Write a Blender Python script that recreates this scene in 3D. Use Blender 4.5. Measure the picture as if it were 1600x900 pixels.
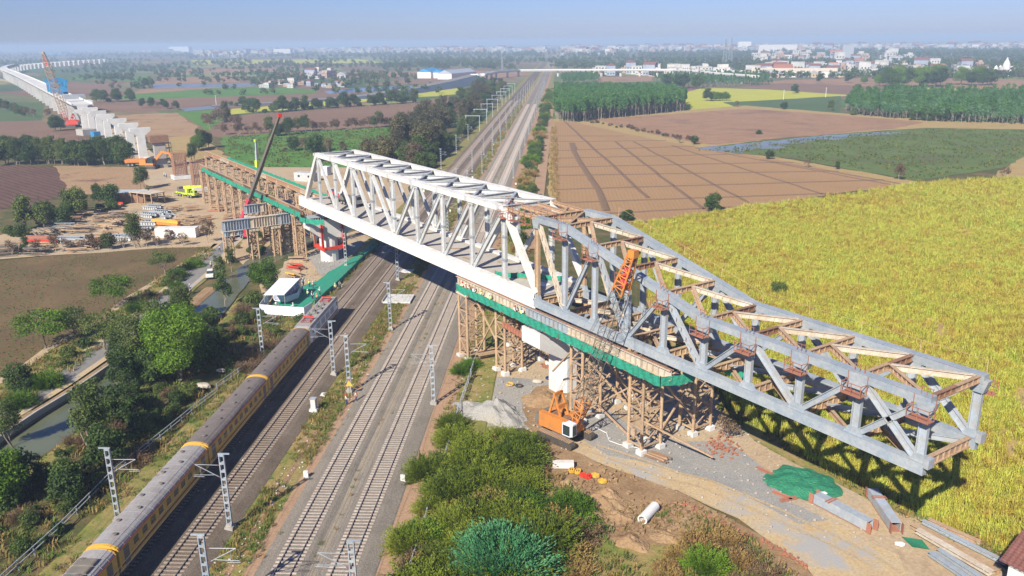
import bpy, bmesh, math, random
import numpy as np
from mathutils import Vector, Matrix
C = bpy.context.scene.collection
for o in list(bpy.data.objects): bpy.data.objects.remove(o)
random.seed(7); rnd = random.random
def U(a, b): return a + (b - a) * random.random()
# ------------------------------------------------------------------ camera
CAM = Vector((187.144, -65.009, 50.53)); FPX = 1289.56
yaw, pit, roll = math.radians(-56.666), math.radians(16.615), math.radians(-0.632)
FW = Vector((math.sin(yaw)*math.cos(pit), math.cos(yaw)*math.cos(pit), -math.sin(pit)))
_r = Vector((math.cos(yaw), -math.sin(yaw), 0)); _u = _r.cross(FW)
RT = _r*math.cos(roll) + _u*math.sin(roll); UP = -_r*math.sin(roll) + _u*math.cos(roll)
cd = bpy.data.cameras.new('camera'); cam = bpy.data.objects.new('camera', cd); C.objects.link(cam)
m = Matrix((RT, UP, -FW)).transposed().to_4x4(); m.translation = CAM; cam.matrix_world = m
cd.sensor_width = 36; cd.lens = 36*FPX/1600; cd.clip_start = 0.5; cd.clip_end = 60000
bpy.context.scene.camera = cam
# ------------------------------------------------------------------ sky, sun, exposure
SUN_AZ, SUN_EL = math.radians(-62), math.radians(37)      # direction towards the sun
world = bpy.data.worlds.new('World'); bpy.context.scene.world = world; world.use_nodes = True
nt = world.node_tree; nt.nodes.clear()
sky = nt.nodes.new('ShaderNodeTexSky'); sky.sky_type = 'NISHITA'; sky.sun_disc = False
sky.sun_elevation = SUN_EL; sky.sun_rotation = math.radians(90) - SUN_AZ
sky.air_density = 1.0; sky.dust_density = 0.3; sky.ozone_density = 6.0
bg = nt.nodes.new('ShaderNodeBackground'); bg.inputs[1].default_value = 0.070
ow = nt.nodes.new('ShaderNodeOutputWorld'); tn = nt.nodes.new('ShaderNodeMix'); tn.data_type = 'RGBA'; tn.blend_type = 'MULTIPLY'; tn.inputs[0].default_value = 1; tn.inputs[7].default_value = (.62, .66, 1.0, 1)   # hazy violet-blue winter air
nt.links.new(sky.outputs[0], tn.inputs[6]); nt.links.new(tn.outputs[2], bg.inputs[0]); nt.links.new(bg.outputs[0], ow.inputs[0])
sd = bpy.data.lights.new('sun', 'SUN'); sd.energy = 5.0; sd.angle = math.radians(0.5); sd.color = (1.0, 0.92, 0.79)
sun = bpy.data.objects.new('sun', sd); C.objects.link(sun)
SV = Vector((math.cos(SUN_AZ)*math.cos(SUN_EL), math.sin(SUN_AZ)*math.cos(SUN_EL), math.sin(SUN_EL)))
sun.rotation_euler = SV.to_track_quat('Z', 'Y').to_euler(); sun.location = (0, 0, 200)
sc = bpy.context.scene
sc.view_settings.view_transform = 'Standard'; sc.view_settings.look = 'None'; sc.view_settings.exposure = 0.76; sc.view_settings.gamma = 1
sc.cycles.max_bounces = 6; sc.cycles.diffuse_bounces = 2; sc.cycles.glossy_bounces = 2; sc.cycles.transmission_bounces = 3
sc.cycles.volume_bounces = 0; sc.cycles.transparent_max_bounces = 6; sc.cycles.use_denoising = True
# ------------------------------------------------------------------ places: a pixel of the photograph to a point of the ground
def P(px, py, z=0.0):
    d = FW*FPX + RT*(px-800) - UP*(py-450); t = (z - CAM.z)/d.z
    return CAM + d*t
RA = 2.499468; RD = Vector((math.cos(RA), math.sin(RA), 0)); RN = Vector((math.sin(RA), -math.cos(RA), 0))
def S(s, t, z=0.0): v = RD*s + RN*t; return Vector((v.x, v.y, z))          # along / across the railway
def ST(px, py, z=0.0): g = P(px, py, z); return g.dot(RD), g.dot(RN)
# ------------------------------------------------------------------ materials
def new_mat(name):
    m = bpy.data.materials.new(name); m.use_nodes = True; n = m.node_tree.nodes; n.clear()
    o = n.new('ShaderNodeOutputMaterial'); b = n.new('ShaderNodeBsdfPrincipled'); m.node_tree.links.new(b.outputs[0], o.inputs[0])
    return m, m.node_tree, b, o
def lk(t, a, b): t.links.new(a, b)
def noise(t, scale, detail=4, rough=.6, vec=None, dist=0):
    n = t.nodes.new('ShaderNodeTexNoise'); n.inputs['Scale'].default_value = scale; n.inputs['Detail'].default_value = detail
    n.inputs['Roughness'].default_value = rough; n.inputs['Distortion'].default_value = dist
    if vec is not None: lk(t, vec, n.inputs['Vector'])
    return n.outputs['Fac']
def ramp(t, fac, stops):
    r = t.nodes.new('ShaderNodeValToRGB'); lk(t, fac, r.inputs[0]); e = r.color_ramp.elements
    while len(e) < len(stops): e.new(0.5)
    for k, (p, c) in enumerate(stops):
        e[k].position = p; e[k].color = (*c, 1) if len(c) == 3 else c
    return r.outputs[0]
def mix(t, fac, a, b, mode='MIX'):
    m = t.nodes.new('ShaderNodeMix'); m.data_type = 'RGBA'; m.blend_type = mode
    for i, v in ((0, fac), (6, a), (7, b)):
        if hasattr(v, 'links'): lk(t, v, m.inputs[i])
        elif i == 0: m.inputs[0].default_value = v
        else: m.inputs[i].default_value = (*v, 1)
    return m.outputs[2]
def math_(t, op, a, b=None):
    m = t.nodes.new('ShaderNodeMath'); m.operation = op
    for i, v in ((0, a), (1, b)):
        if v is None: continue
        if hasattr(v, 'links'): lk(t, v, m.inputs[i])
        else: m.inputs[i].default_value = v
    return m.outputs[0]
def pos(t): return t.nodes.new('ShaderNodeNewGeometry').outputs['Position']
def bump(t, b, h, strength, dist=.05):
    n = t.nodes.new('ShaderNodeBump'); n.inputs['Strength'].default_value = strength; n.inputs['Distance'].default_value = dist
    lk(t, h, n.inputs['Height']); lk(t, n.outputs[0], b.inputs['Normal'])
def painted(name, base, stain=None, amt=.35, rough=.55, metal=0, scale=.8, fine=12, var=.12, bmp=.15):
    """paint or bare stuff with blotchy stains, streaks and small tonal drift"""
    m, t, b, o = new_mat(name); p = pos(t)
    st = stain or tuple(c*.55 for c in base)
    f = noise(t, scale, 6, .7, p); k = ramp(t, f, [(max(0, .62-amt), (0, 0, 0)), (.78, (1, 1, 1))])
    c = mix(t, k, base, st)
    g = noise(t, fine, 3, .6, p); h = ramp(t, g, [(.3, (1-var,)*3), (.7, (1+var*.4,)*3)])
    c = mix(t, 1.0, c, h, 'MULTIPLY')
    oi = t.nodes.new('ShaderNodeObjectInfo').outputs['Random']
    c = mix(t, 1.0, c, ramp(t, oi, [(0, (.9,)*3), (1, (1.05,)*3)]), 'MULTIPLY')
    lk(t, c, b.inputs['Base Color']); b.inputs['Roughness'].default_value = rough; b.inputs['Metallic'].default_value = metal
    if bmp: bump(t, b, g, bmp, .02)
    return m
def earth(name, cols, scale=.3, fine=6, speck=None, bmp=.5, rough=.95, rows=None, mid=None, con=.28):
    """ground: several colours in broad and fine patches; rows=(direction, spacing, colour, weight) for crop rows; speck=(colour, amount)"""
    m, t, b, o = new_mat(name); p = pos(t)
    f = noise(t, scale, 8, .68, p, .3); n = len(cols)
    c = ramp(t, f, [(.28+.44*k/max(1, n-1), cols[k]) for k in range(n)])
    g = noise(t, fine, 5, .75, p)
    c = mix(t, 1.0, c, ramp(t, g, [(.3, (1-con,)*3), (.7, (1+con*.8,)*3)]), 'MULTIPLY')
    if mid:
        mm = noise(t, mid[2], 5, .7, p); c = mix(t, ramp(t, mm, [(mid[1], (0, 0, 0)), (mid[1]+.1, (1, 1, 1))]), c, mid[0])
    if rows:
        (dx, dy), sp, rc, w = rows
        sx = t.nodes.new('ShaderNodeSeparateXYZ'); lk(t, p, sx.inputs[0])
        a = math_(t, 'ADD', math_(t, 'MULTIPLY', sx.outputs[0], -dy), math_(t, 'MULTIPLY', sx.outputs[1], dx))
        a = math_(t, 'ADD', a, math_(t, 'MULTIPLY', noise(t, .15, 3, .5, p), sp*.8))
        s = math_(t, 'SINE', math_(t, 'MULTIPLY', a, 2*math.pi/sp))
        c = mix(t, math_(t, 'MULTIPLY', ramp(t, s, [(.35, (0, 0, 0)), (.85, (1, 1, 1))]), w), c, rc)
    if speck:
        v = noise(t, speck[2] if len(speck) > 2 else 2.2, 3, .8, p); c = mix(t, ramp(t, v, [(speck[1], (0, 0, 0)), (speck[1]+.06, (1, 1, 1))]), c, speck[0])
    lk(t, c, b.inputs['Base Color']); b.inputs['Roughness'].default_value = rough; b.inputs['Specular IOR Level'].default_value = .15
    if bmp: bump(t, b, g, bmp, .12)
    return m
def leafy(name, cols, trans=.25, scale=.35, rough=.6, world=0):
    m, t, b, o = new_mat(name)
    tc = t.nodes.new('ShaderNodeTexCoord').outputs['Object']; oi = t.nodes.new('ShaderNodeObjectInfo').outputs['Random']
    f = noise(t, scale, 4, .7, tc)
    if world: f = math_(t, 'ADD', math_(t, 'MULTIPLY', f, .45), math_(t, 'MULTIPLY', noise(t, world, 6, .7, pos(t), .5), .55))
    f = math_(t, 'ADD', f, math_(t, 'MULTIPLY', math_(t, 'SUBTRACT', oi, .5), .28))
    n = len(cols); c = ramp(t, f, [(.3+.4*k/max(1, n-1), cols[k]) for k in range(n)])
    c = mix(t, 1.0, c, ramp(t, noise(t, 3.5, 2, .7, tc), [(.3, (.7,)*3), (.7, (1.3,)*3)]), 'MULTIPLY')
    lk(t, c, b.inputs['Base Color']); b.inputs['Roughness'].default_value = rough; b.inputs['Specular IOR Level'].default_value = .25
    tr = t.nodes.new('ShaderNodeBsdfTranslucent'); lk(t, c, tr.inputs[0]); ms = t.nodes.new('ShaderNodeMixShader'); ms.inputs[0].default_value = trans
    lk(t, b.outputs[0], ms.inputs[1]); lk(t, tr.outputs[0], ms.inputs[2]); lk(t, ms.outputs[0], o.inputs[0])
    return m
def water(name, col, rough=.08):
    m, t, b, o = new_mat(name); p = pos(t)
    c = mix(t, ramp(t, noise(t, .08, 4, .6, p), [(.35, (0, 0, 0)), (.7, (1, 1, 1))]), col, tuple(x*1.5 for x in col))
    lk(t, c, b.inputs['Base Color']); b.inputs['Roughness'].default_value = rough; bump(t, b, noise(t, 1.6, 4, .6, p), .12, .06)
    return m
M = {}
M['white'] = painted('white_paint', (.70, .70, .68), (.52, .46, .36), .22, .5, scale=.9, fine=4, var=.08, bmp=.04)
M['whitesteel'] = painted('pale_grey_paint', (.52, .555, .575), (.40, .35, .28), .24, .5, scale=1.1, fine=5, var=.10, bmp=.04)
M['galv'] = painted('blue_grey_zinc_paint', (.22, .28, .345), (.40, .41, .40), .34, .5, scale=.45, fine=3, var=.16, bmp=.05)
M['galvlight'] = painted('light_zinc_paint', (.35, .405, .46), (.33, .29, .24), .22, .5, scale=.8, fine=4, var=.14, bmp=.05)
M['orust'] = painted('orange_rusted_steel', (.50, .26, .12), (.42, .33, .24), .42, .85, scale=.4, fine=4, var=.25)
M['rust'] = painted('rusted_steel', (.33, .20, .12), (.50, .36, .23), .5, .85, scale=.5, fine=5, var=.3)
M['rustdark'] = painted('dark_rusted_steel', (.19, .10, .07), (.32, .18, .1), .4, .85, scale=.8, fine=5, var=.3)
M['redoxide'] = painted('red_oxide_primer', (.40, .13, .08), (.30, .16, .1), .4, .75, scale=1, fine=6, var=.2)
M['tan'] = painted('mud_stained_steel', (.52, .39, .24), (.36, .22, .125), .40, .85, scale=.6, fine=5, var=.25)
M['cream'] = painted('cream_dusty_steel', (.58, .53, .44), (.42, .30, .19), .28, .75, scale=.6, fine=4, var=.2)
M['concrete'] = painted('pale_concrete', (.68, .68, .66), (.50, .49, .46), .34, .85, scale=.25, fine=5, var=.1)
M['conc_grey'] = painted('grey_concrete', (.42, .41, .38), (.30, .28, .25), .4, .9, scale=.4, fine=5, var=.15)
M['deck'] = painted('dusty_deck_sheet', (.46, .44, .40), (.38, .33, .27), .45, .85, scale=.25, fine=2.5, var=.14)
M['net'] = painted('green_safety_net', (.02, .33, .20), (.02, .22, .15), .4, .8, scale=1.0, fine=7, var=.3)
M['tarp'] = painted('green_mesh_sheet', (.015, .17, .085), (.04, .25, .13), .4, .7, scale=.6, fine=9, var=.3, bmp=.6)
M['red'] = painted('red_paint', (.62, .045, .025), None, .2, .5)
M['pink'] = painted('faded_red_paint', (.66, .05, .10), None, .15, .45)
M['orange'] = painted('orange_paint', (.74, .24, .02), (.34, .17, .07), .34, .6)
M['yellow'] = painted('yellow_paint', (.72, .42, .04), (.45, .28, .1), .25, .6)
M['ochre'] = painted('faded_yellow_paint', (.68, .42, .07), (.50, .30, .09), .26, .6, scale=1.5)
M['lime'] = painted('lime_paint', (.55, .68, .05), None, .15, .45)
M['black'] = painted('black_rubber', (.03, .03, .03), (.10, .08, .06), .4, .8)
M['darkgrey'] = painted('dark_grey_steel', (.12, .12, .12), (.2, .17, .13), .4, .6)
M['blue'] = painted('blue_paint', (.03, .28, .55), None, .2, .5)
M['roofgrey'] = painted('weathered_roof_paint', (.38, .375, .37), (.27, .24, .22), .42, .65, scale=.7, fine=7, var=.2)
M['roofbrown'] = painted('sooty_roof_paint', (.20, .17, .15), (.13, .11, .10), .42, .7, scale=.8, fine=7, var=.2)
M['glass'] = painted('dark_window', (.035, .05, .05), None, .2, .15, var=.02, bmp=0)
M['maroon'] = painted('maroon_stripe', (.20, .035, .03), None, .2, .6)
M['rail'] = painted('rail_steel', (.11, .065, .05), (.17, .10, .07), .4, .55, var=.1)
M['railtop'] = painted('polished_rail_head', (.35, .33, .31), None, .1, .35, metal=.6, var=.1)
M['sleeper'] = painted('concrete_sleeper', (.40, .34, .28), (.24, .17, .13), .42, .9, scale=1.3, fine=8, var=.3)
M['sleeper2'] = painted('new_concrete_sleeper', (.58, .52, .45), (.34, .25, .19), .38, .9, scale=1.3, fine=8, var=.3)
M['wood'] = painted('timber', (.33, .23, .14), (.2, .14, .09), .4, .9)
M['bark'] = painted('bark', (.16, .12, .085), (.28, .23, .18), .4, .95, scale=2)
M['barkpale'] = painted('pale_bark', (.42, .36, .29), (.22, .17, .13), .4, .95, scale=2)
M['skin'] = painted('skin', (.28, .15, .09), None, .1, .6, bmp=0)
M['hiviz'] = painted('safety_vest', (.55, .75, .06), None, .1, .8, bmp=0)
M['navy'] = painted('navy_cloth', (.03, .05, .13), None, .1, .8, bmp=0)
M['clothwhite'] = painted('white_cloth', (.75, .76, .78), (.5, .6, .72), .2, .8, scale=.8)
M['tile'] = painted('brown_clay_tile', (.24, .09, .07), (.15, .07, .06), .4, .85, scale=1.2, fine=8, var=.3)
M['stone'] = painted('rough_stone', (.50, .46, .40), (.32, .27, .22), .4, .9, scale=1.5)
M['brick'] = painted('red_brick', (.40, .15, .08), (.30, .14, .09), .3, .9, scale=3)
# foliage
M['lf_green'] = leafy('bright_leaves', [(.05, .10, .010), (.095, .185, .014), (.16, .27, .022)])
M['lf_mid'] = leafy('mid_green_leaves', [(.045, .075, .018), (.085, .125, .027), (.14, .175, .04)])
M['lf_dark'] = leafy('dark_green_leaves', [(.03, .06, .014), (.055, .10, .021), (.09, .14, .03)])
M['lf_olive'] = leafy('olive_brown_leaves', [(.06, .06, .03), (.10, .095, .045), (.15, .13, .06)])
M['lf_dry'] = leafy('dry_brown_leaves', [(.10, .065, .04), (.17, .11, .065), (.23, .16, .09)])
M['lf_euca'] = leafy('plantation_leaves', [(.045, .125, .03), (.08, .20, .045), (.13, .27, .06)])
M['lf_eucab'] = leafy('blue_plantation_leaves', [(.06, .15, .06), (.10, .22, .09), (.16, .28, .13)])
M['lf_blue'] = leafy('blue_green_leaves', [(.02, .10, .035), (.045, .185, .07), (.10, .28, .12)])
M['lf_feather'] = leafy('feathery_yellow_green_leaves', [(.07, .11, .010), (.15, .20, .018), (.26, .30, .035)], .3)
M['cane'] = leafy('ripe_cane_leaves', [(.42, .28, .06), (.50, .44, .07), (.49, .51, .08), (.39, .48, .07)], .3, .9, world=.045)
M['canefar'] = leafy('yellow_green_cane', [(.22, .26, .03), (.30, .36, .04), (.34, .42, .05)], .3, .05)
M['weed'] = leafy('roadside_weeds', [(.20, .14, .05), (.16, .17, .035), (.10, .18, .03), (.06, .12, .025)], .25, .12)
M['straw'] = leafy('dry_grass', [(.26, .16, .06), (.36, .25, .09), (.28, .24, .07)], .25, .15)
# ------------------------------------------------------------------ mesh builder
class MB:
    def __init__(s): s.v = []; s.f = []; s.m = []
    def face(s, pts, mi=0):
        n = len(s.v); s.v += [tuple(p) for p in pts]; s.f.append(tuple(range(n, n+len(pts)))); s.m.append(mi)
    def hexa(s, c, mi=0):            # 8 corners: bottom 0-3, top 4-7
        n = len(s.v); s.v += [tuple(p) for p in c]
        for q in ((3,2,1,0), (4,5,6,7), (0,1,5,4), (1,2,6,5), (2,3,7,6), (3,0,4,7)): s.f.append(tuple(n+i for i in q)); s.m.append(mi)
    def box(s, c, d, rz=0, mi=0):
        c = Vector(c); x, y, z = d[0]/2, d[1]/2, d[2]/2; ca, sa = math.cos(rz), math.sin(rz)
        s.hexa([(c.x+a*ca-b*sa, c.y+a*sa+b*ca, c.z+e) for e in (-z, z) for a, b in ((-x,-y),(x,-y),(x,y),(-x,y))], mi)
    def frame(s, p, q, up=(0,0,1)):
        p, q = Vector(p), Vector(q); w = (q-p).normalized(); up = Vector(up)
        a = w.cross(up)
        if a.length < 1e-4: a = w.cross(Vector((0,1,0)))
        a.normalize(); return p, q, a, a.cross(w)
    def beam(s, p, q, w, h, up=(0,0,1), mi=0):   # w across, h along up
        p, q, a, b = s.frame(p, q, up); a = a*w/2; b = b*h/2
        s.hexa([p-a-b, p+a-b, q+a-b, q-a-b, p-a+b, p+a+b, q+a+b, q-a+b], mi)
    def ibeam(s, p, q, w, h, t=.05, up=(0,0,1), mi=0, stiff=0):
        p, q, a, b = s.frame(p, q, up); o = b*(h/2-t/2)
        s.beam(p+o, q+o, w, t, b, mi); s.beam(p-o, q-o, w, t, b, mi); s.beam(p, q, t, h-2*t-.004, b, mi)
        if stiff:
            L = (q-p).length; k = max(1, int(L/stiff)); d = (q-p).normalized()
            for i in range(1, k+1):
                c = p+(q-p)*(i/(k+1)); s.beam(c-b*(h/2-t-.006), c+b*(h/2-t-.006), w*.86, .05, d, mi)
    def cyl(s, p, q, r, r2=None, n=8, cap=True, mi=0):
        r2 = r if r2 is None else r2; p, q, a, b = s.frame(p, q); k = len(s.v)
        for c, rr in ((p, r), (q, r2)):
            for i in range(n): t = 2*math.pi*i/n; s.v.append(tuple(c+a*rr*math.cos(t)+b*rr*math.sin(t)))
        for i in range(n): j = (i+1) % n; s.f.append((k+i, k+n+i, k+n+j, k+j)); s.m.append(mi)
        if cap: s.f.append(tuple(range(k, k+n))); s.f.append(tuple(range(k+2*n-1, k+n-1, -1))); s.m += [mi, mi]
    def prism(s, poly, z0, z1, mi=0):
        n = len(poly); b = [(p[0], p[1], z0) for p in poly]; t = [(p[0], p[1], z1) for p in poly]
        s.face(b[::-1], mi); s.face(t, mi)
        for i in range(n): j = (i+1) % n; s.face([b[i], b[j], t[j], t[i]], mi)
    def loft(s, rings, cap=True, mi=0):
        k = len(s.v); n = len(rings[0])
        for r in rings: s.v += [tuple(p) for p in r]
        for i in range(len(rings)-1):
            for j in range(n): l = (j+1) % n; s.f.append((k+i*n+j, k+i*n+l, k+(i+1)*n+l, k+(i+1)*n+j)); s.m.append(mi)
        if cap: s.f.append(tuple(k+j for j in range(n-1, -1, -1))); s.f.append(tuple(k+(len(rings)-1)*n+j for j in range(n))); s.m += [mi, mi]
    def mesh(s, name, mats, org=None, smooth=False):
        me = bpy.data.meshes.new(name)
        v = s.v if org is None else [(a-org[0], b-org[1], c-org[2]) for a, b, c in s.v]
        me.from_pydata(v, [], s.f)
        for mt in (mats if isinstance(mats, (list, tuple)) else [mats]): me.materials.append(mt)
        if any(s.m): me.polygons.foreach_set('material_index', s.m)
        if smooth: me.polygons.foreach_set('use_smooth', [True]*len(me.polygons))
        return me
def thing(name, label, cat, loc=(0,0,0), rz=0, group=None):
    o = bpy.data.objects.new(name, None); C.objects.link(o); o.location = loc; o.rotation_euler = (0, 0, rz); o.empty_display_size = .5
    o['label'] = label; o['category'] = cat
    if group: o['group'] = group
    return o
def tag(o, label, cat, group=None):
    o['label'] = label; o['category'] = cat
    if group: o['group'] = group
    return o
def part(name, mb, mat, parent=None, world=False, kind=None, label=None, smooth=False, loc=None, mesh=None):
    """one mesh object; world=True: coordinates are world ones and are re-based to the thing's origin"""
    org = None
    if world and parent is not None: org = parent.location
    if loc is not None: org = loc
    me = mesh or mb.mesh(name, mat, org, smooth)
    o = bpy.data.objects.new(name, me); C.objects.link(o)
    if loc is not None: o.location = loc
    if parent is not None: o.parent = parent
    if kind: o['kind'] = kind
    if label: o['label'] = label
    return o
def struct(name, mb, mat, **k): return part(name, mb, mat, kind='structure', **k)
KIDS = {}
def kids(o):
    return [c for c in bpy.data.objects if c.parent == o]
def copy_tree(o, tree=None, parent=None):
    if tree is None: tree = {}; [tree.setdefault(c.parent, []).append(c) for c in bpy.data.objects if c.parent]
    c = o.copy(); C.objects.link(c)
    if parent is not None: c.parent = parent
    for ch in tree.get(o, []): copy_tree(ch, tree, c)
    return c
class Proto:
    """a built thing whose first use is the thing itself and every further one a copy of it and of its parts"""
    def __init__(s, root):
        s.root = root; s.used = False; s.tree = {}
        for c in bpy.data.objects:
            if c.parent: s.tree.setdefault(c.parent, []).append(c)
    def place(s, loc, rz=0, label=None, group=None, scale=None):
        o = s.root if not s.used else copy_tree(s.root, s.tree); s.used = True
        o.location = loc; o.rotation_euler[2] = rz
        if scale is not None: o.scale = (scale,)*3 if isinstance(scale, (int, float)) else scale
        if label: o['label'] = label
        if group: o['group'] = group
        return o
def jitter_poly(pts, amp, step):
    out = []; n = len(pts)
    for i in range(n):
        a, b = pts[i], pts[(i+1) % n]; L = (Vector(b)-Vector(a)).length; k = max(1, min(60, int(L/step)))
        for j in range(k):
            p = Vector(a).lerp(Vector(b), j/k); out.append(Vector((p.x+U(-amp, amp), p.y+U(-amp, amp), 0)))
    return out
from mathutils.geometry import tessellate_polygon
def sheet(name, px, mat, z, amp=.6, step=6, world=False, parent=None):
    pts = [Vector(p) for p in px] if world else [P(*p) for p in px]
    for p in pts: p.z = 0
    pts = jitter_poly(pts, amp, step) if amp else pts
    mb = MB(); mb.v = [(p.x, p.y, z) for p in pts]; mb.f = [tuple(t) for t in tessellate_polygon([pts])]; mb.m = [0]*len(mb.f)
    me = mb.mesh(name, mat); bm = bmesh.new(); bm.from_mesh(me); bmesh.ops.recalc_face_normals(bm, faces=bm.faces)
    if bm.faces and sum(f.normal.z*f.calc_area() for f in bm.faces) < 0: bmesh.ops.reverse_faces(bm, faces=bm.faces)
    bm.to_mesh(me); bm.free()
    o = bpy.data.objects.new(name, me); C.objects.link(o); o['kind'] = 'structure'; o.parent = parent
    return o
def ribbon(name, pts, wid, mat, z, h=0, kind='structure'):
    """a strip along world points; h>0 gives it a low cambered body"""
    mb = MB(); n = len(pts); L = []; Rr = []
    for i in range(n):
        a = pts[max(0, i-1)]; b = pts[min(n-1, i+1)]; d = (Vector(b)-Vector(a)); d.z = 0; d.normalize(); q = Vector((-d.y, d.x, 0))
        w = wid[i] if isinstance(wid, (list, tuple)) else wid; p = Vector((pts[i][0], pts[i][1], 0)); L.append(p+q*w/2); Rr.append(p-q*w/2)
    for i in range(n-1):
        if h:
            a, b, c, d = Rr[i], Rr[i+1], L[i+1], L[i]; m0, m1 = (a+d)/2, (b+c)/2
            e = lambda p, z_: (p.x, p.y, z_)
            k = .25; a2, d2, b2, c2 = a.lerp(d, k), d.lerp(a, k), b.lerp(c, k), c.lerp(b, k)
            mb.face([e(a, z), e(b, z), e(b2, z+h), e(a2, z+h)]); mb.face([e(a2, z+h), e(b2, z+h), e(c2, z+h), e(d2, z+h)]); mb.face([e(d2, z+h), e(c2, z+h), e(c, z), e(d, z)])
        else: mb.face([(p.x, p.y, z) for p in (Rr[i], Rr[i+1], L[i+1], L[i])])
    o = part(name, mb, mat, kind=kind); return o
def inside(p, poly):
    c = False; n = len(poly); x, y = p
    for i in range(n):
        x1, y1 = poly[i][0], poly[i][1]; x2, y2 = poly[i-1][0], poly[i-1][1]
        if (y1 > y) != (y2 > y) and x < (x2-x1)*(y-y1)/(y2-y1)+x1: c = not c
    return c
def fill_points(poly, spacing, jit=.45):
    xs = [p[0] for p in poly]; ys = [p[1] for p in poly]; out = []
    nx = int((max(xs)-min(xs))/spacing)+1; ny = int((max(ys)-min(ys))/spacing)+1
    for i in range(nx):
        for j in range(ny):
            x = min(xs)+(i+.5+U(-jit, jit))*spacing; y = min(ys)+(j+.5+U(-jit, jit))*spacing
            if inside((x, y), poly): out.append((x, y))
    return out
PROTO = {}
def scatter(name, pts, protos, smin, smax, kind='stuff', z=0):
    """many small copies of a few source meshes on points, one stuff object (geometry nodes)"""
    me = bpy.data.meshes.new(name); me.from_pydata([(p[0], p[1], p[2] if len(p) > 2 else z) for p in pts], [], [])
    o = bpy.data.objects.new(name, me); C.objects.link(o); o['kind'] = kind
    col = bpy.data.collections.new(name+'_source')
    for k, pm in enumerate(protos): col.objects.link(bpy.data.objects.new(name+'_source', pm))
    g = bpy.data.node_groups.new(name, 'GeometryNodeTree')
    g.interface.new_socket('Geometry', in_out='INPUT', socket_type='NodeSocketGeometry'); g.interface.new_socket('Geometry', in_out='OUTPUT', socket_type='NodeSocketGeometry')
    gi = g.nodes.new('NodeGroupInput'); go = g.nodes.new('NodeGroupOutput'); ip = g.nodes.new('GeometryNodeInstanceOnPoints'); ci = g.nodes.new('GeometryNodeCollectionInfo')
    ci.inputs[0].default_value = col; ci.inputs[1].default_value = True; ci.inputs[2].default_value = True
    rv = g.nodes.new('FunctionNodeRandomValue'); rv.data_type = 'FLOAT_VECTOR'; rv.inputs[0].default_value = (-.08, -.08, 0); rv.inputs[1].default_value = (.08, .08, 6.283)
    rs = g.nodes.new('FunctionNodeRandomValue'); rs.data_type = 'FLOAT'; rs.inputs[2].default_value = smin; rs.inputs[3].default_value = smax
    g.links.new(gi.outputs[0], ip.inputs['Points']); g.links.new(ci.outputs[0], ip.inputs['Instance']); ip.inputs['Pick Instance'].default_value = True
    g.links.new(rv.outputs[0], ip.inputs['Rotation']); g.links.new(rs.outputs[1], ip.inputs['Scale']); g.links.new(ip.outputs[0], go.inputs[0])
    md = o.modifiers.new('scatter', 'NODES'); md.node_group = g
    return o
# ================================================================== GROUND, FIELDS, ROADS, WATER
m, t, b, o = new_mat('far_farmland'); p = pos(t)
mp = t.nodes.new('ShaderNodeMapping'); mp.inputs['Rotation'].default_value[2] = .55; mp.inputs['Scale'].default_value = (1/210, 1/95, 1); lk(t, p, mp.inputs[0])
vo = t.nodes.new('ShaderNodeTexVoronoi'); vo.inputs['Scale'].default_value = 1; vo.inputs['Randomness'].default_value = .75; lk(t, mp.outputs[0], vo.inputs['Vector'])
sp = t.nodes.new('ShaderNodeSeparateColor'); lk(t, vo.outputs['Color'], sp.inputs[0])
c = ramp(t, sp.outputs[0], [(0, (.17, .10, .07)), (.22, (.20, .13, .085)), (.30, (.07, .13, .05)), (.45, (.10, .15, .05)), (.55, (.19, .15, .09)), (.66, (.06, .10, .045)), (.8, (.22, .24, .08)), (.9, (.17, .11, .08)), (1, (.12, .16, .06))])
t.nodes[-1]
c = mix(t, 1.0, c, ramp(t, noise(t, .035, 8, .75, p), [(.3, (.62,)*3), (.7, (1.3,)*3)]), 'MULTIPLY')
lk(t, c, b.inputs['Base Color']); b.inputs['Roughness'].default_value = 1; b.inputs['Specular IOR Level'].default_value = .1
mb = MB()
R_ = 26000; N_ = 48
mb.face([(100+R_*math.cos(2*math.pi*i/N_), R_*math.sin(2*math.pi*i/N_), 0) for i in range(N_)])
struct('ground', mb, m)
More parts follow.
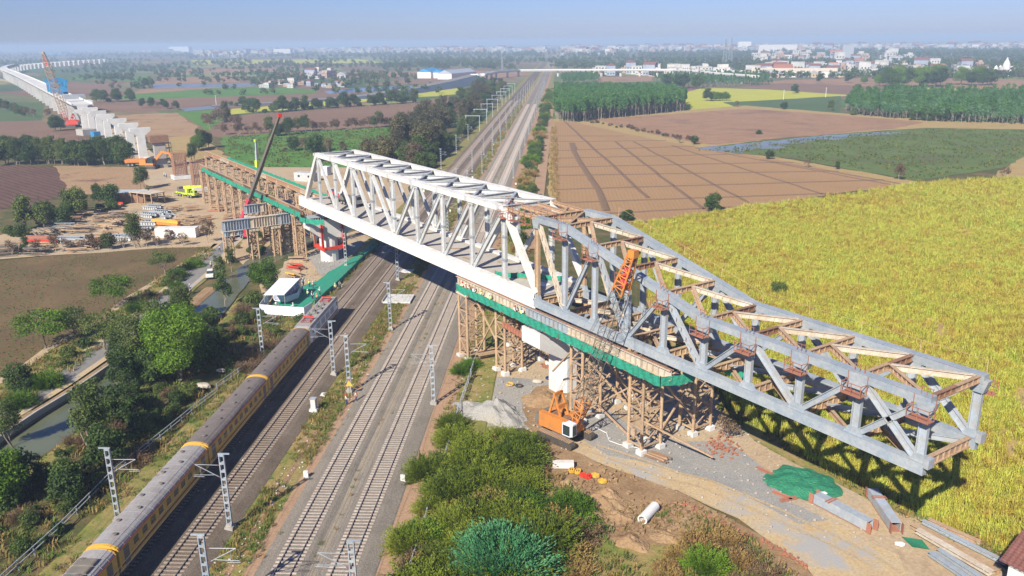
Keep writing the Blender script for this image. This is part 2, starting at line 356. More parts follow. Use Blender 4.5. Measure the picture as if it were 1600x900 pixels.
E1 = dict(
 scrub=earth('scrub_ground', [(.04, .055, .018), (.07, .08, .026), (.13, .10, .045), (.24, .155, .08)], .16, 3.5, speck=((.10, .15, .03), .60, .9)),
 brown=earth('sparse_crop_soil', [(.10, .068, .036), (.145, .092, .048), (.20, .125, .065)], .06, 2.6, speck=((.085, .125, .035), .55, 1.3), bmp=.9),
 plough=earth('dark_ploughed_soil', [(.11, .06, .045), (.15, .085, .06)], .05, 2, rows=((.97, .25), 2.6, (.055, .035, .03), .8), bmp=.7),
 tan=earth('tan_fallow_soil', [(.27, .17, .095), (.34, .22, .12), (.24, .18, .09)], .02, 1.2, mid=((.17, .10, .07), .56, .05)),
 dark=earth('dark_fallow_soil', [(.17, .105, .07), (.225, .14, .09)], .01, .8),
 grid=earth('dry_furrowed_soil', [(.28, .17, .082), (.33, .205, .10), (.29, .18, .088)], .012, 1.6, rows=((.80, -.60), 1.3, (.24, .145, .075), .5)),
 redb=earth('red_brown_soil', [(.25, .14, .08), (.34, .20, .11), (.16, .10, .07)], .02, .9, rows=((.88, .47), 7, (.13, .09, .075), .6)),
 crop=earth('green_row_crop', [(.06, .16, .025), (.10, .22, .035), (.15, .21, .055)], .045, 1.1, rows=((.93, .36), 2.4, (.03, .08, .02), .75), mid=((.14, .13, .06), .60, .02), con=.45),
 cropd=earth('dull_green_crop', [(.065, .11, .045), (.09, .14, .05)], .02, .6, rows=((.93, .36), 4, (.05, .07, .035), .4)),
 wet=earth('flooded_green_crop', [(.10, .10, .05), (.095, .14, .04), (.13, .18, .05)], .03, .9, mid=((.13, .10, .06), .54, .25), bmp=.3),
 yel=earth('yellow_green_crop', [(.34, .35, .05), (.44, .43, .06)], .04, 1.2),
 straw=earth('dry_grass_bank', [(.30, .20, .09), (.36, .26, .11), (.24, .20, .07)], .08, 2.5),
 dust=earth('dusty_site_ground', [(.34, .24, .15), (.42, .32, .20), (.36, .31, .24)], .06, 3, mid=((.28, .20, .13), .60, .12), bmp=.35),
 path=earth('sandy_track', [(.40, .29, .16), (.46, .35, .20), (.38, .34, .28)], .10, 4, mid=((.34, .33, .31), .50, .13), bmp=.35),
 road=earth('worn_asphalt_road', [(.19, .185, .175), (.23, .22, .205)], .2, 5, bmp=.2),
 gravel=earth('grey_gravel_heap', [(.25, .245, .23), (.33, .32, .295), (.34, .30, .235)], .12, 8, bmp=1.0, con=.42),
 mud=earth('turned_brown_soil', [(.20, .125, .065), (.29, .19, .105), (.36, .25, .14)], .25, 3.5, bmp=1.0),
 cess=earth('red_earth_path', [(.32, .20, .12), (.38, .25, .16)], .15, 4, speck=((.14, .17, .05), .62, 1.5)),
 ballw=earth('oil_stained_ballast', [(.115, .088, .064), (.16, .127, .095), (.20, .165, .13)], .25, 6.5, speck=((.36, .33, .29), .64, 7), bmp=1.0, con=.5),
 balld=earth('grey_ballast', [(.185, .162, .132), (.25, .22, .18), (.215, .19, .155)], .2, 6.5, speck=((.42, .39, .33), .63, 7), bmp=1.0, con=.5),
 balldust=earth('dusty_ballast', [(.27, .225, .165), (.33, .28, .21), (.24, .21, .17)], .2, 6, speck=((.14, .12, .10), .6, 6), bmp=1.0, con=.4),
 verge=earth('grassy_verge', [(.10, .13, .03), (.17, .18, .045), (.27, .21, .08), (.33, .22, .12)], .22, 3, speck=((.07, .12, .025), .58, .8)),
)
W1 = water('canal_water', (.085, .095, .055), .22); W2 = water('flooded_field_water', (.13, .14, .13), .30); W3 = water('deep_blue_water', (.055, .085, .19), .15)
zc = [.03]; ZG = .25
ORD = ['first', 'second', 'third', 'fourth', 'fifth', 'sixth', 'seventh', 'eighth', 'ninth', 'tenth', 'eleventh', 'twelfth', 'thirteenth', 'fourteenth', 'fifteenth', 'sixteenth', 'seventeenth']
# the line of the viaduct
VP = [P(x, y, 16) for x, y in ((128, 163), (118, 158.5), (96, 148.5), (71, 136.5), (47, 125), (27, 116), (12, 110.5), (4, 107.2), (4, 104.6), (12, 102), (25, 99.6), (45, 97.3), (84, 94.6), (120, 92.6), (170, 90.2))]
for p in VP: p.z = 0
vpts = [VP[0]]
for a, c in zip(VP[:-1], VP[1:]):
    n = max(1, round((c-a).length/(40 if len(vpts) < 90 else 60)))
    vpts += [a.lerp(c, (k+1)/n) for k in range(n)]
for _ in range(6): vpts = [vpts[0]]+[(vpts[i-1]+vpts[i]*2+vpts[i+1])/4 for i in range(1, len(vpts)-1)]+[vpts[-1]]
def vx(x): return min(vpts, key=lambda v: abs(v.x-x))

def F(name, px, mat, amp=.7, step=7, z=None):
    if z is None: zc[0] += .003; z = zc[0]
    return sheet(name, px, mat, z, amp, step)
# broad near ground
sheet('scrub_ground', [(60+math.cos(i/24*6.283)*330-60, math.sin(i/24*6.283)*330, 0) for i in range(24)], E1['scrub'], .02, 4, 15, world=True)
# fields left of the railway (far to near)
F('field', [(300,94),(560,92),(600,98),(300,101)], E1['yel'], 6, 60)
F('field', [(0,110),(60,104),(180,104),(300,98),(200,112),(110,125),(90,120),(40,112)], E1['cropd'], 5, 50)
F('field', [(112,120),(240,117),(220,124),(230,128),(110,124)], E1['crop'], 3, 40)
F('field', [(262,109),(430,106),(440,112),(270,115)], E1['redb'], 3, 40)
F('field', [(250,121),(372,118.5),(376,129),(240,131.5)], E1['redb'], 2, 30)
F('flooded_field', [(236,131.5),(402,129.5),(404,135),(240,138.5)], W2, 1, 20)
F('field', [(222,140),(236,138.5),(404,135),(330,141),(200,147)], E1['redb'], 2, 20)
F('field', [(212,147),(330,138),(404,135.5),(440,136),(495,141),(494,146),(380,150),(260,157),(200,157),(180,150)], E1['crop'], 1.5, 15)
F('field', [(110,128),(190,133),(186,146),(160,148),(108,144),(104,134)], E1['dark'], 1.5, 20)
F('field', [(190,157),(380,150),(494,147),(700,137),(730,138),(560,147),(450,160),(330,163),(278,172),(200,176),(150,170),(136,160)], E1['dark'], 1.5, 15)
F('flooded_field', [(280,170),(340,164),(335,170),(290,174)], W2, 1, 10)
F('field', [(430,112),(900,112),(850,118),(740,118),(600,120),(430,124)], E1['redb'], 3, 30)
F('field', [(640,124),(760,121),(745,128),(700,131),(560,134),(600,128)], E1['dark'], 2, 20)
F('pond', [(505,143),(560,138),(640,134),(725,130.5),(690,136),(560,144),(512,146.5)], W3, 1, 15)
F('verge_bank', [(430,165),(455,160),(560,150),(660,143),(720,137),(730,145),(690,150),(650,152),(560,160),(455,171),(350,180),(340,172)], E1['yel'], 1.5, 12)
F('field', [(350,183),(455,173),(560,165),(640,160),(700,150),(720,160),(660,200),(500,205),(345,215),(318,212),(330,190)], E1['dark'], 1, 10)
F('field', [(180,180),(275,176),(322,207),(312,214),(215,214),(190,190)], E1['tan'], 1, 10)
F('field', [(275,176),(335,171),(352,185),(325,204)], E1['crop'], 1, 8)
F('field', [(345,214),(500,204),(650,197),(662,236),(612,262),(540,270),(470,264),(400,266),(352,240)], E1['crop'], .8, 8)
F('field', [(238,215),(320,213),(350,242),(400,268),(300,260),(250,245)], E1['straw'], 1, 8)
F('field', [(-60,158),(70,160),(66,188),(-60,192)], E1['cropd'], 1, 12)
F('field', [(-60,190),(66,189),(92,214),(96,220),(-60,216)], E1['dark'], 1, 12)
F('field', [(84,259),(232,262),(226,296),(150,304),(100,304)], E1['tan'], .8, 8)
F('field', [(-80,256),(86,261),(100,285),(104,302),(60,320),(-80,336)], E1['plough'], .8, 8)
F('field', [(-90,420),(60,402),(200,390),(332,380),(306,402),(250,438),(185,480),(120,528),(60,568),(-10,606),(-120,640)], E1['brown'], .6, 5)
# fields right of the railway
F('field', [(930,100),(1100,98),(1400,90),(1650,88),(1650,97),(1300,104),(1000,107)], E1['cropd'], 6, 60)
F('field', [(600,112),(800,110),(812,122),(760,124),(690,126)], E1['redb'], 3, 30)
F('field', [(935,120),(1020,119),(1020,127),(935,130)], E1['redb'], 2, 20)
F('field', [(935,130),(1050,126),(1070,135),(960,140)], E1['cropd'], 2, 20)
F('field', [(1230,125),(1450,120),(1660,128),(1660,141),(1400,138),(1220,131),(1180,130)], E1['redb'], 3, 20)
F('field', [(1140,137),(1220,130),(1260,131),(1420,137),(1430,148),(1320,152),(1230,141)], E1['dark'], 1.5, 15)
F('field', [(1390,137),(1660,141),(1660,149),(1400,146)], E1['yel'], 1.5, 15)
F('field', [(1065,146),(1100,137),(1200,140),(1330,149),(1300,152),(1180,158),(1130,160),(1145,166),(1142,173),(1066,172)], E1['yel'], 1, 10)
F('field', [(1140,163),(1180,158),(1314,150),(1312,180),(1165,169)], E1['cropd'], 1, 10)
F('verge_bank', [(905,186),(1070,172),(1165,165),(1310,177),(1460,188),(1660,194),(1660,204),(1450,200),(1340,207),(1200,218),(1100,231),(1010,212),(930,196)], E1['straw'], 1, 8)
F('field', [(928,187),(1070,177),(1165,170),(1310,180),(1446,191),(1400,201),(1260,213),(1110,227),(1040,215)], E1['redb'], .8, 8)
F('verge_bank', [(858,186),(895,186),(1000,208),(1090,226),(1240,250),(1430,284),(1410,296),(1250,300),(1000,300),(880,360),(856,330)], E1['straw'], .8, 6)
GRID = F('field', [(866,190),(902,192),(1000,214),(1090,230),(1240,254),(1405,288),(1250,312),(1130,329),(1010,347),(930,352),(872,334),(864,260)], E1['grid'], .4, 6)
F('field', [(1085,232),(1200,219),(1340,207),(1450,201),(1660,203),(1680,232),(1570,262),(1430,283),(1240,249),(1130,238)], E1['wet'], .8, 8)
F('flooded_field', [(1088,232),(1140,227),(1200,221),(1300,211),(1392,206),(1420,208),(1370,211),(1345,213),(1310,219),(1280,218),(1252,225),(1228,225),(1215,233),(1180,232),(1160,239),(1120,237)], W2, 2.2, 3)
F('verge_bank', [(1560,268),(1600,246),(1680,232),(1690,262),(1600,284),(1560,282)], E1['straw'], .8, 6)
F('field', [(985,354),(1130,333),(1300,313),(1430,291),(1600,280),(1800,270),(2100,420),(1900,760),(1700,900),(1560,880),(1440,806),(1330,740),(1200,668),(1120,620),(1060,560),(1010,470)], E1['straw'], .4, 5)
# soil bunds of the furrowed field, each a low ridge
for a, c in [((866,213),(975,213)),((866,222),(1040,220)),((868,236),(1085,229)),((868,248),(1170,241)),((868,262),(1240,254)),((868,275),(1310,268)),((868,297),(1380,282)),((870,318),(1300,303)),((880,338),(1150,324)),((882,190),(1012,310)),((895,224),(900,235)),((962,222),(1100,328)),((990,222),(1170,318)),((1050,228),(1290,306)),((1120,238),(1400,291)),((1190,250),(1420,290))]:
    g0, g1 = P(*a), P(*c); n = 14; pts = [g0.lerp(g1, k/n)+Vector((U(-.3,.3), U(-.3,.3), 0)) for k in range(n+1)]
    r = ribbon('soil_ridge', pts, 2.1 if abs(a[1]-c[1]) < 30 else 1.6, earth('ridge_soil', [(.17, .11, .07), (.20, .13, .08)], .2, 3) if 'ridge_soil' not in bpy.data.materials else bpy.data.materials['ridge_soil'], GRID.data.vertices[0].co.z+.002, .16, kind='structure'); r.parent = GRID
pts = [P(*q) for q in ((893,224),(896,235),(905,252),(920,275),(935,297),(942,314),(948,330))]; r = ribbon('soil_ridge', pts, 2.6, bpy.data.materials['ridge_soil'], .9*0+GRID.data.vertices[0].co.z+.004, .2); r.parent = GRID
# service road, canal, site ground
F('site_ground', [(205,262),(280,250),(420,262),(560,262),(640,268),(640,330),(600,380),(560,420),(520,450),(420,500),(400,430),(350,385),(255,388),(60,402),(-60,412),(-60,380),(100,350),(180,330),(240,300)], E1['dust'], .8, 6)
F('verge_bank', [(-120,650),(-10,600),(60,563),(120,523),(185,476),(250,434),(306,398),(330,384),(352,372),(380,380),(330,430),(250,500),(160,560),(40,650),(-100,740)], E1['verge'], .5, 4)
road_pts = [P(*q) for q in ((-160,745),(-60,690),(0,651),(75,606),(150,556),(200,520),(240,486),(268,460),(295,438),(318,420),(335,400),(352,383),(372,366),(398,352))]
ribbon('road_shoulder', road_pts, 6.4, E1['path'], .235)
ribbon('service_road', road_pts, [4.0]*9+[3.6, 3.4, 3, 2.6, 2.2], E1['road'], .245)
F('canal_bank', [(-160,840),(0,684),(55,652),(104,622),(190,565),(262,510),(300,480),(332,455),(362,432),(400,405),(440,378),(470,350),(500,335),(560,320),(600,330),(560,360),(520,372),(480,402),(440,420),(388,442),(366,470),(330,510),(280,560),(210,610),(130,690),(40,780),(-60,860)], E1['scrub'], .4, 4)
F('canal', [(-140,850),(0,692),(55,660),(104,630),(190,572),(262,516),(300,484),(330,456),(358,432),(396,400),(436,374),(468,354),(495,338),(540,324),(592,334),(560,344),(524,356),(492,376),(458,397),(430,411),(398,433),(374,457),(348,493),(300,535),(240,577),(180,622),(112,680),(52,724),(-60,802)], W1, .25, 3)
for a, nm in (([(-60,745),(5,693),(57,657),(106,627),(150,597),(190,568),(230,538)], 'canal_wall'),):
    mb = MB(); pp = [P(*q) for q in a]
    for k in range(len(pp)-1): mb.beam(pp[k]+Vector((0,0,.9)), pp[k+1]+Vector((0,0,.9)), .35, .9)
    tag(part(nm, mb, M['conc_grey']), 'low grey concrete wall edging the canal beside the service road', 'wall')
pp = [P(*q) for q in ((-60,735),(0,686),(55,651),(104,621),(150,590),(190,562),(262,508),(300,478),(330,452))]
ribbon('earth_bank', pp, 3.0, E1['mud'], .235, .28)
pp = [P(*q) for q in ((336,382),(322,392),(300,406),(270,424),(240,444),(200,468),(165,496),(120,524),(78,545),(40,574),(0,598),(-60,628))]
ribbon('field_path', pp, 1.7, E1['dust'], .235)
pp = [P(*q) for q in ((-60,818),(56,738),(118,694),(190,632),(250,588),(310,547),(356,506),(382,468))]
ribbon('earth_bank', pp, 3.0, E1['verge'], .235, .28)
F('site_ground', [(455,455),(500,438),(440,425),(445,410),(480,394),(520,372),(560,362),(605,372),(590,400),(560,430),(540,455),(520,480),(480,480)], E1['dust'], .3, 3)
F('site_ground', [(480,402),(520,386),(575,378),(598,384),(575,405),(540,432),(500,430)], E1['gravel'], .4, 3)
# east construction yard
F('site_ground', [(716,540),(740,500),(860,500),(930,520),(1000,560),(1100,600),(1150,640),(1220,700),(1330,760),(1430,800),(1560,880),(1640,960),(1380,980),(1260,880),(1160,815),(1060,770),(980,750),(900,712),(850,690),(800,660),(740,640),(705,610)], E1['dust'], .3, 3)
F('verge_bank', [(1120,640),(1130,600),(1200,650),(1260,690),(1330,745),(1440,806),(1420,812),(1330,770),(1240,728),(1180,690)], E1['verge'], .4, 3)
F('haul_road', [(905,716),(935,690),(1010,716),(1100,735),(1180,762),(1240,790),(1310,820),(1400,870),(1450,960),(1300,960),(1240,872),(1150,812),(1060,768),(980,745)], E1['path'], .4, 3)
F('gravel_yard', [(718,602),(760,588),(850,596),(905,620),(985,665),(1060,690),(1130,690),(1190,730),(1205,762),(1240,790),(1290,815),(1250,820),(1180,785),(1110,752),(1040,735),(950,712),(915,690),(860,668),(820,672),(735,668),(705,650),(706,620)], E1['gravel'], .4, 3)
F('turned_soil', [(838,606),(870,602),(890,618),(895,650),(905,690),(860,700),(822,664),(815,630)], E1['mud'], .3, 2)
F('turned_soil', [(835,690),(870,700),(905,712),(1000,748),(1060,772),(1150,815),(1260,885),(1300,960),(900,960),(860,840),(835,760)], E1['mud'], .4, 3)
F('scrub_strip', [(640,690),(720,668),(800,670),(842,700),(850,780),(900,800),(960,850),(1060,860),(1100,820),(1180,860),(1260,920),(1280,980),(600,980),(625,880)], E1['verge'], .4, 3)
for k_, dx in enumerate((-9, 9)):
    o_ = ribbon('tyre_track', [P(q[0]+dx, q[1]-dx*.5)+Vector((U(-.15, .15), U(-.15, .15), 0)) for q in ((925,702),(960,714),(1000,728),(1050,745),(1100,758),(1150,778),(1200,800),(1250,823),(1300,846),(1350,872),(1400,905))], .42, E1['dust'], .262+.001*k_)
# railway formation: along (s) / across (t)
def bed(name, t0, t1, top0, top1, h, mat, s0=-165, s1=6000, z=.0):
    mb = MB(); ss = [s0+(s1-s0)*(k/60)**2.4 for k in range(61)]
    for a, c in zip(ss[:-1], ss[1:]):
        L = [S(a, t0, z), S(a, top0, h), S(a, top1, h), S(a, t1, z)]; Q = [S(c, t0, z), S(c, top0, h), S(c, top1, h), S(c, t1, z)]
        for k in range(3): mb.face([L[k+1], L[k], Q[k], Q[k+1]])
    return struct(name, mb, mat)
bed('railway_verge', 8.2, 50.5, 8.8, 50, .30, E1['verge'], z=.02)
bed('earth_path', 41.9, 45.0, 42.0, 44.9, .345, E1['cess'], z=.3)
bed('earth_path', 28.9, 30.6, 29.0, 30.5, .345, E1['cess'], z=.3)
def ballast(name, prof, mats, s0=-165, s1=6000):
    mb = MB(); ss = [s0+(s1-s0)*(k/60)**2.4 for k in range(61)]
    for a, c in zip(ss[:-1], ss[1:]):
        for (t0, z0, _), (t1, z1, mi) in zip(prof[:-1], prof[1:]): mb.face([S(a, t1, z1), S(a, t0, z0), S(c, t0, z0), S(c, t1, z1)], mi)
    return struct(name, mb, mats)
ballast('ballast_bed', [(12.9, .29, 0), (14.3, .62, 0), (18.3, .62, 0), (18.9, .47, 0), (19.3, .47, 0), (19.9, .62, 0), (23.8, .62, 0), (25.2, .29, 0)], [E1['ballw']])
ballast('ballast_bed', [(29.8, .29, 0), (31.1, .62, 0), (34.8, .62, 0), (35.35, .46, 0), (36.4, .46, 1), (36.9, .62, 0), (40.6, .62, 0), (42.4, .29, 0)], [E1['balld'], E1['balldust']])
bed('drainage_ditch', 26.9, 27.7, 27.0, 27.6, .335, E1['mud'], s1=1200, z=.3)
# gravel heaps in the east yard
from mathutils.noise import noise as mnoise
def heap(name, px, py, rx, ry, h, mat, seed, label, rz=.4):
    rr = random.Random(seed); c = P(px, py); mb = MB(); n = 48; K = 16; rings = []
    for k in range(K+1):
        f = k/K; ring = []
        for i in range(n):
            a = 2*math.pi*i/n; q = (1-f)*(1+.13*math.sin(3*a+seed)+.08*math.sin(5*a+2*seed))+.0
            x, y = rx*q*math.cos(a), ry*q*math.sin(a); z = h*(math.sin(f*math.pi/2)**1.25)*(1+.18*math.sin(2*a+f*4+seed))+.30*h*mnoise(Vector((x*.9, y*.9, seed)))*(k > 0)+.10*mnoise(Vector((x*4, y*4, seed)))*(k > 0)
            ring.append((x*math.cos(rz)-y*math.sin(rz), x*math.sin(rz)+y*math.cos(rz), z+ZG if k else ZG-.1))
        rings.append(ring)
    mb.loft(rings[:-1], cap=False); top = rings[-2]; cc = (0, 0, sum(p[2] for p in top)/n+.05)
    for i in range(n): mb.face([top[i], top[(i+1) % n], cc])
    o = part(name, mb, mat); o.location = (c.x, c.y, 0); return tag(o, label, 'heap')
heap('gravel_heap', 772, 650, 5.2, 3.3, 1.9, E1['gravel'], 3, 'large grey crushed stone heap in the gravel yard beside the green scrub', .5)
heap('gravel_heap', 735, 640, 3.0, 2.2, .8, E1['gravel'], 5, 'low grey crushed stone heap next to the rail-side fence')
heap('soil_heap', 852, 628, 3.8, 2.8, 1.0, E1['mud'], 8, 'brown excavated soil heap between the round pier and the crawler crane')
heap('soil_heap', 940, 790, 2.8, 1.6, .9, E1['mud'], 12, 'lumpy brown soil heap left of the haul road near the red and yellow fittings')
for k_, (px, py, a_, l_) in enumerate(((905, 775, 1.2, 'knee-high clod of dug soil left of the lumpy heap'), (922, 805, 1.5, 'flat clod heap below the lumpy soil heap'), (965, 812, 1.3, 'clod heap between the lumpy heap and the fallen pipe'), (1040, 842, 1.5, 'brown clod heap behind the dry shrubs'), (890, 760, 1.0, 'small clod heap below the yellow and red fittings'), (950, 775, 1.4, 'dug soil heap in the middle of the turned ground'))): heap('soil_heap', px, py, a_*1.3, a_*.8, .45+.1*(k_ % 3), E1['mud'], 30+k_, l_)
heap('soil_heap', 985, 850, 2.2, 1.4, .7, E1['mud'], 15, 'small brown soil heap in front of the fallen concrete pipe')
# ================================================================== VEGETATION PROTOTYPES
def leaves(blobs, n, size, mat, seed, name='crown', shell=.55, flat=.0, aspect=1.0):
    """a crown: many small leaf-cluster faces spread through lobes; blobs=(x,y,z,rx,ry,rz)"""
    g = np.random.default_rng(seed); w = np.array([b[3]*b[4]+b[3]*b[5] for b in blobs]); w = w/w.sum(); idx = g.choice(len(blobs), n, p=w); B = np.array(blobs)[idx]
    d = g.normal(size=(n, 3)); d /= np.linalg.norm(d, axis=1)[:, None]
    r = (shell+(1-shell)*g.random(n)**.7)*(.86+.28*g.random(n)); c = B[:, :3]+d*B[:, 3:]*r[:, None]
    nn = d+g.normal(size=(n, 3))*.75; nn[:, 2] += .25; nn /= np.linalg.norm(nn, axis=1)[:, None]
    a = np.cross(nn, g.normal(size=(n, 3))); a /= np.linalg.norm(a, axis=1)[:, None]; bb = np.cross(nn, a); s = size*(.4+1.3*g.random(n)**1.5)[:, None]
    a = a*s*aspect; bb = bb*s*.62
    v = np.stack([c-a*.5, c+bb*.5+nn*s*.12, c+a*.5, c-bb*.5], 1).reshape(-1, 3)
    me = bpy.data.meshes.new(name); f = np.arange(4*n).reshape(-1, 4)
    me.from_pydata(v.tolist(), [], f.tolist()); me.materials.append(mat); return me
def trunk_mesh(h, r, branches, mat, seed, lean=.06, stems=1):
    rr = random.Random(seed); mb = MB()
    for s_ in range(stems):
        x = y = 0; pts = [(0, 0, 0)]; k = 5
        lx, ly = rr.uniform(-lean, lean)*(1 if stems == 1 else 4), rr.uniform(-lean, lean)*(1 if stems == 1 else 4)
        for i in range(1, k+1): pts.append((lx*h*i/k+rr.uniform(-.02, .02)*h, ly*h*i/k+rr.uniform(-.02, .02)*h, h*i/k))
        for i in range(k): mb.cyl(pts[i], pts[i+1], r*(1-.8*i/k), r*(1-.8*(i+1)/k), 6, cap=False)
    for bx in branches:
        q = Vector(bx); z0 = max(h*.25, q.z*rr.uniform(.35, .6)); f = min(1, z0/h); b0 = Vector((lx*h*f, ly*h*f, z0)); mid = b0.lerp(q, .5)+Vector((0, 0, -.08*q.length*rr.random()))
        mb.cyl(b0, mid, r*.5, r*.32, 5, cap=False); mb.cyl(mid, q, r*.32, r*.08, 5, cap=False)
        for _ in range(2):
            e = mid.lerp(q, rr.uniform(.2, .7)); mb.cyl(e, e+Vector((rr.uniform(-1, 1), rr.uniform(-1, 1), rr.uniform(.2, 1)))*q.length*.16, r*.16, r*.04, 4, cap=False)
    return mb.mesh('trunk', mat)
def lobes(h, R, z0, n, seed, top=1.0, squash=.8, spread=.62):
    rr = random.Random(seed); out = [(0, 0, z0+(h-z0)*.55, R*.62, R*.62, (h-z0)*.42)]
    for k in range(n):
        a = 2.4*k+rr.random(); q = spread*R*(.55+.45*rr.random()); z = z0+(h-z0)*rr.uniform(.18, .86)
        lim = 1-.5*max(0, (z-z0)/(h-z0)-.5)*2*(1-.3*top); s = R*rr.uniform(.24, .42)*lim
        out.append((q*lim*math.cos(a), q*lim*math.sin(a), z, s*rr.uniform(.9, 1.3), s*rr.uniform(.9, 1.3), s*squash))
    return out
TREES = {}
def make_tree(key, name, cat, h, R, z0, nl, nleaf, size, leaf, bark, seed, squash=.8, shell=.5, r=.18, stems=1, spread=.62, aspect=1.0):
    bl = lobes(h, R, z0, nl, seed, squash=squash, spread=spread)
    TREES[key] = (name, cat, trunk_mesh(h*.62, r, [b[:3] for b in bl[1:9]], M[bark], seed, stems=stems), leaves(bl, nleaf, size, M[leaf], seed, shell=shell, aspect=aspect))
# height, crown radius, crown base, lobes, faces, face size
make_tree('big', 'broadleaf_tree', 'tree', 13, 6.4, 2.0, 30, 24000, .27, 'lf_green', 'bark', 11, r=.4)
make_tree('bright', 'broadleaf_tree', 'tree', 8.5, 4.6, 1.0, 18, 11000, .30, 'lf_green', 'bark', 12, r=.25)
make_tree('acacia', 'acacia_tree', 'tree', 8.0, 5.4, 3.6, 20, 6000, .30, 'lf_green', 'bark', 13, squash=.5, r=.22, spread=.8, shell=.3)
make_tree('acacia2', 'acacia_tree', 'tree', 7.5, 4.8, 2.6, 16, 4200, .28, 'lf_mid', 'bark', 14, squash=.55, r=.2, spread=.8, shell=.3)
make_tree('tall', 'tall_tree', 'tree', 12, 3.6, 2.5, 20, 6500, .30, 'lf_mid', 'barkpale', 15, squash=1.2, r=.16, shell=.3, stems=2)
make_tree('slim', 'slender_tree', 'tree', 9, 2.4, 2.0, 14, 3000, .28, 'lf_dark', 'barkpale', 16, squash=1.1, r=.11, shell=.2)
make_tree('dark', 'dark_tree', 'tree', 11, 4.6, 1.2, 20, 4200, .48, 'lf_dark', 'bark', 17, r=.24)
make_tree('dark2', 'dark_tree', 'tree', 8, 4.2, .6, 16, 3400, .46, 'lf_dark', 'bark', 18, r=.2, squash=.7)
make_tree('olive', 'roadside_tree', 'tree', 13, 4.2, 1.6, 20, 4200, .50, 'lf_olive', 'bark', 19, squash=1.1, r=.2, shell=.35)
make_tree('olive2', 'roadside_tree', 'tree', 11, 3.8, 1.2, 16, 3600, .48, 'lf_mid', 'bark', 20, squash=1.0, r=.2, shell=.35)
make_tree('dry', 'dry_tree', 'tree', 8, 3.4, 1.6, 14, 1500, .36, 'lf_dry', 'barkpale', 21, r=.14, shell=.15)
make_tree('dry2', 'dry_tree', 'tree', 6, 2.8, 1.2, 12, 700, .32, 'lf_dry', 'barkpale', 22, r=.12, shell=.1, stems=2)
make_tree('euca', 'eucalyptus_tree', 'tree', 15, 2.3, 6.0, 10, 900, .60, 'lf_euca', 'barkpale', 23, squash=1.6, r=.12, shell=.3)
make_tree('euca2', 'eucalyptus_tree', 'tree', 14, 2.5, 5.0, 10, 900, .60, 'lf_euca', 'barkpale', 24, squash=1.5, r=.12, shell=.3)
make_tree('eucab', 'plantation_tree', 'tree', 11, 2.6, 2.5, 10, 800, .62, 'lf_eucab', 'barkpale', 25, squash=1.4, r=.12, shell=.3)
make_tree('bush', 'bush', 'bush', 3.4, 2.5, .2, 14, 3000, .30, 'lf_mid', 'bark', 26, squash=.8, r=.07, stems=3)
make_tree('bushd', 'bush', 'bush', 3.0, 2.6, .2, 14, 2600, .32, 'lf_dark', 'bark', 27, squash=.75, r=.07, stems=3)
make_tree('bushdry', 'dry_bush', 'bush', 2.4, 1.9, .2, 12, 1100, .26, 'lf_dry', 'barkpale', 28, squash=.8, r=.06, stems=4, shell=.15)
make_tree('weedy', 'bush', 'bush', 1.6, 1.5, .1, 10, 1300, .22, 'lf_mid', 'bark', 29, squash=.8, r=.04, stems=4)
def feather(key, h, R, n, mat, seed, size=.55, name='feathery_shrub'):
    """arching thorn scrub: many curved sprays that fan out from low stems, each lined with narrow leaflets"""
    g = np.random.default_rng(seed); V = []; Fc = []; mb = MB()
    for k in range(n):
        a = g.random()*6.283; e = .35+1.1*g.random()**.7; L = (h*.55+h*.6*g.random()); rad = R*g.random()**.6*.75; base = np.array([rad*math.cos(a), rad*math.sin(a), h*.12*g.random()])
        d = np.array([math.cos(a+g.normal()*.5)*math.cos(e), math.sin(a+g.normal()*.5)*math.cos(e), math.sin(e)]); p = base.copy(); pp = [p.copy()]
        for i in range(9):
            p = p+d*L/9; d = d+np.array([0, 0, -.09])+g.normal(size=3)*.05; d /= np.linalg.norm(d); pp.append(p.copy())
        if k % 6 == 0: mb.cyl(pp[0], pp[4], .03, .012, 3, cap=False)
        for i in range(2, 10):
            for _ in range(4):
                q = pp[i]+g.normal(size=3)*.13; ax = pp[i]-pp[i-1]; ax /= np.linalg.norm(ax); s = np.cross(ax, g.normal(size=3)); s /= np.linalg.norm(s); ax = ax*size*(.7+.5*g.random()); s = s*size*.20
                j = len(V); V += [q-ax*.5, q+s, q+ax*.5, q-s]; Fc.append((j, j+1, j+2, j+3))
    me = bpy.data.meshes.new('crown'); me.from_pydata([tuple(v) for v in V], [], Fc); me.materials.append(M[mat])
    TREES[key] = (name, 'shrub', mb.mesh('stem', M['bark']), me)
feather('feather', 3.6, 2.6, 560, 'lf_feather', 31, .34); feather('feather2', 3.0, 2.4, 480, 'lf_feather', 32, .34)
feather('featherg', 3.2, 2.5, 480, 'lf_green', 33, .34); feather('bluebush', 4.2, 3.6, 1500, 'lf_blue', 34, .36, 'blue_green_shrub'); feather('strawbush', 2.4, 2.0, 220, 'straw', 35, .34, 'dry_shrub')
feather('barespray', 2.6, 2.0, 130, 'lf_dry', 36, .30, 'dry_shrub')
TP = {}
def tree(key, loc, label=None, group=None, s=1.0, rz=None, sz=None):
    nm, cat, tm, cm = TREES[key]
    o = thing(nm, label or 'x', cat, (loc[0], loc[1], 0), U(0, 6.28) if rz is None else rz, group)
    o.scale = (s*U(.94, 1.06), s*U(.94, 1.06), (sz or s)*U(.94, 1.06))
    for n_, me in ((tm.name.split('.')[0], tm), ('crown', cm)):
        c = bpy.data.objects.new(n_, me); C.objects.link(c); c.parent = o
    return o
def tpx(key, px, py, label, s=1.0, group=None, sz=None): return tree(key, P(px, py), label, group, s, sz=sz)
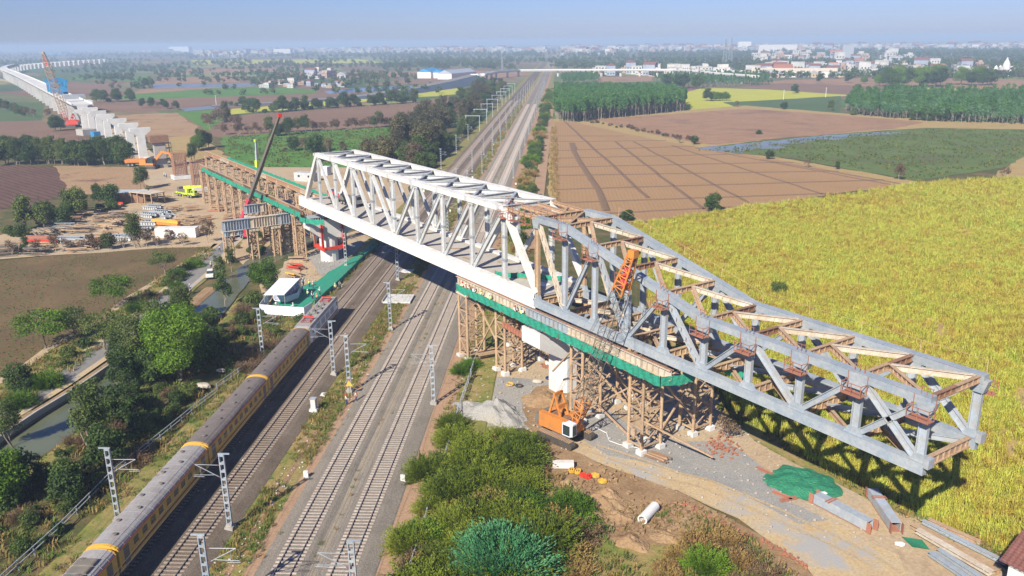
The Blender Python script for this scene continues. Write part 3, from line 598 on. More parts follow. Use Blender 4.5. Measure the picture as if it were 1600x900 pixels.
def tuft(n, h, spread, w, mat, seed, lean=.5):
    """a tuft of long narrow blades"""
    g = np.random.default_rng(seed); V = []; Fc = []
    for k in range(n):
        a = g.random()*6.283; r = spread*math.sqrt(g.random()); b0 = np.array([r*math.cos(a), r*math.sin(a), 0]); a2 = g.random()*6.283; L = h*(.55+.6*g.random()); le = lean*L*(.3+.9*g.random())
        t1 = b0+np.array([math.cos(a2)*le*.3, math.sin(a2)*le*.3, L*.62]); t2 = b0+np.array([math.cos(a2)*le, math.sin(a2)*le, L*(1-.25*g.random())]); s = np.array([-math.sin(a2), math.cos(a2), 0])*w*(.6+.8*g.random())
        j = len(V); V += [b0-s*.7, b0+s*.7, t1+s, t1-s, t2]; Fc += [(j, j+1, j+2, j+3), (j+3, j+2, j+4)]
    me = bpy.data.meshes.new('tuft'); me.from_pydata([tuple(v) for v in V], [], Fc); me.materials.append(mat); return me
# ================================================================== TREES AND GROUND COVER
# ---- left foreground: single trees
for a in [('big', 282, 596, 'big bright green broadleaf tree between the canal and the train', 1.02),
          ('bright', 415, 456, 'bright green rounded tree by the canal behind the white marquee', .92), ('bright', 8, 790, 'bright green tree at the left edge of the picture above the railing', .8),
          ('acacia', 180, 483, 'flat-topped acacia standing alone at the edge of the brown field', .84), ('acacia', 72, 545, 'acacia with a forked trunk on the road bank, left of two others', .86), ('acacia2', 118, 530, 'smaller acacia between the forked one and the flat-topped one', .8),
          ('acacia2', 165, 548, 'pale grey-green acacia leaning over the service road', .95), ('tall', 215, 590, 'tall thin-crowned tree between the canal and the big green tree', .95), ('tall', 150, 715, 'tall blue-green tree over the canal at the left', .92),
          ('slim', 215, 655, 'slender dark tree just below the big green tree', .7), ('slim', 190, 620, 'slender tree leaning beside the canal bend', .9), ('tall', 245, 540, 'loose olive tree behind the big green one', .8),
          ('slim', 352, 482, 'slender grey tree on the spit between canal and marquee', .95), ('slim', 345, 440, 'slender tree where the service road meets the canal', .75), ('slim', 362, 425, 'grey-green tree beside the low girder trestle', .7),
          ('bushd', 330, 500, 'dark bush at the canal edge below the slender tree', .9), ('weedy', 395, 480, 'olive bush left of the white enclosure', 1.6), ('weedy', 470, 505, 'small bush growing in front of the white enclosure wall', 1.2),
          ('tall', 20, 700, 'olive tree on the near canal bank at the left edge', .6), ('dark2', 30, 610, 'dark bushy tree on the road bank at the far left', .6)]:
    tpx(a[0], a[1], a[2], a[3], a[4])
# bushes on the road bank and the shady slope between canal and train
def clump(poly_px, spacing, keys, lab, group, smin=.7, smax=1.2, jit=.45, poly=None):
    poly = poly or [P(*q) for q in poly_px]
    for x, y in fill_points([(p[0], p[1]) for p in poly], spacing, jit):
        tree(random.choice(keys), (x, y, 0), lab, group, U(smin, smax))
clump([(0,640),(60,590),(120,550),(165,515),(205,480),(250,440),(275,425),(285,440),(240,478),(190,515),(140,556),(70,612),(0,665)], 4.2, ['bush', 'bush', 'weedy', 'bushd', 'featherg'], 'green bush on the bank between the brown field and the service road', 'bushes on the service road bank', .45, .8)
clump([(240,470),(282,425),(310,405),(318,415),(285,445),(255,480)], 3.4, ['featherg', 'weedy', 'bush'], 'bright green thicket beside the service road near the site', 'roadside thicket near the site', .4, .65)
clump([(110,700),(170,650),(230,612),(300,600),(330,560),(345,585),(290,650),(220,720),(130,800),(60,860),(-20,900),(-60,850),(20,760)], 3.0, ['bush', 'bushd', 'weedy', 'bush', 'barespray', 'dark2'], 'scrubby bush on the shady slope between canal and train', 'scrub on the slope left of the train', .35, .85)
clump([(335,520),(372,470),(400,465),(405,500),(470,515),(480,540),(440,560),(400,590),(350,570)], 3.6, ['bushdry', 'weedy', 'barespray', 'bush'], 'dry scrub between the canal and the locomotive', 'scrub beside the locomotive', .4, .8)
clump([(350,380),(395,375),(470,352),(500,338),(505,345),(470,362),(400,400)], 3.6, ['weedy', 'bushd', 'bushdry'], 'low bush on the canal bank under the grey girders', 'bushes on the canal bank by the girders', .4, .7)
# big feathery thicket right of the tracks
thick = [P(*q) for q in ((648,812),(668,750),(690,712),(722,690),(790,688),(832,705),(846,750),(836,800),(856,850),(850,900),(800,960),(640,960),(636,870))]
for x, y in fill_points([(p[0], p[1]) for p in thick], 2.7, .42): tree(random.choice(['feather', 'feather', 'feather2', 'feather', 'featherg', 'bush', 'strawbush', 'barespray']), (x, y, 0), 'feathery yellow-green thorn shrub in the big thicket right of the tracks', 'feathery thicket right of the tracks', U(.5, .95))
tpx('bluebush', 786, 902, 'large blue-green rounded shrub at the bottom edge of the picture', .95)
tpx('featherg', 722, 585, 'green weeds growing between fence and trestle footing', .5); tpx('featherg', 735, 575, 'green clump beside the rail-side tower footing', .45); tpx('feather', 706, 672, 'small feathery shrub by the fence corner at the gravel heap', .55)
clump([(850,800),(905,800),(930,850),(905,905),(860,890)], 2.2, ['barespray', 'strawbush', 'featherg'], 'dry brown-green shrub below the soil heaps', 'dry shrubs below the soil heaps', .5, .8)
clump([(1040,880),(1080,850),(1120,840),(1170,870),(1200,905),(1150,960),(1040,960)], 2.9, ['barespray', 'strawbush', 'strawbush', 'featherg'], 'bare brown shrub at the bottom beside the haul road', 'bare shrubs beside the haul road', .35, .75)
tpx('dry2', 1132, 690, 'bare thin tree at the edge of the cane beside the last trestle', .75)
tpx('bush', 1215, 462, 'dark green bush standing in the tall yellow cane', .95); tpx('dark2', 1114, 332, 'round dark green tree at the edge of the furrowed field and the cane', .85); tpx('bushd', 980, 345, 'dark bush half hidden behind the nose top at the field edge', 1.1)
clump([(150,620),(205,560),(262,505),(300,480),(322,500),(280,560),(230,600),(160,680)], 4.0, ['olive2', 'bush', 'slim', 'bushd', 'tall'], 'overhanging olive-green growth along the canal between the big tree and the road', 'overgrown canal side', .4, .75)
tpx('dry', 1404, 282, 'bare brown tree at the lower edge of the flooded crop', .9); tpx('dry2', 1568, 282, 'dry tree by the right edge of the flooded crop', .9); tpx('dark2', 1202, 249, 'small dark green tree where the pond meets the furrowed field', .55)
tpx('dark2', 1085, 226, 'dark bush beside the left end of the pond', .6); tpx('dry2', 1062, 224, 'dry bush left of the pond', .7); tpx('dry2', 1262, 262, 'thin dry tree in the flooded crop', .7); tpx('olive2', 1308, 265, 'small olive tree in the flooded crop', .35); tpx('bush', 1186, 210, 'small green bush on the red-brown field', .8)
# hedge line between furrowed and red-brown fields
for k in range(22):
    f = k/21; p = P(920+f*160+U(-3, 3), 190+f*30+U(-2, 2)); tree(random.choice(['bushdry', 'bushdry', 'weedy']), p, 'dry brown hedge bush between the furrowed and red-brown fields', 'hedge between the two brown fields', U(.6, 1.2))
# strip of bushes right of the railway beyond the bridge
for k in range(120):
    s = 10+k*6.0+U(-2, 2); t = 47.5+U(-1.6, 3.0); key = random.choice(['bush', 'featherg', 'bushd', 'bush', 'weedy', 'strawbush'])
    if S(s, t).x > 55: continue
    tree(key, S(s, t), 'green bush in the strip between the railway and the furrowed field', 'bush strip right of the railway', U(.75, 1.35))
# tall trees left of the railway beyond the bridge
for k in range(150):
    s = 118+k*4.2+U(-3, 3); w = 17+14*math.sin(min(1, k/30)*1.57); t = 2.5-U(0, w)
    tree(random.choice(['olive', 'olive', 'dark', 'olive2', 'dry', 'dark']), S(s, t), 'tall olive-brown tree in the belt left of the railway', 'tree belt left of the railway', U(.85, 1.35))
for k in range(40):
    s = 112+k*7+U(-3, 3); tree(random.choice(['bush', 'bushd', 'olive2']), S(s, 4.0+U(-2, 2)), 'low bush at the foot of the railway tree belt', 'bushes at the foot of the tree belt', U(.7, 1.2))
# rows of trees in the left middle distance
def row(pts, n, keys, lab, group, smin=.7, smax=1.1, off=2.0):
    w = [P(*q) for q in pts]; L = [0]
    for a, c in zip(w[:-1], w[1:]): L.append(L[-1]+(c-a).length)
    for k in range(n):
        d = L[-1]*(k+U(.2, .8))/n; i = max(j for j in range(len(L)-1) if L[j] <= d); p = w[i].lerp(w[i+1], (d-L[i])/(L[i+1]-L[i]))
        tree(random.choice(keys), (p.x+U(-off, off), p.y+U(-off, off), 0), lab, group, U(smin, smax))
row([(0,258),(60,256),(130,258),(205,256)], 34, ['dark', 'dark', 'tall', 'dark2', 'olive2'], 'dark green tree in the wood in front of the hammerhead piers', 'wood in front of the free-standing piers', .8, 1.1, 2)
row([(0,245),(60,242),(130,244),(200,244)], 30, ['dark', 'dark', 'dark2'], 'dark green tree at the back of the wood by the piers', 'wood in front of the free-standing piers', .7, 1.0, 3)
row([(0,170),(40,182),(75,186)], 12, ['dry', 'dark2', 'olive2'], 'grey-brown tree beside the viaduct at the left edge', 'trees beside the viaduct', .8, 1.1, 3)
row([(78,205),(96,204)], 3, ['dark', 'dark2'], 'green tree in front of the red crane base', 'trees by the red crane', .8, 1.0, 3)
clump([(190,600),(225,560),(250,540),(300,500),(330,505),(345,560),(300,590),(240,610)], 3.4, ['bushd', 'bush', 'dark2', 'slim'], 'dark undergrowth around the big bright green tree', 'undergrowth round the big tree', .5, .9)
row([(0,372),(40,365),(80,352),(120,340),(160,328),(185,315)], 20, ['dark2', 'bushd', 'olive2', 'bush'], 'dark green tree in the thicket above the material yard', 'thicket above the material yard', .7, 1.15, 4)
row([(215,300),(232,292)], 2, ['olive2', 'tall'], 'grey-green tree at the back of the material yard', 'trees at the back of the yard', .7, .8, 1)
row([(10,402),(80,396),(150,392),(205,388),(240,386),(300,384)], 15, ['dry', 'slim', 'dry2', 'dry2', 'dry'], 'thin bare-stemmed tree along the front of the material yard', 'thin trees along the yard front', .55, .85, 1)
tpx('tall', 212, 388, 'tall green tree in the middle of the yard front', .85); tpx('dark2', 170, 390, 'round dark bush among the thin yard trees', .6); tpx('dry', 325, 380, 'wide bare dry tree beside the low grey girders', .85); tpx('acacia2', 258, 430, 'thin olive tree on the corner of the brown field', .8)
row([(222,168),(240,169),(282,172)], 7, ['dark', 'dark', 'dry'], 'dark tree in the row of four by the small flooded patch', 'row of dark trees by the flooded patch', .7, .9, 2)
row([(150,160),(175,160),(190,158),(215,157)], 8, ['dark2', 'bushd', 'dark'], 'dark bush beside the dirt track in the left distance', 'bushes by the left dirt track', .9, 1.3, 3)
row([(215,138),(235,135)], 4, ['dark', 'bright'], 'green tree at the corner of the long pond', 'trees at the long pond', 1, 1.3, 3)
row([(318,205),(330,190),(345,182),(355,190),(365,205)], 14, ['dry', 'dry', 'olive', 'dry2'], 'brown leafless tree in the clump beside the striped green plot', 'brown tree clump', .9, 1.25, 4)
row([(305,238),(318,232),(336,232)], 4, ['bright', 'olive2', 'bright'], 'bright green tree at the corner of the green field', 'green trees at the field corner', .8, 1.05, 2)
row([(300,258),(304,248)], 2, ['tall', 'bright'], 'green tree behind the end of the orange-rusted girder', 'trees behind the approach girder', .7, .8, 1)
row([(345,211),(400,209),(470,206),(540,203),(600,199),(650,196)], 44, ['dry', 'dry', 'dry2', 'olive2', 'dry'], 'leafless brown tree in the row above the green field', 'brown tree row above the green field', .7, 1.1, 2)
row([(430,213),(452,211)], 3, ['dark', 'dark2'], 'dark green tree next to the red crane tip', 'dark trees by the crane tip', .8, 1, 2)
row([(375,176),(430,176),(470,172),(520,169),(560,166),(610,163),(655,160)], 42, ['dark2', 'bushd', 'dark', 'olive2', 'dark2'], 'dark bush on the yellow-green bank below the embankment road', 'bushes below the embankment road', .9, 1.3, 4)
row([(360,165),(400,168)], 6, ['bush', 'dark2'], 'green bush left of the embankment road', 'bushes left of the embankment', .9, 1.2, 4)
row([(440,236),(480,238),(545,240)], 9, ['dry', 'bushdry', 'dark2'], 'grey scrub behind the left end of the bridge truss', 'scrub behind the bridge end', .8, 1.2, 4)
row([(620,270),(655,268),(680,262)], 6, ['bushd', 'olive2', 'dark2'], 'dark tree behind the bridge by the minor road', 'trees by the minor road', .8, 1.1, 3)
row([(655,252),(668,246),(680,238)], 8, ['olive', 'dark', 'olive'], 'large dark tree at the near end of the railway tree belt', 'near end of the tree belt', 1.1, 1.35, 3)
# right middle distance
row([(1060,212-4),(1062,206)], 1, ['dry2'], 'dry bush', None, .5, .6, 1) if 0 else None
row([(1098,158),(1112,158),(1135,157)], 7, ['bright', 'dark', 'bright'], 'round green tree between the yellow plots', 'green trees between the yellow plots', .8, 1.1, 3)
row([(1040,135),(1058,140),(1075,137)], 5, ['dark', 'dark'], 'big dark tree behind the right end of the plantation', 'dark trees behind the plantation', 1.3, 1.7, 4)
row([(1085,138),(1100,139)], 3, ['bright', 'dark'], 'bright green tree right of the big dark ones', 'green trees right of the plantation', 1.2, 1.5, 3)
row([(1150,168),(1155,166)], 1, ['dry'], 'small dry tree at the end of the yellow plot', None, .6, .7, 1)
for px, py, k_, lab, s in ((1242,146,'dark2','dark round bush on the brown strip beyond the yellow plot',1.2),(1225,171,'dark2','dark tree at the edge of the dull green plot',.8),(1298,173,'olive2','olive tree left of the right-hand plantation',.8),(1339,145,'dark2','lone round tree at the end of the brown strip',1.2),(1395,147,'olive2','grey-green tree behind the right-hand plantation',1.6),(1280,130,'dark','dark tree in the row before the village',1.1),(1325,130,'dark','second dark tree in the row before the village',1.2),(1350,131,'bright','green tree left of the big banyan grove',1.1),(1333,180,'bush','low bush at the left foot of the right-hand plantation',1.2)): tpx(k_, px, py, lab, s)
row([(1372,134),(1400,136),(1425,135),(1450,136),(1472,135)], 14, ['bright', 'dark', 'big', 'dark'], 'huge dark green crown in the banyan grove beyond the yellow strip', 'banyan grove', 1.45, 1.9, 6)
row([(1500,133),(1530,134),(1555,133)], 9, ['dark', 'big', 'dark'], 'huge dark crown in the second grove at the right', 'second grove at the right', 1.3, 1.75, 6)
# ---- plantations: the front rows as trees, the inside as one stand
def plantation(name, poly_px, keys, lab, group, spacing, front, smin, smax, nfront):
    poly = [(p.x, p.y) for p in (P(*q) for q in poly_px)]; a, c = P(*front[0]), P(*front[1])
    pts = fill_points(poly, spacing, .3); pts.sort(key=lambda p: (CAM-Vector((p[0], p[1], 0))).length)
    for x, y in pts[:nfront]: tree(random.choice(keys), (x, y, 0), lab, group, U(smin, smax))
    rest = pts[nfront:]
    if rest:
        me = []
        for k in keys: me += [join2(TREES[k][2], TREES[k][3])]
        scatter(name, rest, me, smin, smax)
def join2(a, b):
    bm = bmesh.new(); bm.from_mesh(a); n = len(bm.faces); bm.from_mesh(b); bm.faces.ensure_lookup_table()
    for f in bm.faces[n:]: f.material_index = 1
    me = bpy.data.meshes.new('tree'); bm.to_mesh(me); bm.free(); me.materials.append(a.materials[0]); me.materials.append(b.materials[0]); return me
plantation('plantation_stand', [(868,190),(895,193),(930,188),(1000,181),(1068,174),(1072,166),(1050,156),(960,152),(868,152)], ['euca', 'euca2'], 'slim straight tree in the front rows of the dense green plantation right of the railway', 'front rows of the dense plantation', 3.6, ((880,192),(1068,174)), .85, 1.1, 140)
plantation('far_plantation_stand', [(876,134),(935,130),(935,121),(878,122)], ['euca', 'euca2'], 'x', None, 5.5, ((876,134),(935,130)), .55, .75, 0)
plantation('mixed_plantation_stand', [(1330,180),(1440,190),(1520,193),(1680,198),(1700,165),(1600,155),(1500,156),(1400,154),(1335,160),(1318,172)], ['eucab', 'eucab', 'euca2'], 'bushy blue-green tree at the front of the right-hand plantation', 'front of the right-hand plantation', 4.6, ((1330,180),(1640,198)), .7, 1.05, 110)
row([(1420,188),(1450,189),(1480,191)], 6, ['dark', 'dark2'], 'dark round tree in front of the right-hand plantation', 'dark trees in front of the plantation', .7, .9, 2)
plantation('dark_plantation_stand', [(1022,126),(1110,121),(1190,124),(1206,134),(1100,137),(1035,134)], ['eucab', 'euca'], 'x', None, 7, ((876,134),(935,130)), .6, .85, 0)
# ---- distant groves and scattered trees that read as masses
far = [join2(TREES[k][2], TREES[k][3]) for k in ('dark2', 'olive2')]
def small(key, n, size, mat, seed, h, R):
    bl = lobes(h, R, .3, 7, seed); me = leaves(bl, n, size, M[mat], seed, shell=.4); return me
FAR = [small('a', 170, 1.7, 'lf_dark', 61, 9, 5.5), small('b', 170, 1.7, 'lf_mid', 62, 8, 5), small('c', 150, 1.6, 'lf_dark', 63, 7, 6), small('d', 150, 1.6, 'lf_olive', 64, 8, 5)]
def far_trees(name, n, y0, y1, x0=-100, x1=1700, smin=.8, smax=1.6, prob=None, protos=None):
    pts = []
    for k in range(n):
        py = y0+(y1-y0)*rnd(); px = U(x0, x1); p = P(px, py)
        s, t = p.dot(RD), p.dot(RN)
        if 0 < t < 60: continue
        if min((p.x-v.x)**2+(p.y-v.y)**2 for v in vpts) < 90**2: continue
        if prob and rnd() > prob(px, py): continue
        m_ = random.choice((1, 1, 3, 6)); sp = 14+(p-CAM).length*.006; a = U(0, 3.14) if rnd() < .3 else .55+U(-.1, .1)
        for q in range(m_): d = (q-m_/2)*sp*.7; pts.append((p.x+d*math.cos(a)+U(-5, 5), p.y+d*math.sin(a)+U(-5, 5)))
    return scatter(name, pts, protos or FAR, smin, smax)
far_trees('distant_tree_belts', 1500, 76, 90, smin=1.0, smax=2.0)
far_trees('distant_trees', 420, 90, 108, smin=.9, smax=1.6)
far_trees('scattered_far_trees', 90, 108, 128, 150, 620, .7, 1.2)
far_trees('village_trees', 330, 97, 123, 1180, 1700, .8, 1.5)
far_trees('left_far_trees', 90, 100, 150, 100, 700, .7, 1.1)
far_trees('behind_flyover_trees', 200, 92, 108, 600, 1250, 1.0, 1.7)
# ---- cane field: tall leafy clumps
cane_poly = [(p.x, p.y) for p in (P(*q) for q in ((985,356),(1130,335),(1300,315),(1430,293),(1560,286),(1800,280),(2150,430),(1950,760),(1720,905),(1600,880),(1560,862),(1500,838),(1425,803),(1330,758),(1240,706),(1190,672),(1135,628),(1090,560),(1060,520),(1010,470),(990,400)))]
CT = [tuft(46, 2.3, .8, .045, M['cane'], 41, .5), tuft(46, 2.0, .85, .05, M['cane'], 42, .65), tuft(42, 2.5, .75, .045, M['cane'], 43, .4)]
from mathutils.noise import noise as mno
pts = [(x, y, 0) for x, y in fill_points(cane_poly, .9, .5) if mno(Vector((x*.06, y*.06, 2)))+.35*mno(Vector((x*.3, y*.3, 7))) > -.42 or rnd() < .35]
pts = [p for p in pts if abs(((p[0]*.42+p[1]*.91)%26)-13) > .9 or rnd() < .35]
near_p = [p for p in pts if (Vector(p)-CAM).length < 260]; far_p = [p for p in pts if (Vector(p)-CAM).length >= 260]
scatter('cane_crop', near_p, CT, .62, 1.0); 
if far_p: scatter('far_cane_crop', far_p[::2], CT, .95, 1.35)
# ---- weeds, straw and litter
WT = [tuft(16, .55, .4, .035, M['weed'], 51, .7), tuft(16, .45, .45, .04, M['weed'], 52, .9), tuft(14, .6, .35, .03, M['straw'], 53, .6)]
def weeds(name, poly_px, spacing, lo=.5, hi=1.3, protos=None, keep=1.0, world=None, z=.3):
    poly = world or [(p.x, p.y) for p in (P(*q) for q in poly_px)]
    from mathutils import noise as mn
    pts = [(x, y, z) for x, y in fill_points(poly, spacing, .5) if mn.noise(Vector((x*.12, y*.12, 3)))+rnd()*.5 > .55-.55*keep]
    return scatter(name, pts, protos or WT, lo, hi)
def strip(s0, s1, t0, t1): return [tuple(S(s, t))[:2] for s, t in ((s0, t0), (s1, t0), (s1, t1), (s0, t1))]
weeds('verge_weeds', None, .62, .6, 1.4, None, .95, strip(-140, 140, 25.3, 29.2)); weeds('rail_side_weeds', None, .8, .5, 1.2, None, .7, strip(-140, 150, 43.8, 46.6))
weeds('embankment_weeds', None, .85, .6, 1.5, None, .8, strip(-140, -42, 7.8, 13.0)); weeds('slope_grass', None, .85, .6, 1.3, None, .7, strip(-42, 60, 11.4, 13.4)); weeds('slope_weeds', None, 1.25, .8, 2.0, None, .8, strip(-150, -40, -6, 8), 0)
weeds('track_weeds', None, 1.7, .4, .9, [WT[0], WT[2]], .35, strip(-140, 200, 34.9, 36.8), .5); weeds('shoulder_weeds', None, 1.6, .4, .9, None, .4, strip(-140, 120, 29.0, 31.2), .4)
weeds('far_verge_weeds', None, 1.6, 1.0, 2.4, None, .9, strip(140, 500, 25.3, 29.2))
weeds('road_bank_weeds', [(-60,650),(60,563),(185,476),(306,398),(330,384),(340,392),(250,465),(160,545),(40,635),(-60,710)], .9, .9, 2.2, None, .85, None, 0)
weeds('canal_bank_weeds', [(100,700),(208,610),(280,560),(345,520),(400,470),(440,470),(400,560),(330,610),(240,700),(120,800),(20,880),(-60,850)], 1.3, .8, 1.8, None, .75, None, 0)
weeds('yard_edge_weeds', [(840,745),(870,730),(900,790),(960,840),(1060,850),(1110,815),(1180,850),(1270,930),(1260,980),(860,980)], .8, .6, 1.5, None, .7, None, .5)
weeds('cane_edge_grass', [(1110,600),(1140,600),(1250,665),(1340,722),(1440,785),(1560,862),(1580,885),(1500,850),(1420,812),(1320,760),(1220,700),(1130,655)], .75, .8, 2.0, None, .8, None, .0)
weeds('thicket_floor_weeds', [(640,820),(700,680),(840,690),(870,830),(860,960),(640,960)], 1.0, .8, 2, None, .9, None, .3)
GT = [tuft(9, .6, .5, .09, M['lf_mid'], 57, .8), tuft(9, .5, .5, .09, M['weed'], 58, .9)]
weeds('flooded_crop_plants', [(1090,236),(1215,222),(1345,210),(1450,203),(1640,206),(1640,230),(1560,260),(1430,281),(1240,247),(1130,238)], 1.9, .7, 1.6, GT, .45, None, .2)
weeds('green_crop_plants', [(355,214),(500,206),(640,199),(652,232),(600,256),(470,262),(400,262),(356,240)], 2.0, .8, 1.7, GT, .6, None, .2)
weeds('field_edge_straw', [(862,200),(870,200),(872,300),(880,350),(866,345),(858,260)], 1.6, 1, 2.4, [WT[2]], 1, None, .3)
# crop plants of the sparse brown field
mb = MB(); 
CR = [tuft(7, .32, .22, .07, M['weed'], 55, 1.0)]
weeds('sparse_crop', [(-60,420),(60,404),(200,392),(322,384),(300,402),(250,434),(185,474),(120,522),(60,560),(-10,600)], 1.0, .35, .9, CR, .8, None, .1)
cl_ = []
for q_ in range(3):
    r_ = random.Random(q_); c_ = MB(); c_.hexa([(x*r_.uniform(.6, 1.2), y*r_.uniform(.6, 1.2), z*r_.uniform(.6, 1.3)) for z in (0, .22) for x, y in ((-.26, -.2), (.2, -.26), (.26, .2), (-.2, .24))]); cl_.append(c_.mesh('clod', E1['mud']))
weeds('soil_clods', [(850,735),(880,722),(905,716),(1000,752),(1060,778),(1150,820),(1180,850),(1080,850),(960,850),(900,800),(862,770)], .55, .3, 1.3, cl_, .55, None, .2)
weeds('ditch_weeds', [(868,760),(900,790),(960,845),(1060,850),(1150,825),(1060,785),(960,800),(900,770)], 1.0, .5, 1.2, None, .35, None, .2)
lm_ = MB(); lm_.box((0, 0, .05), (.16, .10, .05)); LT = [lm_.mesh('litter', M['white'])]
lp = [tuple(S(U(-140, 60), 27.4+random.gauss(0, .9), .36)) for _ in range(420)]+[tuple(S(U(-140, 0), 13.2+random.gauss(0, .8), .3)) for _ in range(130)]+[tuple(S(U(-140, -20), U(16, 23), .63)) for _ in range(50)]
scatter('litter', lp, LT, .4, 1.5)
for q in (((455,470),(540,455),(575,410),(520,370),(440,405)), ((716,560),(860,530),(1100,620),(1300,780),(1400,850),(1200,840),(1000,750),(720,660))):
    poly = [(p.x, p.y) for p in (P(*v) for v in q)]; sm = MB(); sm.hexa([(x, y, z) for z in (0, .12) for x, y in ((-.12, -.1), (.1, -.14), (.15, .08), (-.08, .13))])
    scatter('loose_stones', [(x, y, ZG) for x, y in fill_points(poly, 1.5, .5)], [sm.mesh('stone', M['stone'])], .3, 1.2)
# ================================================================== RAILWAY
RZ = .80; TRK = [16.40, 21.73, 32.99, 38.66]
RANG = RA   # direction of the rails
def track(t, label, mat, sl):
    root = thing('railway_track', label, 'railway track', tuple(S(-100, t, .62)), 0)
    for e in (-.838, .838):
        mb = MB(); ss = [-165, 1500]
        for a, c in zip(ss[:-1], ss[1:]):
            mb.beam(S(a, t+e, .775), S(c, t+e, .775), .075, .04, mi=1); mb.beam(S(a, t+e, .71), S(c, t+e, .71), .03, .09); mb.beam(S(a, t+e, .655), S(c, t+e, .655), .15, .02)
        part('rail', mb, [M['rail'], M['railtop']], root, world=True)
    # one sleeper with a waisted concrete body and two rail pads
    mb = MB(); x = [-1.37, -.95, -.45, .45, .95, 1.37]; w = [.15, .14, .10, .10, .14, .15]; z = [.10, .12, .085, .085, .12, .10]
    mb.loft([[(-w[i], x[i], -.06), (w[i], x[i], -.06), (w[i]*.8, x[i], z[i]-.06), (-w[i]*.8, x[i], z[i]-.06)] for i in range(6)])
    for e in (-.838, .838): mb.box((0, e, .052), (.2, .3, .03))
    me = mb.mesh('sleeper', mat)
    for k in range(300):
        s = -148+k*sl; o = bpy.data.objects.new('sleeper', me); C.objects.link(o); o.parent = root
        o.location = S(s, t, .62)-root.location; o.rotation_euler = (0, 0, RA+U(-.012, .012))
    mb = MB()
    for k in range(300, 1100):
        s = -148+k*sl; c = S(s, t, .62); mb.box((c.x, c.y, c.z), (.28, 2.74, .12), RA)
    part('far_sleepers', mb, mat, root, world=True, kind='stuff')
track(TRK[0], 'leftmost of the four tracks, the oil-stained one carrying the passenger train', M['sleeper'], .64)
track(TRK[1], 'empty stained track next to the passenger train, second from the left', M['sleeper'], .64)
track(TRK[2], 'third track from the left on clean grey ballast beside the weedy verge', M['sleeper2'], .60)
track(TRK[3], 'rightmost of the four tracks, next to the construction yard fence', M['sleeper2'], .60)
# ---- overhead line masts
def mast(side, arm=True, h=9.0, lattice=True):
    """local x points to the track"""
    r = thing('catenary_mast', 'x', 'catenary mast')
    mb = MB(); w = .25
    for e in (-1, 1): mb.beam((e*w, 0, .3), (e*w, 0, h), .26, .09, up=(1, 0, 0)); 
    part('mast_channel', mb, M['galv'], r)
    mb = MB(); n = int(h/.95)
    for k in range(n+1):
        zz = .5+k*(h-.6)/n
        for e in (-.12, .12): mb.box((0, e, zz), (.42, .04, .26))
    part('batten_plates', mb, M['galv'], r, kind='stuff')
    mb = MB(); mb.prism([(-.45, -.45), (.45, -.45), (.45, .45), (-.45, .45)], -.3, .45); mb.prism([(-.3, -.3), (.3, -.3), (.3, .3), (-.3, .3)], .45, .75); part('footing', mb, M['conc_grey'], r)
    mb = MB(); mb.beam((-.9, 0, h+.06), (.35, 0, h+.06), .16, .12) ; part('top_bracket', mb, M['galv'], r)
    if arm:
        L = 3.0; mb = MB(); mb.cyl((.1, 0, 7.7), (L, 0, 7.75), .035, n=5); mb.cyl((.1, 0, 6.1), (L, 0, 7.75), .04, n=5)
        mb.cyl((1.0, 0, 6.55), (L+.2, 0, 6.5), .03, n=5); mb.cyl((L-.55, 0, 6.5), (L-.55, 0, 7.4), .02, n=4); mb.cyl((L-.9, 0, 6.3), (L+.3, 0, 6.34), .025, n=4)
        part('cantilever_arm', mb, M['galv'], r)
        for z_ in (7.7, 6.15):
            mb = MB()
            for q in range(4): mb.cyl((.25+q*.09, 0, z_+(.12+.036*q if z_ < 7 else .003*q)), (.30+q*.09, 0, z_+(.14+.036*q if z_ < 7 else .003*q)), .085, n=6)
            part('insulator', mb, M['tile'], r)
    return Proto(r)
ma = mast(1)
ml = [(-111.2, 11.4, 1, 'catenary mast left of the passenger train, nearest the camera'), (-62.6, 10.6, 1, 'catenary mast left of the train beside the second coach'), (-3, 9.6, 1, 'catenary mast behind the green carpet, just left of the tracks under the bridge'),
      (-112.6, 24.6, -1, 'tall catenary mast between the empty second track and the weedy verge, nearest the camera'), (-69.6, 24.5, -1, 'catenary mast beside the second track, abreast of the locomotive tail'), (-15.8, 24.4, -1, 'catenary mast beside the second track in front of the bridge shadow'),
      (-127.3, 28.7, 1, 'catenary mast at the bottom edge of the picture left of the third track'), (-76.0, 28.6, 1, 'catenary mast with the small yellow sign, left of the third track'), (-48.2, 29.3, 1, 'catenary mast standing by the pale concrete slab left of the third track'),
      (-127.6, 42.1, -1, 'catenary mast at the bottom edge of the picture over the rightmost track'), (-79.9, 41.9, -1, 'catenary mast beside the rightmost track next to the crushed stone yard'), (-29, 42.0, -1, 'catenary mast beside the rightmost track close to the first trestle tower')]
for s, t, d, lab in ml:
    ma.place(tuple(S(s, t, .0 if t < 12 else .32)), RA+(-math.pi/2 if d > 0 else math.pi/2), lab, 'catenary masts along the railway')
for t, d, s0, lab in ((10.6, 1, 47, 'catenary mast beyond the bridge on the far left side of the railway'), (24.5, -1, 38, 'catenary mast beyond the bridge between the second track and the verge'), (28.8, 1, 34, 'catenary mast beyond the bridge left of the third track'), (42.0, -1, 22, 'catenary mast beyond the bridge on the right side of the rightmost track')):
    for k in range(15):
        s = s0+k*52
        if t < 11 and k > 4: continue
        ma.place(tuple(S(s, t, 0 if t < 12 else .32)), RA+(-math.pi/2 if d > 0 else math.pi/2), ORD[k]+' '+lab, 'catenary masts along the railway', (1, .62, 1) if k < 2 else (.8, .5, .95))
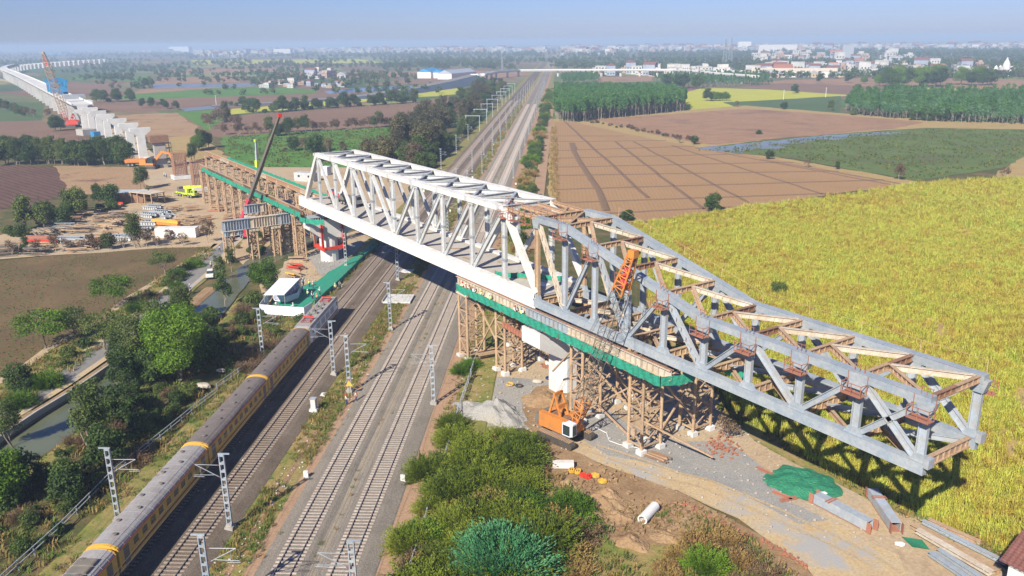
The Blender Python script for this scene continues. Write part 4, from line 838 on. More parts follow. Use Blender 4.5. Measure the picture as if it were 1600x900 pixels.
r = thing('catenary_portal', 'grey overhead line portal left of the railway far beyond the bridge', 'catenary portal', group='catenary portals in the distance')
for y in (-4, 4):
    mb = MB(); mb.box((0, y, 4.6), (.32, .32, 9.2)); part('post', mb, M['galvlight'], r)
mb = MB(); mb.box((0, 0, 9.3), (.3, 9, .35)); part('cross_beam', mb, M['galvlight'], r)
pr = Proto(r)
for k in range(9): pr.place(tuple(S(300+k*48, 8.5, 0)), RA, ORD[k]+' grey overhead line portal left of the railway beyond the bridge')
# ---- wires
for t, nm in zip(TRK, ('over the train track', 'over the second track', 'over the third track', 'over the rightmost track')):
    mb = MB()
    for k in range(-4, 20):
        a, c = -160+(k+4)*52, -160+(k+5)*52
        mb.cyl(S(a, t, 6.3), S(c, t, 6.3), .018, n=3, cap=False)
        for q in range(6):
            u, v_ = q/6, (q+1)/6; za = 6.75+3.6*(u-.5)**2; zb = 6.75+3.6*(v_-.5)**2
            mb.cyl(S(a+(c-a)*u, t, za), S(a+(c-a)*v_, t, zb), .018, n=3, cap=False)
    tag(part('overhead_wire', mb, M['darkgrey']), 'thin overhead contact and carrier wires '+nm, 'wire')
# ---- passenger train
def ring(x, half, zb, zr, n=10, crown=.62):
    pts = [(x, -half, zb), (x, half, zb), (x, half, zr-crown)]
    for i in range(1, n): a = math.pi*i/n; pts.append((x, half*math.cos(a)*(1-.02), zr-crown+crown*math.sin(a)))
    pts.append((x, -half, zr-crown)); return pts
def coach(label, s_mid, roof, wall, first, gen=False):
    L = 20.7; r = thing('passenger_coach', label, 'train coach', tuple(S(s_mid, TRK[0], RZ)), RA, 'coaches of the passenger train')
    mb = MB(); h = 1.60; mb.loft([ring(x, h, 1.05, 3.98) for x in (-L/2, L/2)])
    n = 13
    for i, f in enumerate(mb.f):
        mb.m[i] = 0
    # faces of a single loft: bottom, right wall, then roof facets, left wall
    me = mb.mesh('body', [wall, roof])
    for f in me.polygons:
        if abs(f.normal.x) < .5 and f.center.z > 3.38: f.material_index = 1
    o = part('body', None, None, r, mesh=me)
    mb = MB(); mb.loft([ring(x, h+.03, 3.30, 4.02) for x in (-L/2-.02, -L/2+.34)]); part('end_cap', mb, M['yellow'], r)
    mb = MB(); mb.loft([ring(x, h+.03, 3.30, 4.02) for x in (L/2-.12, L/2+.02)]); part('end_cap', mb, M['yellow'], r)
    mb = MB()
    for y in (-h-.012, h+.012): mb.box((0, y, 1.62), (L-.6, .02, .16))
    part('stripe', mb, M['maroon'], r)
    wm = MB(); wm.box((0, 0, 0), (.92, .05, .72)); wf = wm.mesh('window', M['glass'])
    for y in (-h, h):
        for k in range(9 if not gen else 3):
            x = -L/2+3.3+k*1.78 if not gen else -L/2+4+k*6
            w = part('window', None, None, r, mesh=wf); w.location = (x, y, 2.62)
    dm = MB(); dm.box((0, 0, 0), (.95, .06, 2.0)); dme = dm.mesh('door', M['darkgrey'])
    for y in (-h, h):
        for x in (-L/2+1.35, L/2-1.35): d_ = part('door', None, None, r, mesh=dme); d_.location = (x, y, 2.12)
    vm = MB(); vm.cyl((0, 0, 0), (0, 0, .13), .13, n=8); vm.cyl((0, 0, .13), (0, 0, .19), .27, .2, n=8); vme = vm.mesh('roof_vent', M['roofbrown'])
    for k in range(8):
        v_ = part('roof_vent', None, None, r, mesh=vme); v_.location = (-L/2+1.9+k*2.42, (.55 if k % 2 else -.35), 3.93)
    if gen:
        for k in range(3):
            mb = MB(); mb.box((0, 0, 0), (1.0, 1.9, .08))
            for q in range(7): mb.box((-.42+q*.14, 0, .07), (.05, 1.8, .08))
            g_ = part('roof_grille', mb, M['darkgrey'], r); g_.location = (L/2-2.2-k*1.2, 0, 3.99)
    mb = MB()
    for k in range(16): mb.loft([ring(x, h-.0+.012, 3.40, 3.995, crown=.60) for x in (-L/2+1.2+k*1.22, -L/2+1.26+k*1.22)])
    part('roof_seams', mb, roof, r, kind='stuff')
    mb = MB()
    for y in (-h-.03, h+.03): mb.box((0, y, 3.36), (L-.4, .07, .07))
    part('gutter', mb, M['maroon'], r)
    for x in (-L/2+3, L/2-3):
        mb = MB(); mb.box((x, 0, .62), (3.4, 2.3, .42)); part('bogie', mb, M['rustdark'], r)
        for dx in (-1.4, 1.4):
            mb = MB(); mb.cyl((x+dx, -.9, .46), (x+dx, .9, .46), .45, n=12); part('wheelset', mb, M['darkgrey'], r)
    mb = MB(); mb.box((0, 0, .82), (8, 2.4, .46)); mb.box((-5.2, 0, .92), (1.5, 2.2, .3)); part('underframe_gear', mb, M['roofbrown'], r)
    for x in (-L/2-.2, L/2+.2):
        mb = MB(); mb.box((x, 0, 2.2), (.38, 1.3, 2.2)); part('gangway', mb, M['black'], r)
    return r
coach('first coach behind the locomotive, yellow sides under a sooty brown roof', -70.2, M['roofbrown'], M['ochre'], True)
coach('second coach from the locomotive, brown-grey roof, beside the railings', -91.2, M['roofbrown'], M['ochre'], False)
coach('third coach from the locomotive, pale weathered grey roof, yellow sides', -112.3, M['roofgrey'], M['ochre'], False)
coach('last visible coach at the bottom left corner, dark grilles set in its roof', -133.4, M['roofgrey'], M['ochre'], False, gen=True)
# ---- electric locomotive
L = 18.4; r = thing('electric_locomotive', 'grey-roofed electric locomotive with red pantographs at the head of the train', 'locomotive', tuple(S(-50.1, TRK[0], RZ)), RA)
mb = MB(); h = 1.55
mb.loft([[(x, -h*w_, .95), (x, h*w_, .95), (x, h*w_, 3.35), (x, h*.86*w_, zt), (x, -h*.86*w_, zt), (x, -h*w_, 3.35)] for x, w_, zt in ((-L/2, .9, 3.2+.25), (-L/2+.7, 1, 3.78), (L/2-.7, 1, 3.78), (L/2, .9, 3.2+.25))])
me = mb.mesh('body', [M['clothwhite'], M['roofgrey']])
for f in me.polygons:
    if f.normal.z > .3: f.material_index = 1
part('body', None, None, r, mesh=me)
mb = MB(); [mb.box((0, y, 1.5), (L-2, .03, .3)) for y in (-h-.012, h+.012)]; part('stripe', mb, M['redoxide'], r)
mb = MB(); [mb.box((0, y, 1.14), (L-2, .03, .22)) for y in (-h-.012, h+.012)]; part('skirt_stripe', mb, M['maroon'], r)
for e in (-1, 1):
    mb = MB(); mb.box((e*(L/2-.28), 0, 2.95), (.12, 2.2, .6)); part('windscreen', mb, M['glass'], r)
    mb = MB(); mb.box((e*(L/2-1.5), 0, 2.7), (.8, 3.16, .6)); part('cab_window', mb, M['glass'], r)
    for y in (-.7, .7):
        mb = MB(); mb.cyl((e*(L/2-.05), y, 1.6), (e*(L/2+.07), y, 1.6), .14, n=10); part('headlight', mb, M['white'], r)
for k in range(4):
    for y in (-h, h):
        mb = MB(); mb.box((-4.6+k*3.0, y, 2.5), (2.2, .05, 1.1))
        for q in range(5): mb.box((-4.6+k*3.0, y*1.018, 2.1+q*.2), (2.0, .04, .06))
        part('grille', mb, M['galv'], r)
for x0, up in ((-5.6, .35), (5.9, .3)):
    mb = MB()
    for y in (-.75, .75):
        mb.beam((x0-1.1, y, 3.95), (x0+1.1, y, 3.95), .09, .09); mb.beam((x0-1, y, 4.0), (x0+.7, y*.6, 4.0+up), .07, .07)
    for dx in (-1, 0, 1): mb.beam((x0+dx, -.85, 3.98), (x0+dx, .85, 3.98), .1, .08)
    for dx in (.55, .85): mb.beam((x0+dx, -.95, 4.0+up), (x0+dx, .95, 4.0+up), .08, .08)
    part('pantograph', mb, M['red'], r)
    for y in (-.8, .8):
        for dx in (-.9, .9):
            mb = MB(); mb.cyl((x0+dx, y, 3.78), (x0+dx, y, 3.94), .12, n=8); part('roof_insulator', mb, M['redoxide'], r)
for k, x in enumerate((-2.8, -1.6, -.3, 1.0, 2.1, 3.2)):
    mb = MB(); y = (.5, -.45, .35, -.5, .5, -.3)[k]; mb.box((x, y, 3.9), (.7, .5, .25)); mb.cyl((x+.2, y, 4.0), (x+.2, y, 4.4), .08, n=6); part('roof_equipment', mb, M['darkgrey'], r)
mb = MB(); mb.cyl((-4, .1, 4.15), (4.6, .1, 4.15), .03, n=4); part('roof_busbar', mb, M['rust'], r)
for x in (-L/2+3.6, L/2-3.6):
    mb = MB(); mb.box((x, 0, .62), (4.6, 2.5, .5)); part('bogie', mb, M['rustdark'], r)
    for dx in (-1.7, 0, 1.7):
        mb = MB(); mb.cyl((x+dx, -.9, .5), (x+dx, .9, .5), .52, n=12); part('wheelset', mb, M['darkgrey'], r)
mb = MB(); mb.box((0, 0, .7), (3.2, 2.5, .5)); part('transformer_box', mb, M['darkgrey'], r)
# ---- lineside things
def lineside(name, lab, cat, s, t, z, fn, group=None, rz=0):
    r = thing(name, lab, cat, tuple(S(s, t, z)), RA+rz, group); fn(r); return r
def cabinet(r):
    mb = MB(); mb.box((0, 0, .15), (1.1, 1.1, .5)); part('plinth', mb, M['concrete'], r)
    mb = MB(); mb.box((0, 0, 1.15), (.65, .75, 1.5)); mb.prism([(-.4, -.45), (.4, -.45), (.4, .45), (-.4, .45)], 1.9, 1.98); part('cabinet', mb, M['galvlight'], r)
    mb = MB(); mb.box((-.335, 0, 1.15), (.02, .6, 1.3)); part('door', mb, M['white'], r)
s_, t_ = ST(482, 645); lineside('signal_cabinet', 'white signal cabinet on a white plinth beside the second track', 'cabinet', s_, 25.1, .33, cabinet)
def kmpost(r):
    mb = MB(); mb.box((0, 0, .45), (.25, .55, .9)); part('slab', mb, M['white'], r); mb = MB(); mb.box((0, 0, .05), (.5, .8, .12)); part('base', mb, M['conc_grey'], r)
for px, py, lab in ((479, 750, 'small white marker post left of the third track'), (630, 756, 'small white marker post right of the rightmost track')):
    s_, t_ = ST(px, py); lineside('marker_post', lab, 'marker post', s_, t_, .33, kmpost)
for k, (s_, t_) in enumerate(((62, 43.8), (110, 43.8), (60, 26.2), (125, 26.4), (180, 44), (96, 12.2), (80, 12.0), (230, 26.2))):
    lineside('marker_post', 'small white trackside marker post beyond the bridge', 'marker post', s_, t_, .33, kmpost, 'white trackside markers beyond the bridge')
def slab(r, L_=5.2, W_=5.5):
    mb = MB(); mb.box((0, 0, .5), (L_, W_, .35)); part('deck', mb, M['concrete'], r)
    for y in (-W_/2-.1, ):
        mb = MB(); mb.box((0, -y+.02, .7), (L_, .25, .55)); part('parapet', mb, M['conc_grey'], r)
s_, t_ = ST(632, 472); lineside('culvert', 'pale concrete culvert slab with a dark parapet between the second and third tracks', 'culvert', s_, 27.4, .2, slab)
def cover(r):
    mb = MB(); mb.box((0, 0, .3), (2.2, 2.8, .3)); mb.box((0, -1.45, .52), (2.2, .12, .2)); mb.box((0, 1.45, .52), (2.2, .12, .2)); part('slab', mb, M['concrete'], r)
s_, t_ = ST(636, 427); lineside('drain_cover', 'small white-rimmed concrete drain cover at the edge of the bridge shadow', 'drain cover', s_, t_, .2, cover)
s_, t_ = ST(500, 620); lineside('drain_cover', 'small pale square concrete cover in the weeds above the signal cabinet', 'drain cover', s_, t_+.4, .1, lambda r: part('slab', (lambda mb: (mb.box((0, 0, .25), (1.2, 1.0, .2)), mb)[1])(MB()), M['concrete'], r))
def sign(r):
    mb = MB(); mb.face([(0, -.55, 0), (0, .55, 0), (0, 0, .95)]); mb.face([(-.04, 0, .95), (-.04, .55, 0), (-.04, -.55, 0)])
    for a, c in (((-.55), (.55)),): mb.face([(0, -.55, 0), (-.04, -.55, 0), (-.04, .55, 0), (0, .55, 0)])
    part('board', mb, M['yellow'], r); mb = MB(); mb.cyl((-.06, 0, -1.6), (-.06, 0, .5), .04, n=5); part('post', mb, M['darkgrey'], r)
s_, t_ = ST(547, 622); lineside('warning_sign', 'yellow triangular warning board at the foot of a catenary mast', 'sign', s_, t_, 1.9, sign, rz=math.pi)
# railings left of the train: posts and two rails
def railing(lab, pts, hgt=1.1, mat=M['galv'], post=2.4):
    r = thing('railing', lab, 'railing', tuple(pts[0]))
    for z_ in (hgt, hgt*.55):
        mb = MB()
        for a, c in zip(pts[:-1], pts[1:]): mb.beam(a+Vector((0, 0, z_)), c+Vector((0, 0, z_)), .09, .09)
        part('rail', mb, mat, r, world=True)
    pm = MB(); pm.box((0, 0, hgt/2+.02), (.13, .13, hgt+.1)); pme = pm.mesh('post', mat)
    for a, c in zip(pts[:-1], pts[1:]):
        n = max(1, int((c-a).length/post))
        for k in range(n): o = part('post', None, None, r, mesh=pme); o.location = a.lerp(c, k/n)-pts[0]
railing('long pale railing along the shady embankment left of the train', [S(s, t, .1) for s, t in ((-135, 5.2), (-113, 6.2), (-102, 5.9), (-92, 7.0), (-84, 7.8), (-77, 8.8))])
railing('short double railing beside the first coach next to the grass', [S(s, t, .1) for s, t in ((-76, 8.2), (-72, 8.9), (-68, 9.6))], 1.3, post=1.6)
# boundary fence right of the railway: concrete posts and wire strands
fp = [P(*q) for q in ((630, 930), (648, 880), (668, 812), (690, 740), (706, 690), (716, 650), (728, 615), (736, 590), (744, 566))]
r = thing('boundary_fence', 'low pipe-and-wire boundary fence between the rightmost track and the scrub', 'fence', (fp[0].x, fp[0].y, 0))
pm = MB(); pm.box((0, 0, .75), (.14, .14, 1.5)); pme = pm.mesh('post', M['galvlight'])
for a, c in zip(fp[:-1], fp[1:]):
    n = max(1, int((c-a).length/2.2))
    for k in range(n): o = part('post', None, None, r, mesh=pme); o.location = a.lerp(c, k/n)-fp[0]+Vector((0, 0, .0))
for z_ in (1.4, 1.0, .5):
    mb = MB()
    for a, c in zip(fp[:-1], fp[1:]): mb.beam(Vector((a.x, a.y, z_)), Vector((c.x, c.y, z_)), .09 if z_ > 1.2 else .05, .07)
    part('rail', mb, M['galvlight'], r, world=True)
# ================================================================== THE STEEL BRIDGE
Z0 = 15.81; PN = 9.524; HT = 11.495; WD = 9.467
YN, YF = .45, WD-.45+.2
r = thing('steel_truss_bridge', 'white steel through-truss bridge with a grey deck spanning the four tracks', 'bridge', (0, 0, 13.4)); BR = r
def T(k, z): return Vector((PN*k, 0, z))
def yv(v, y): return Vector((v.x, y, v.z))
for y, far in ((YN, 0), (YF, 1)):
    s = -1 if not far else 1
    mb = MB(); a, c = Vector((-4.3, y, 14.7)), Vector((94.2, y, 14.7)); mb.beam(a, c, .78, 2.2)
    for z_ in (13.6, 15.8): mb.beam(Vector((a.x, y, z_)), Vector((c.x, y, z_)), 1.0, .09)
    for z_ in (14.35, 15.1): mb.beam(Vector((a.x, y+s*.40, z_)), Vector((c.x, y+s*.40, z_)), .05, .07)
    part('bottom_chord', mb, M['white'], r, world=True)
    sp_ = MB(); sp_.box((0, 0, 0), (.06, .05, 2.06)); spm = sp_.mesh('splice_plate', M['whitesteel'])
    for k in range(11): o = part('splice_plate', None, None, r, mesh=spm); o.location = Vector((k*PN-.9 if k else -2.5, y+s*.41, 14.7))-r.location
    mb = MB(); zt = Z0+HT-.45; mb.beam((PN-.4, y, zt), (9*PN+.4, y, zt), .85, .85); mb.beam((PN-.5, y, zt+.45), (9*PN+.5, y, zt+.45), 1.0, .05); part('top_chord', mb, M['white'], r, world=True)
    for k in range(1, 10):
        mb = MB(); mb.ibeam((k*PN, y, Z0-.1), (k*PN, y, zt-.43), .44, .96, .08, up=(1, 0, 0)); part('vertical_post', mb, M['whitesteel'], r, world=True)
        for z_ in ((Z0+3.2, Z0+6.8) if k in (2, 5, 9) else (Z0+5.0,)):
            mb = MB(); mb.box((k*PN, y, z_), (1.06, .50, .34)); part('splice_plate', mb, M['galv'], r, world=True)
        mb = MB(); mb.box((k*PN-1.1, y+s*.44, zt), (.9, .05, .7)); part('splice_plate', mb, M['whitesteel'], r, world=True)
    for k in (1, 2, 3, 4):
        mb = MB(); mb.ibeam((k*PN+.35, y, zt-.6), ((k+1)*PN-.35, y, Z0+.1), .42, .84, .08, up=(1, 0, .8)); part('diagonal', mb, M['whitesteel'], r, world=True)
        mb = MB(); mb.ibeam(((10-k)*PN-.35, y, zt-.6), ((9-k)*PN+.35, y, Z0+.1), .42, .84, .08, up=(-1, 0, .8)); part('diagonal', mb, M['whitesteel'], r, world=True)
    for a, c in (((0.2, Z0), (PN-.3, zt-.2)), ((9.9*PN, Z0), (9*PN+.3, zt-.2))):
        mb = MB(); mb.beam((a[0], y, a[1]), (c[0], y, c[1]), .8, .95, up=(1, 0, .5)); part('end_raker', mb, M['white'], r, world=True)
    for k in range(1, 10):
        mb = MB(); mb.box((k*PN, y, zt-.6), (1.5, .48, .5)); mb.box((k*PN, y, Z0+.1), (1.9, .5, .35)); part('gusset_plates', mb, M['whitesteel'], r, world=True)
for k in range(1, 10):
    mb = MB(); zt = Z0+HT-.35; mb.ibeam((k*PN, YN+.45, zt), (k*PN, YF-.45, zt), .45, .62, .07); part('top_strut', mb, M['whitesteel'], r, world=True)
    if k < 9:
        for a, c in ((k, k+1), (k+1, k)):
            mb = MB(); dz = 0 if a < c else -.03
            mb.ibeam((a*PN+(.3 if a < c else -.3), YN+.4, zt-.02+dz), (c*PN-(.3 if a < c else -.3), YF-.4, zt-.02+dz), .4, .6, .06); part('top_brace', mb, M['whitesteel'] if a < c else M['galvlight'], r, world=True)
        mb = MB(); mb.box((k*PN+PN/2, (YN+YF)/2, zt+.34), (1.2, 1.0, .04)); part('centre_gusset', mb, M['galvlight'], r, world=True)
for k in (1, 9):
    mb = MB(); mb.beam((k*PN, YN, Z0+HT-1.6), (k*PN, YF, Z0+HT-1.6), .5, .6); part('portal_beam', mb, M['galvlight'], r, world=True)
for k in range(11):
    mb = MB(); mb.ibeam((k*PN*.98, YN+.42, 14.5), (k*PN*.98, YF-.42, 14.5), .5, 1.3, .08, stiff=1.4); part('floor_beam', mb, M['galvlight'], r, world=True)
for k in range(10):
    mb = MB(); mb.box(((k+.5)*9.65-2.0, (YN+YF)/2, 15.30), (9.60, YF-YN-.84, .16)); part('deck_panel', mb, M['deck'], r, world=True)
# ------------------------------------------------------------------ launching nose
XN, LN, ZB, H1, H2, YA, YB = 94.54, 6.437, 14.97, 12.233, 6.246, -.05, 9.1
def hz(j): return H1 if j <= 1 else (H2 if j >= 5 else H1+(H2-H1)*(j-1)/4)
n_ = thing('launching_nose', 'blue-grey tapering launching nose truss with rusty cross beams ahead of the white bridge', 'launching nose', (94.5, 0, 13.6))
for y, s in ((YA, -1), (YB, 1)):
    yi = y-s*.35
    mb = MB(); mb.beam((XN-.6, yi, ZB-.55), (XN+9*LN+.6, yi, ZB-.55), .66, 1.15); mb.beam((XN-.6, yi, ZB+.03), (XN+9*LN+.6, yi, ZB+.03), .78, .05); part('bottom_chord', mb, M['galv'], n_, world=True)
    for j in range(9):
        mb = MB(); a = Vector((XN+j*LN-(.3 if j else -.2), yi, ZB+hz(j)-.45)); c = Vector((XN+(j+1)*LN-(.31 if j < 8 else -.5), yi, ZB+hz(j+1)-.45))
        mb.beam(a, c, .8, .85); mb.beam(a+Vector((0, 0, .445)), c+Vector((0, 0, .445)), .92, .04); part('top_chord', mb, M['galv'], n_, world=True)
    for j in range(10):
        x = XN+j*LN; mb = MB(); mb.ibeam((x, yi, ZB-.0), (x, yi, ZB+hz(j)-.9), .42, .84, .08, up=(1, 0, 0)); part('vertical_post', mb, M['tan'] if j == 0 else M['galvlight'], n_, world=True)
        mb = MB(); w_ = 1.2 if 0 < j < 9 else .9; mb.hexa([(x+a_*w_*q, yi+e*.37, z_) for z_, q in ((ZB+hz(j)-1.75, .62), (ZB+hz(j)-.5, 1)) for a_, e in ((-1, -1), (1, -1), (1, 1), (-1, 1))]); part('gusset_plate', mb, M['galv'], n_, world=True)
        mb = MB(); mb.hexa([(x+a_*w_*q, yi+e*.24, z_) for z_, q in ((ZB-.3, 1), (ZB+.7, .5)) for a_, e in ((-1, -1), (1, -1), (1, 1), (-1, 1))]); part('gusset_plate', mb, M['galv'], n_, world=True)
    dg = [(0, 't', 1), (1, 'b', 2), (2, 't', 3), (3, 'b', 4), (4, 't', 5), (5, 'b', 6), (6, 't', 7), (7, 'b', 8), (8, 't', 9), (8, 'b', 9)]
    for q, (j, w_, k) in enumerate(dg):
        za, zb = (ZB+hz(j)-.9, ZB+.2) if w_ == 't' else (ZB+.2, ZB+hz(k)-.9)
        d_ = .35; off = 0 if q < 9 else .0
        a, c = Vector((XN+j*LN+d_, yi+off, za)), Vector((XN+k*LN-d_, yi+off, zb))
        mb = MB(); mb.beam(a, c, .5 if q < 9 else .42, .62 if w_ == 't' else .52, up=(0, 1, 0)) if False else mb.ibeam(a, c, .40, .74 if w_ == 't' else .6, .08, up=(1, 0, .9 if w_ == 't' else -.9))
        if q in (0, 2, 4):      # laced face of the heavy diagonals
            dd = c-a; nrm = Vector((0, s*.26, 0))
            for i in range(14):
                f0, f1 = i/14, (i+1)/14; sd_ = Vector((.22, 0, 0)) if i % 2 else Vector((-.22, 0, 0))
                mb.beam(a+dd*f0+nrm-sd_, a+dd*f1+nrm+sd_, .05, .09, up=(0, 1, 0))
        part('diagonal', mb, M['galvlight'] if (q in (4, 6, 8)) else (M['cream'] if q == 0 else M['galvlight'] if q % 2 == 0 else M['galv']), n_, world=True)
    mb = MB(); mb.box((XN+9*LN+.85, yi, ZB+.15), (.5, .9, .9)); part('end_block', mb, M['galvlight'], n_, world=True)
ym = (YA+YB)/2
for j in range(1, 10):
    x = XN+j*LN; z_ = ZB+hz(j)-.45
    for y0, y1 in ((YA+.1, ym), (ym, YB-.1)):
        mb = MB(); mb.ibeam((x, y0+.0, z_), (x, y1, z_), .42, .66, .06, stiff=1.0); part('top_cross_beam', mb, M['rust'] if (j+int(y0 > 1)) % 3 else M['rustdark'], n_, world=True)
    if j < 9:
        x1 = XN+(j+1)*LN; z1 = ZB+hz(j+1)-.45
        mb = MB(); mb.ibeam((x+.2, ym, z_), (x1-.3, YB-.7, z1), .4, .6, .06, stiff=1.0); part('top_brace', mb, M['cream'], n_, world=True)
        mb = MB(); mb.ibeam((x+.2, ym, z_-.02), (x1-.3, YA+.6, z1), .4, .6, .06, stiff=1.0); part('top_brace', mb, M['rust'], n_, world=True)
mb = MB(); mb.ibeam((XN, YA+.1, ZB+H1-.45), (XN, YB-.1, ZB+H1-.45), .42, .66, .06, stiff=1); part('top_cross_beam', mb, M['rust'], n_, world=True)
for a, c in (((XN, YA+.5), (XN+LN, YB-.5)), ((XN, YB-.5), (XN+LN, YA+.5)), ((90.5, .9), (XN, 4.5)), ((90.5, 8.6), (XN, 4.5)), ((86.2, 4.7), (XN, 4.5))):
    mb = MB(); mb.ibeam((a[0], a[1], ZB+H1-.55), (c[0], c[1], ZB+H1-.52), .3, .5, .06); part('top_brace', mb, M['rust'], n_, world=True)
for y in (.5, 3.2, 6.2, 8.9):
    mb = MB(); mb.ibeam((86.3, y, 26.95), (94.2, y, 26.75), .3, .5, .06, stiff=1.2); part('top_brace', mb, M['rust'] if y < 5 else M['orust'], n_, world=True)
for j in range(0, 10):
    x = XN+j*LN; mb = MB(); mb.ibeam((x, YA+.35, ZB-.5), (x, YB-.35, ZB-.5), .46, .95, .07, stiff=1.0); part('bottom_cross_beam', mb, M['rust'] if j in (1, 3, 9, 6) else M['tan'], n_, world=True)
    if j < 9:
        x1 = x+LN; mb = MB(); mb.ibeam((x+.3, ym, ZB-.6), (x1-.3, YB-.7, ZB-.6), .35, .55, .06); part('bottom_brace', mb, M['galvlight'] if j > 3 else M['cream'], n_, world=True)
        mb = MB(); mb.ibeam((x+.3, ym, ZB-.62), (x1-.3, YA+.7, ZB-.62), .35, .55, .06); part('bottom_brace', mb, M['rust'] if j % 2 else M['tan'], n_, world=True)
# painted end girder between bridge and nose
mb = MB(); mb.ibeam((94.05, .9, 14.6), (94.05, 8.7, 14.6), .6, 1.9, .1, stiff=.9); part('end_girder', mb, M['whitesteel'], BR, world=True)
# inspection cages at the nose nodes: floor plate, posts, rails
def cage(x, y, z, s, w=1.3):
    mb = MB(); mb.box((x, y+s*.55, z), (w, 1.0, .07)); 
    for dx in (-w/2, 0, w/2): mb.beam((x+dx, y+s*1.03, z), (x+dx, y+s*1.03, z+1.15), .06, .06)
    for dz in (.55, 1.12): mb.beam((x-w/2, y+s*1.03, z+dz), (x+w/2, y+s*1.03, z+dz), .06, .06)
    for dx in (-w/2, w/2):
        mb.beam((x+dx, y+s*.1, z+1.1), (x+dx, y+s*1.03, z+1.12), .06, .06); mb.beam((x+dx, y+s*.1, z), (x+dx, y+s*.1, z+1.9), .06, .06)
    return mb
for j in range(1, 10):
    x = XN+j*LN
    part('inspection_cage', cage(x, YA, ZB+hz(j)-2.0, -1, 2.0), M['redoxide'], n_, world=True)
    part('inspection_cage', cage(x, YB, ZB+hz(j)-2.0, 1, 2.0), M['redoxide'], n_, world=True)
    mb = MB(); z_ = ZB+hz(j)
    for q in range(3): mb.beam((x-.5+q*.5, YA+.05, z_), (x-.5+q*.5, YA+.05, z_+.75), .05, .05)
    mb.beam((x-.6, YA+.05, z_+.75), (x+.6, YA+.05, z_+.75), .05, .05); part('handrail', mb, M['redoxide'], n_, world=True)
for x in (86.2, 89, 92):
    mb = cage(x, YA+.5, ZB+H1-1.6, -1, 1.6); part('inspection_cage', mb, M['redoxide'], n_, world=True)
mb = MB()
for k in range(10):
    x = 86.0+k*1.5; mb.beam((x, .6, 27.3), (x, .6, 28.3), .05, .05)
mb.beam((86, .6, 28.3), (99.5, .6, 28.3), .05, .05); mb.beam((86, .6, 27.9), (99.5, .6, 27.9), .05, .05); part('handrail', mb, M['redoxide'], n_, world=True)
mb = MB()
for k in range(2): mb.beam((XN+5+k*0, YA, 27.4), (XN+5, YA, 28.5), .05, .05)
part('handrail', mb, M['redoxide'], n_, world=True)
# the line strung on posts above the far chord of the nose
mb = MB()
ps = [(Vector((XN+j*LN, YB+.5, ZB+hz(j))), Vector((XN+j*LN, YB+.5, ZB+hz(j)+1.1))) for j in range(1, 10)]
for a, c in ps: mb.cyl(a, c, .04, n=4)
for (a, c), (e, g) in zip(ps[:-1], ps[1:]): mb.cyl(c, g, .018, n=3)
part('lifeline', mb, M['tan'], n_, world=True)
# worn planks and gear on the white deck
for k, (x, y, L_, rz) in enumerate(((83.6, 3.0, 5.5, .5), (70.5, 3.2, 3.2, .2), (63.0, 5.4, 3.0, .9), (76, 6.5, 2.6, .3))):
    mb = MB(); mb.box((0, 0, 0), (L_, .32, .1)); o = part('plank', mb, M['wood']); o.location = (x, y, 15.46); o.rotation_euler[2] = rz
    tag(o, ('long timber plank lying on the grey bridge deck near its nose end', 'short timber plank on the grey bridge deck between two posts', 'timber plank on the grey bridge deck by the far chord', 'timber plank lying mid-deck on the white bridge')[k], 'plank')
mb = MB(); mb.box((0, 0, 0), (3.0, 1.6, .05)); o = part('white_sheet', mb, M['clothwhite']); o.location = (89.5, 4.3, 15.44); o.rotation_euler[2] = .3; tag(o, 'flat white board lying on the bridge deck by the raker', 'board')
# ------------------------------------------------------------------ piers
def column(lab, cx, cy, r0, z1, cap, round_=True, n=16):
    p_ = thing('bridge_pier', lab, 'bridge pier', (cx, cy, 0)); mb = MB(); sec = []
    for z_ in (0, z1):
        if round_: sec.append([(r0*math.cos(2*math.pi*i/n), r0*math.sin(2*math.pi*i/n), z_) for i in range(n)])
        else:
            q = r0*.42; sec.append([(x, y, z_) for x, y in ((-r0, -q), (-q, -r0), (q, -r0), (r0, -q), (r0, q), (q, r0), (-q, r0), (-r0, q))])
    mb.loft(sec); part('shaft', mb, M['concrete'], p_)
    mb = MB(); w = cap['w']; y0, y1, z2, z3 = cap['y0'], cap['y1'], cap['z2'], cap['z3']
    a = [(-w, y0, z2), (-w, -r0, z1-.01), (-w, r0, z1-.01), (-w, y1, z2), (-w, y1, z3), (-w, y0, z3)]
    b_ = [(w, y, z) for _, y, z in a]; mb.loft([a, b_]); part('pier_cap', mb, M['concrete'], p_)
    mb = MB(); k = 0
    y = y0+.6
    while y < y1-.4: mb.box((0, y, z3+.35), (w*1.5, .22, .62)); y += .62
    mb.box((0, (y0+y1)/2, z3+.72), (w*1.6, (y1-y0)-.6, .12)); part('bearing_grillage', mb, M['galvlight'], p_)
    return p_
p1 = column('round white concrete pier wearing a red steel collar, beside the canal', 0.2, 5.0, 2.15, 6.0, dict(w=2.2, y0=-5.2, y1=7.6, z2=8.4, z3=10.5))
p2 = column('white eight-sided concrete pier between the trestle towers in the gravel yard', 94.6, 5.0, 2.1, 6.0, dict(w=2.3, y0=-6.0, y1=6.6, z2=8.3, z3=10.6), False)
rc = thing('steel_collar', 'bright red steel bracket frame clamped round the canal-side pier', 'steel frame', (0.2, 5, 3.6))
for x in (-2.6, 2.6):
    mb = MB(); mb.beam((x, -2.7, 0), (x, 3.0, 0), .45, .7); part('ring_beam', mb, M['red'], rc)
for y in (-2.4, 2.7):
    mb = MB(); mb.beam((-3.2, y, -.02), (3.2, y, -.02), .45, .7); part('ring_beam', mb, M['red'], rc)
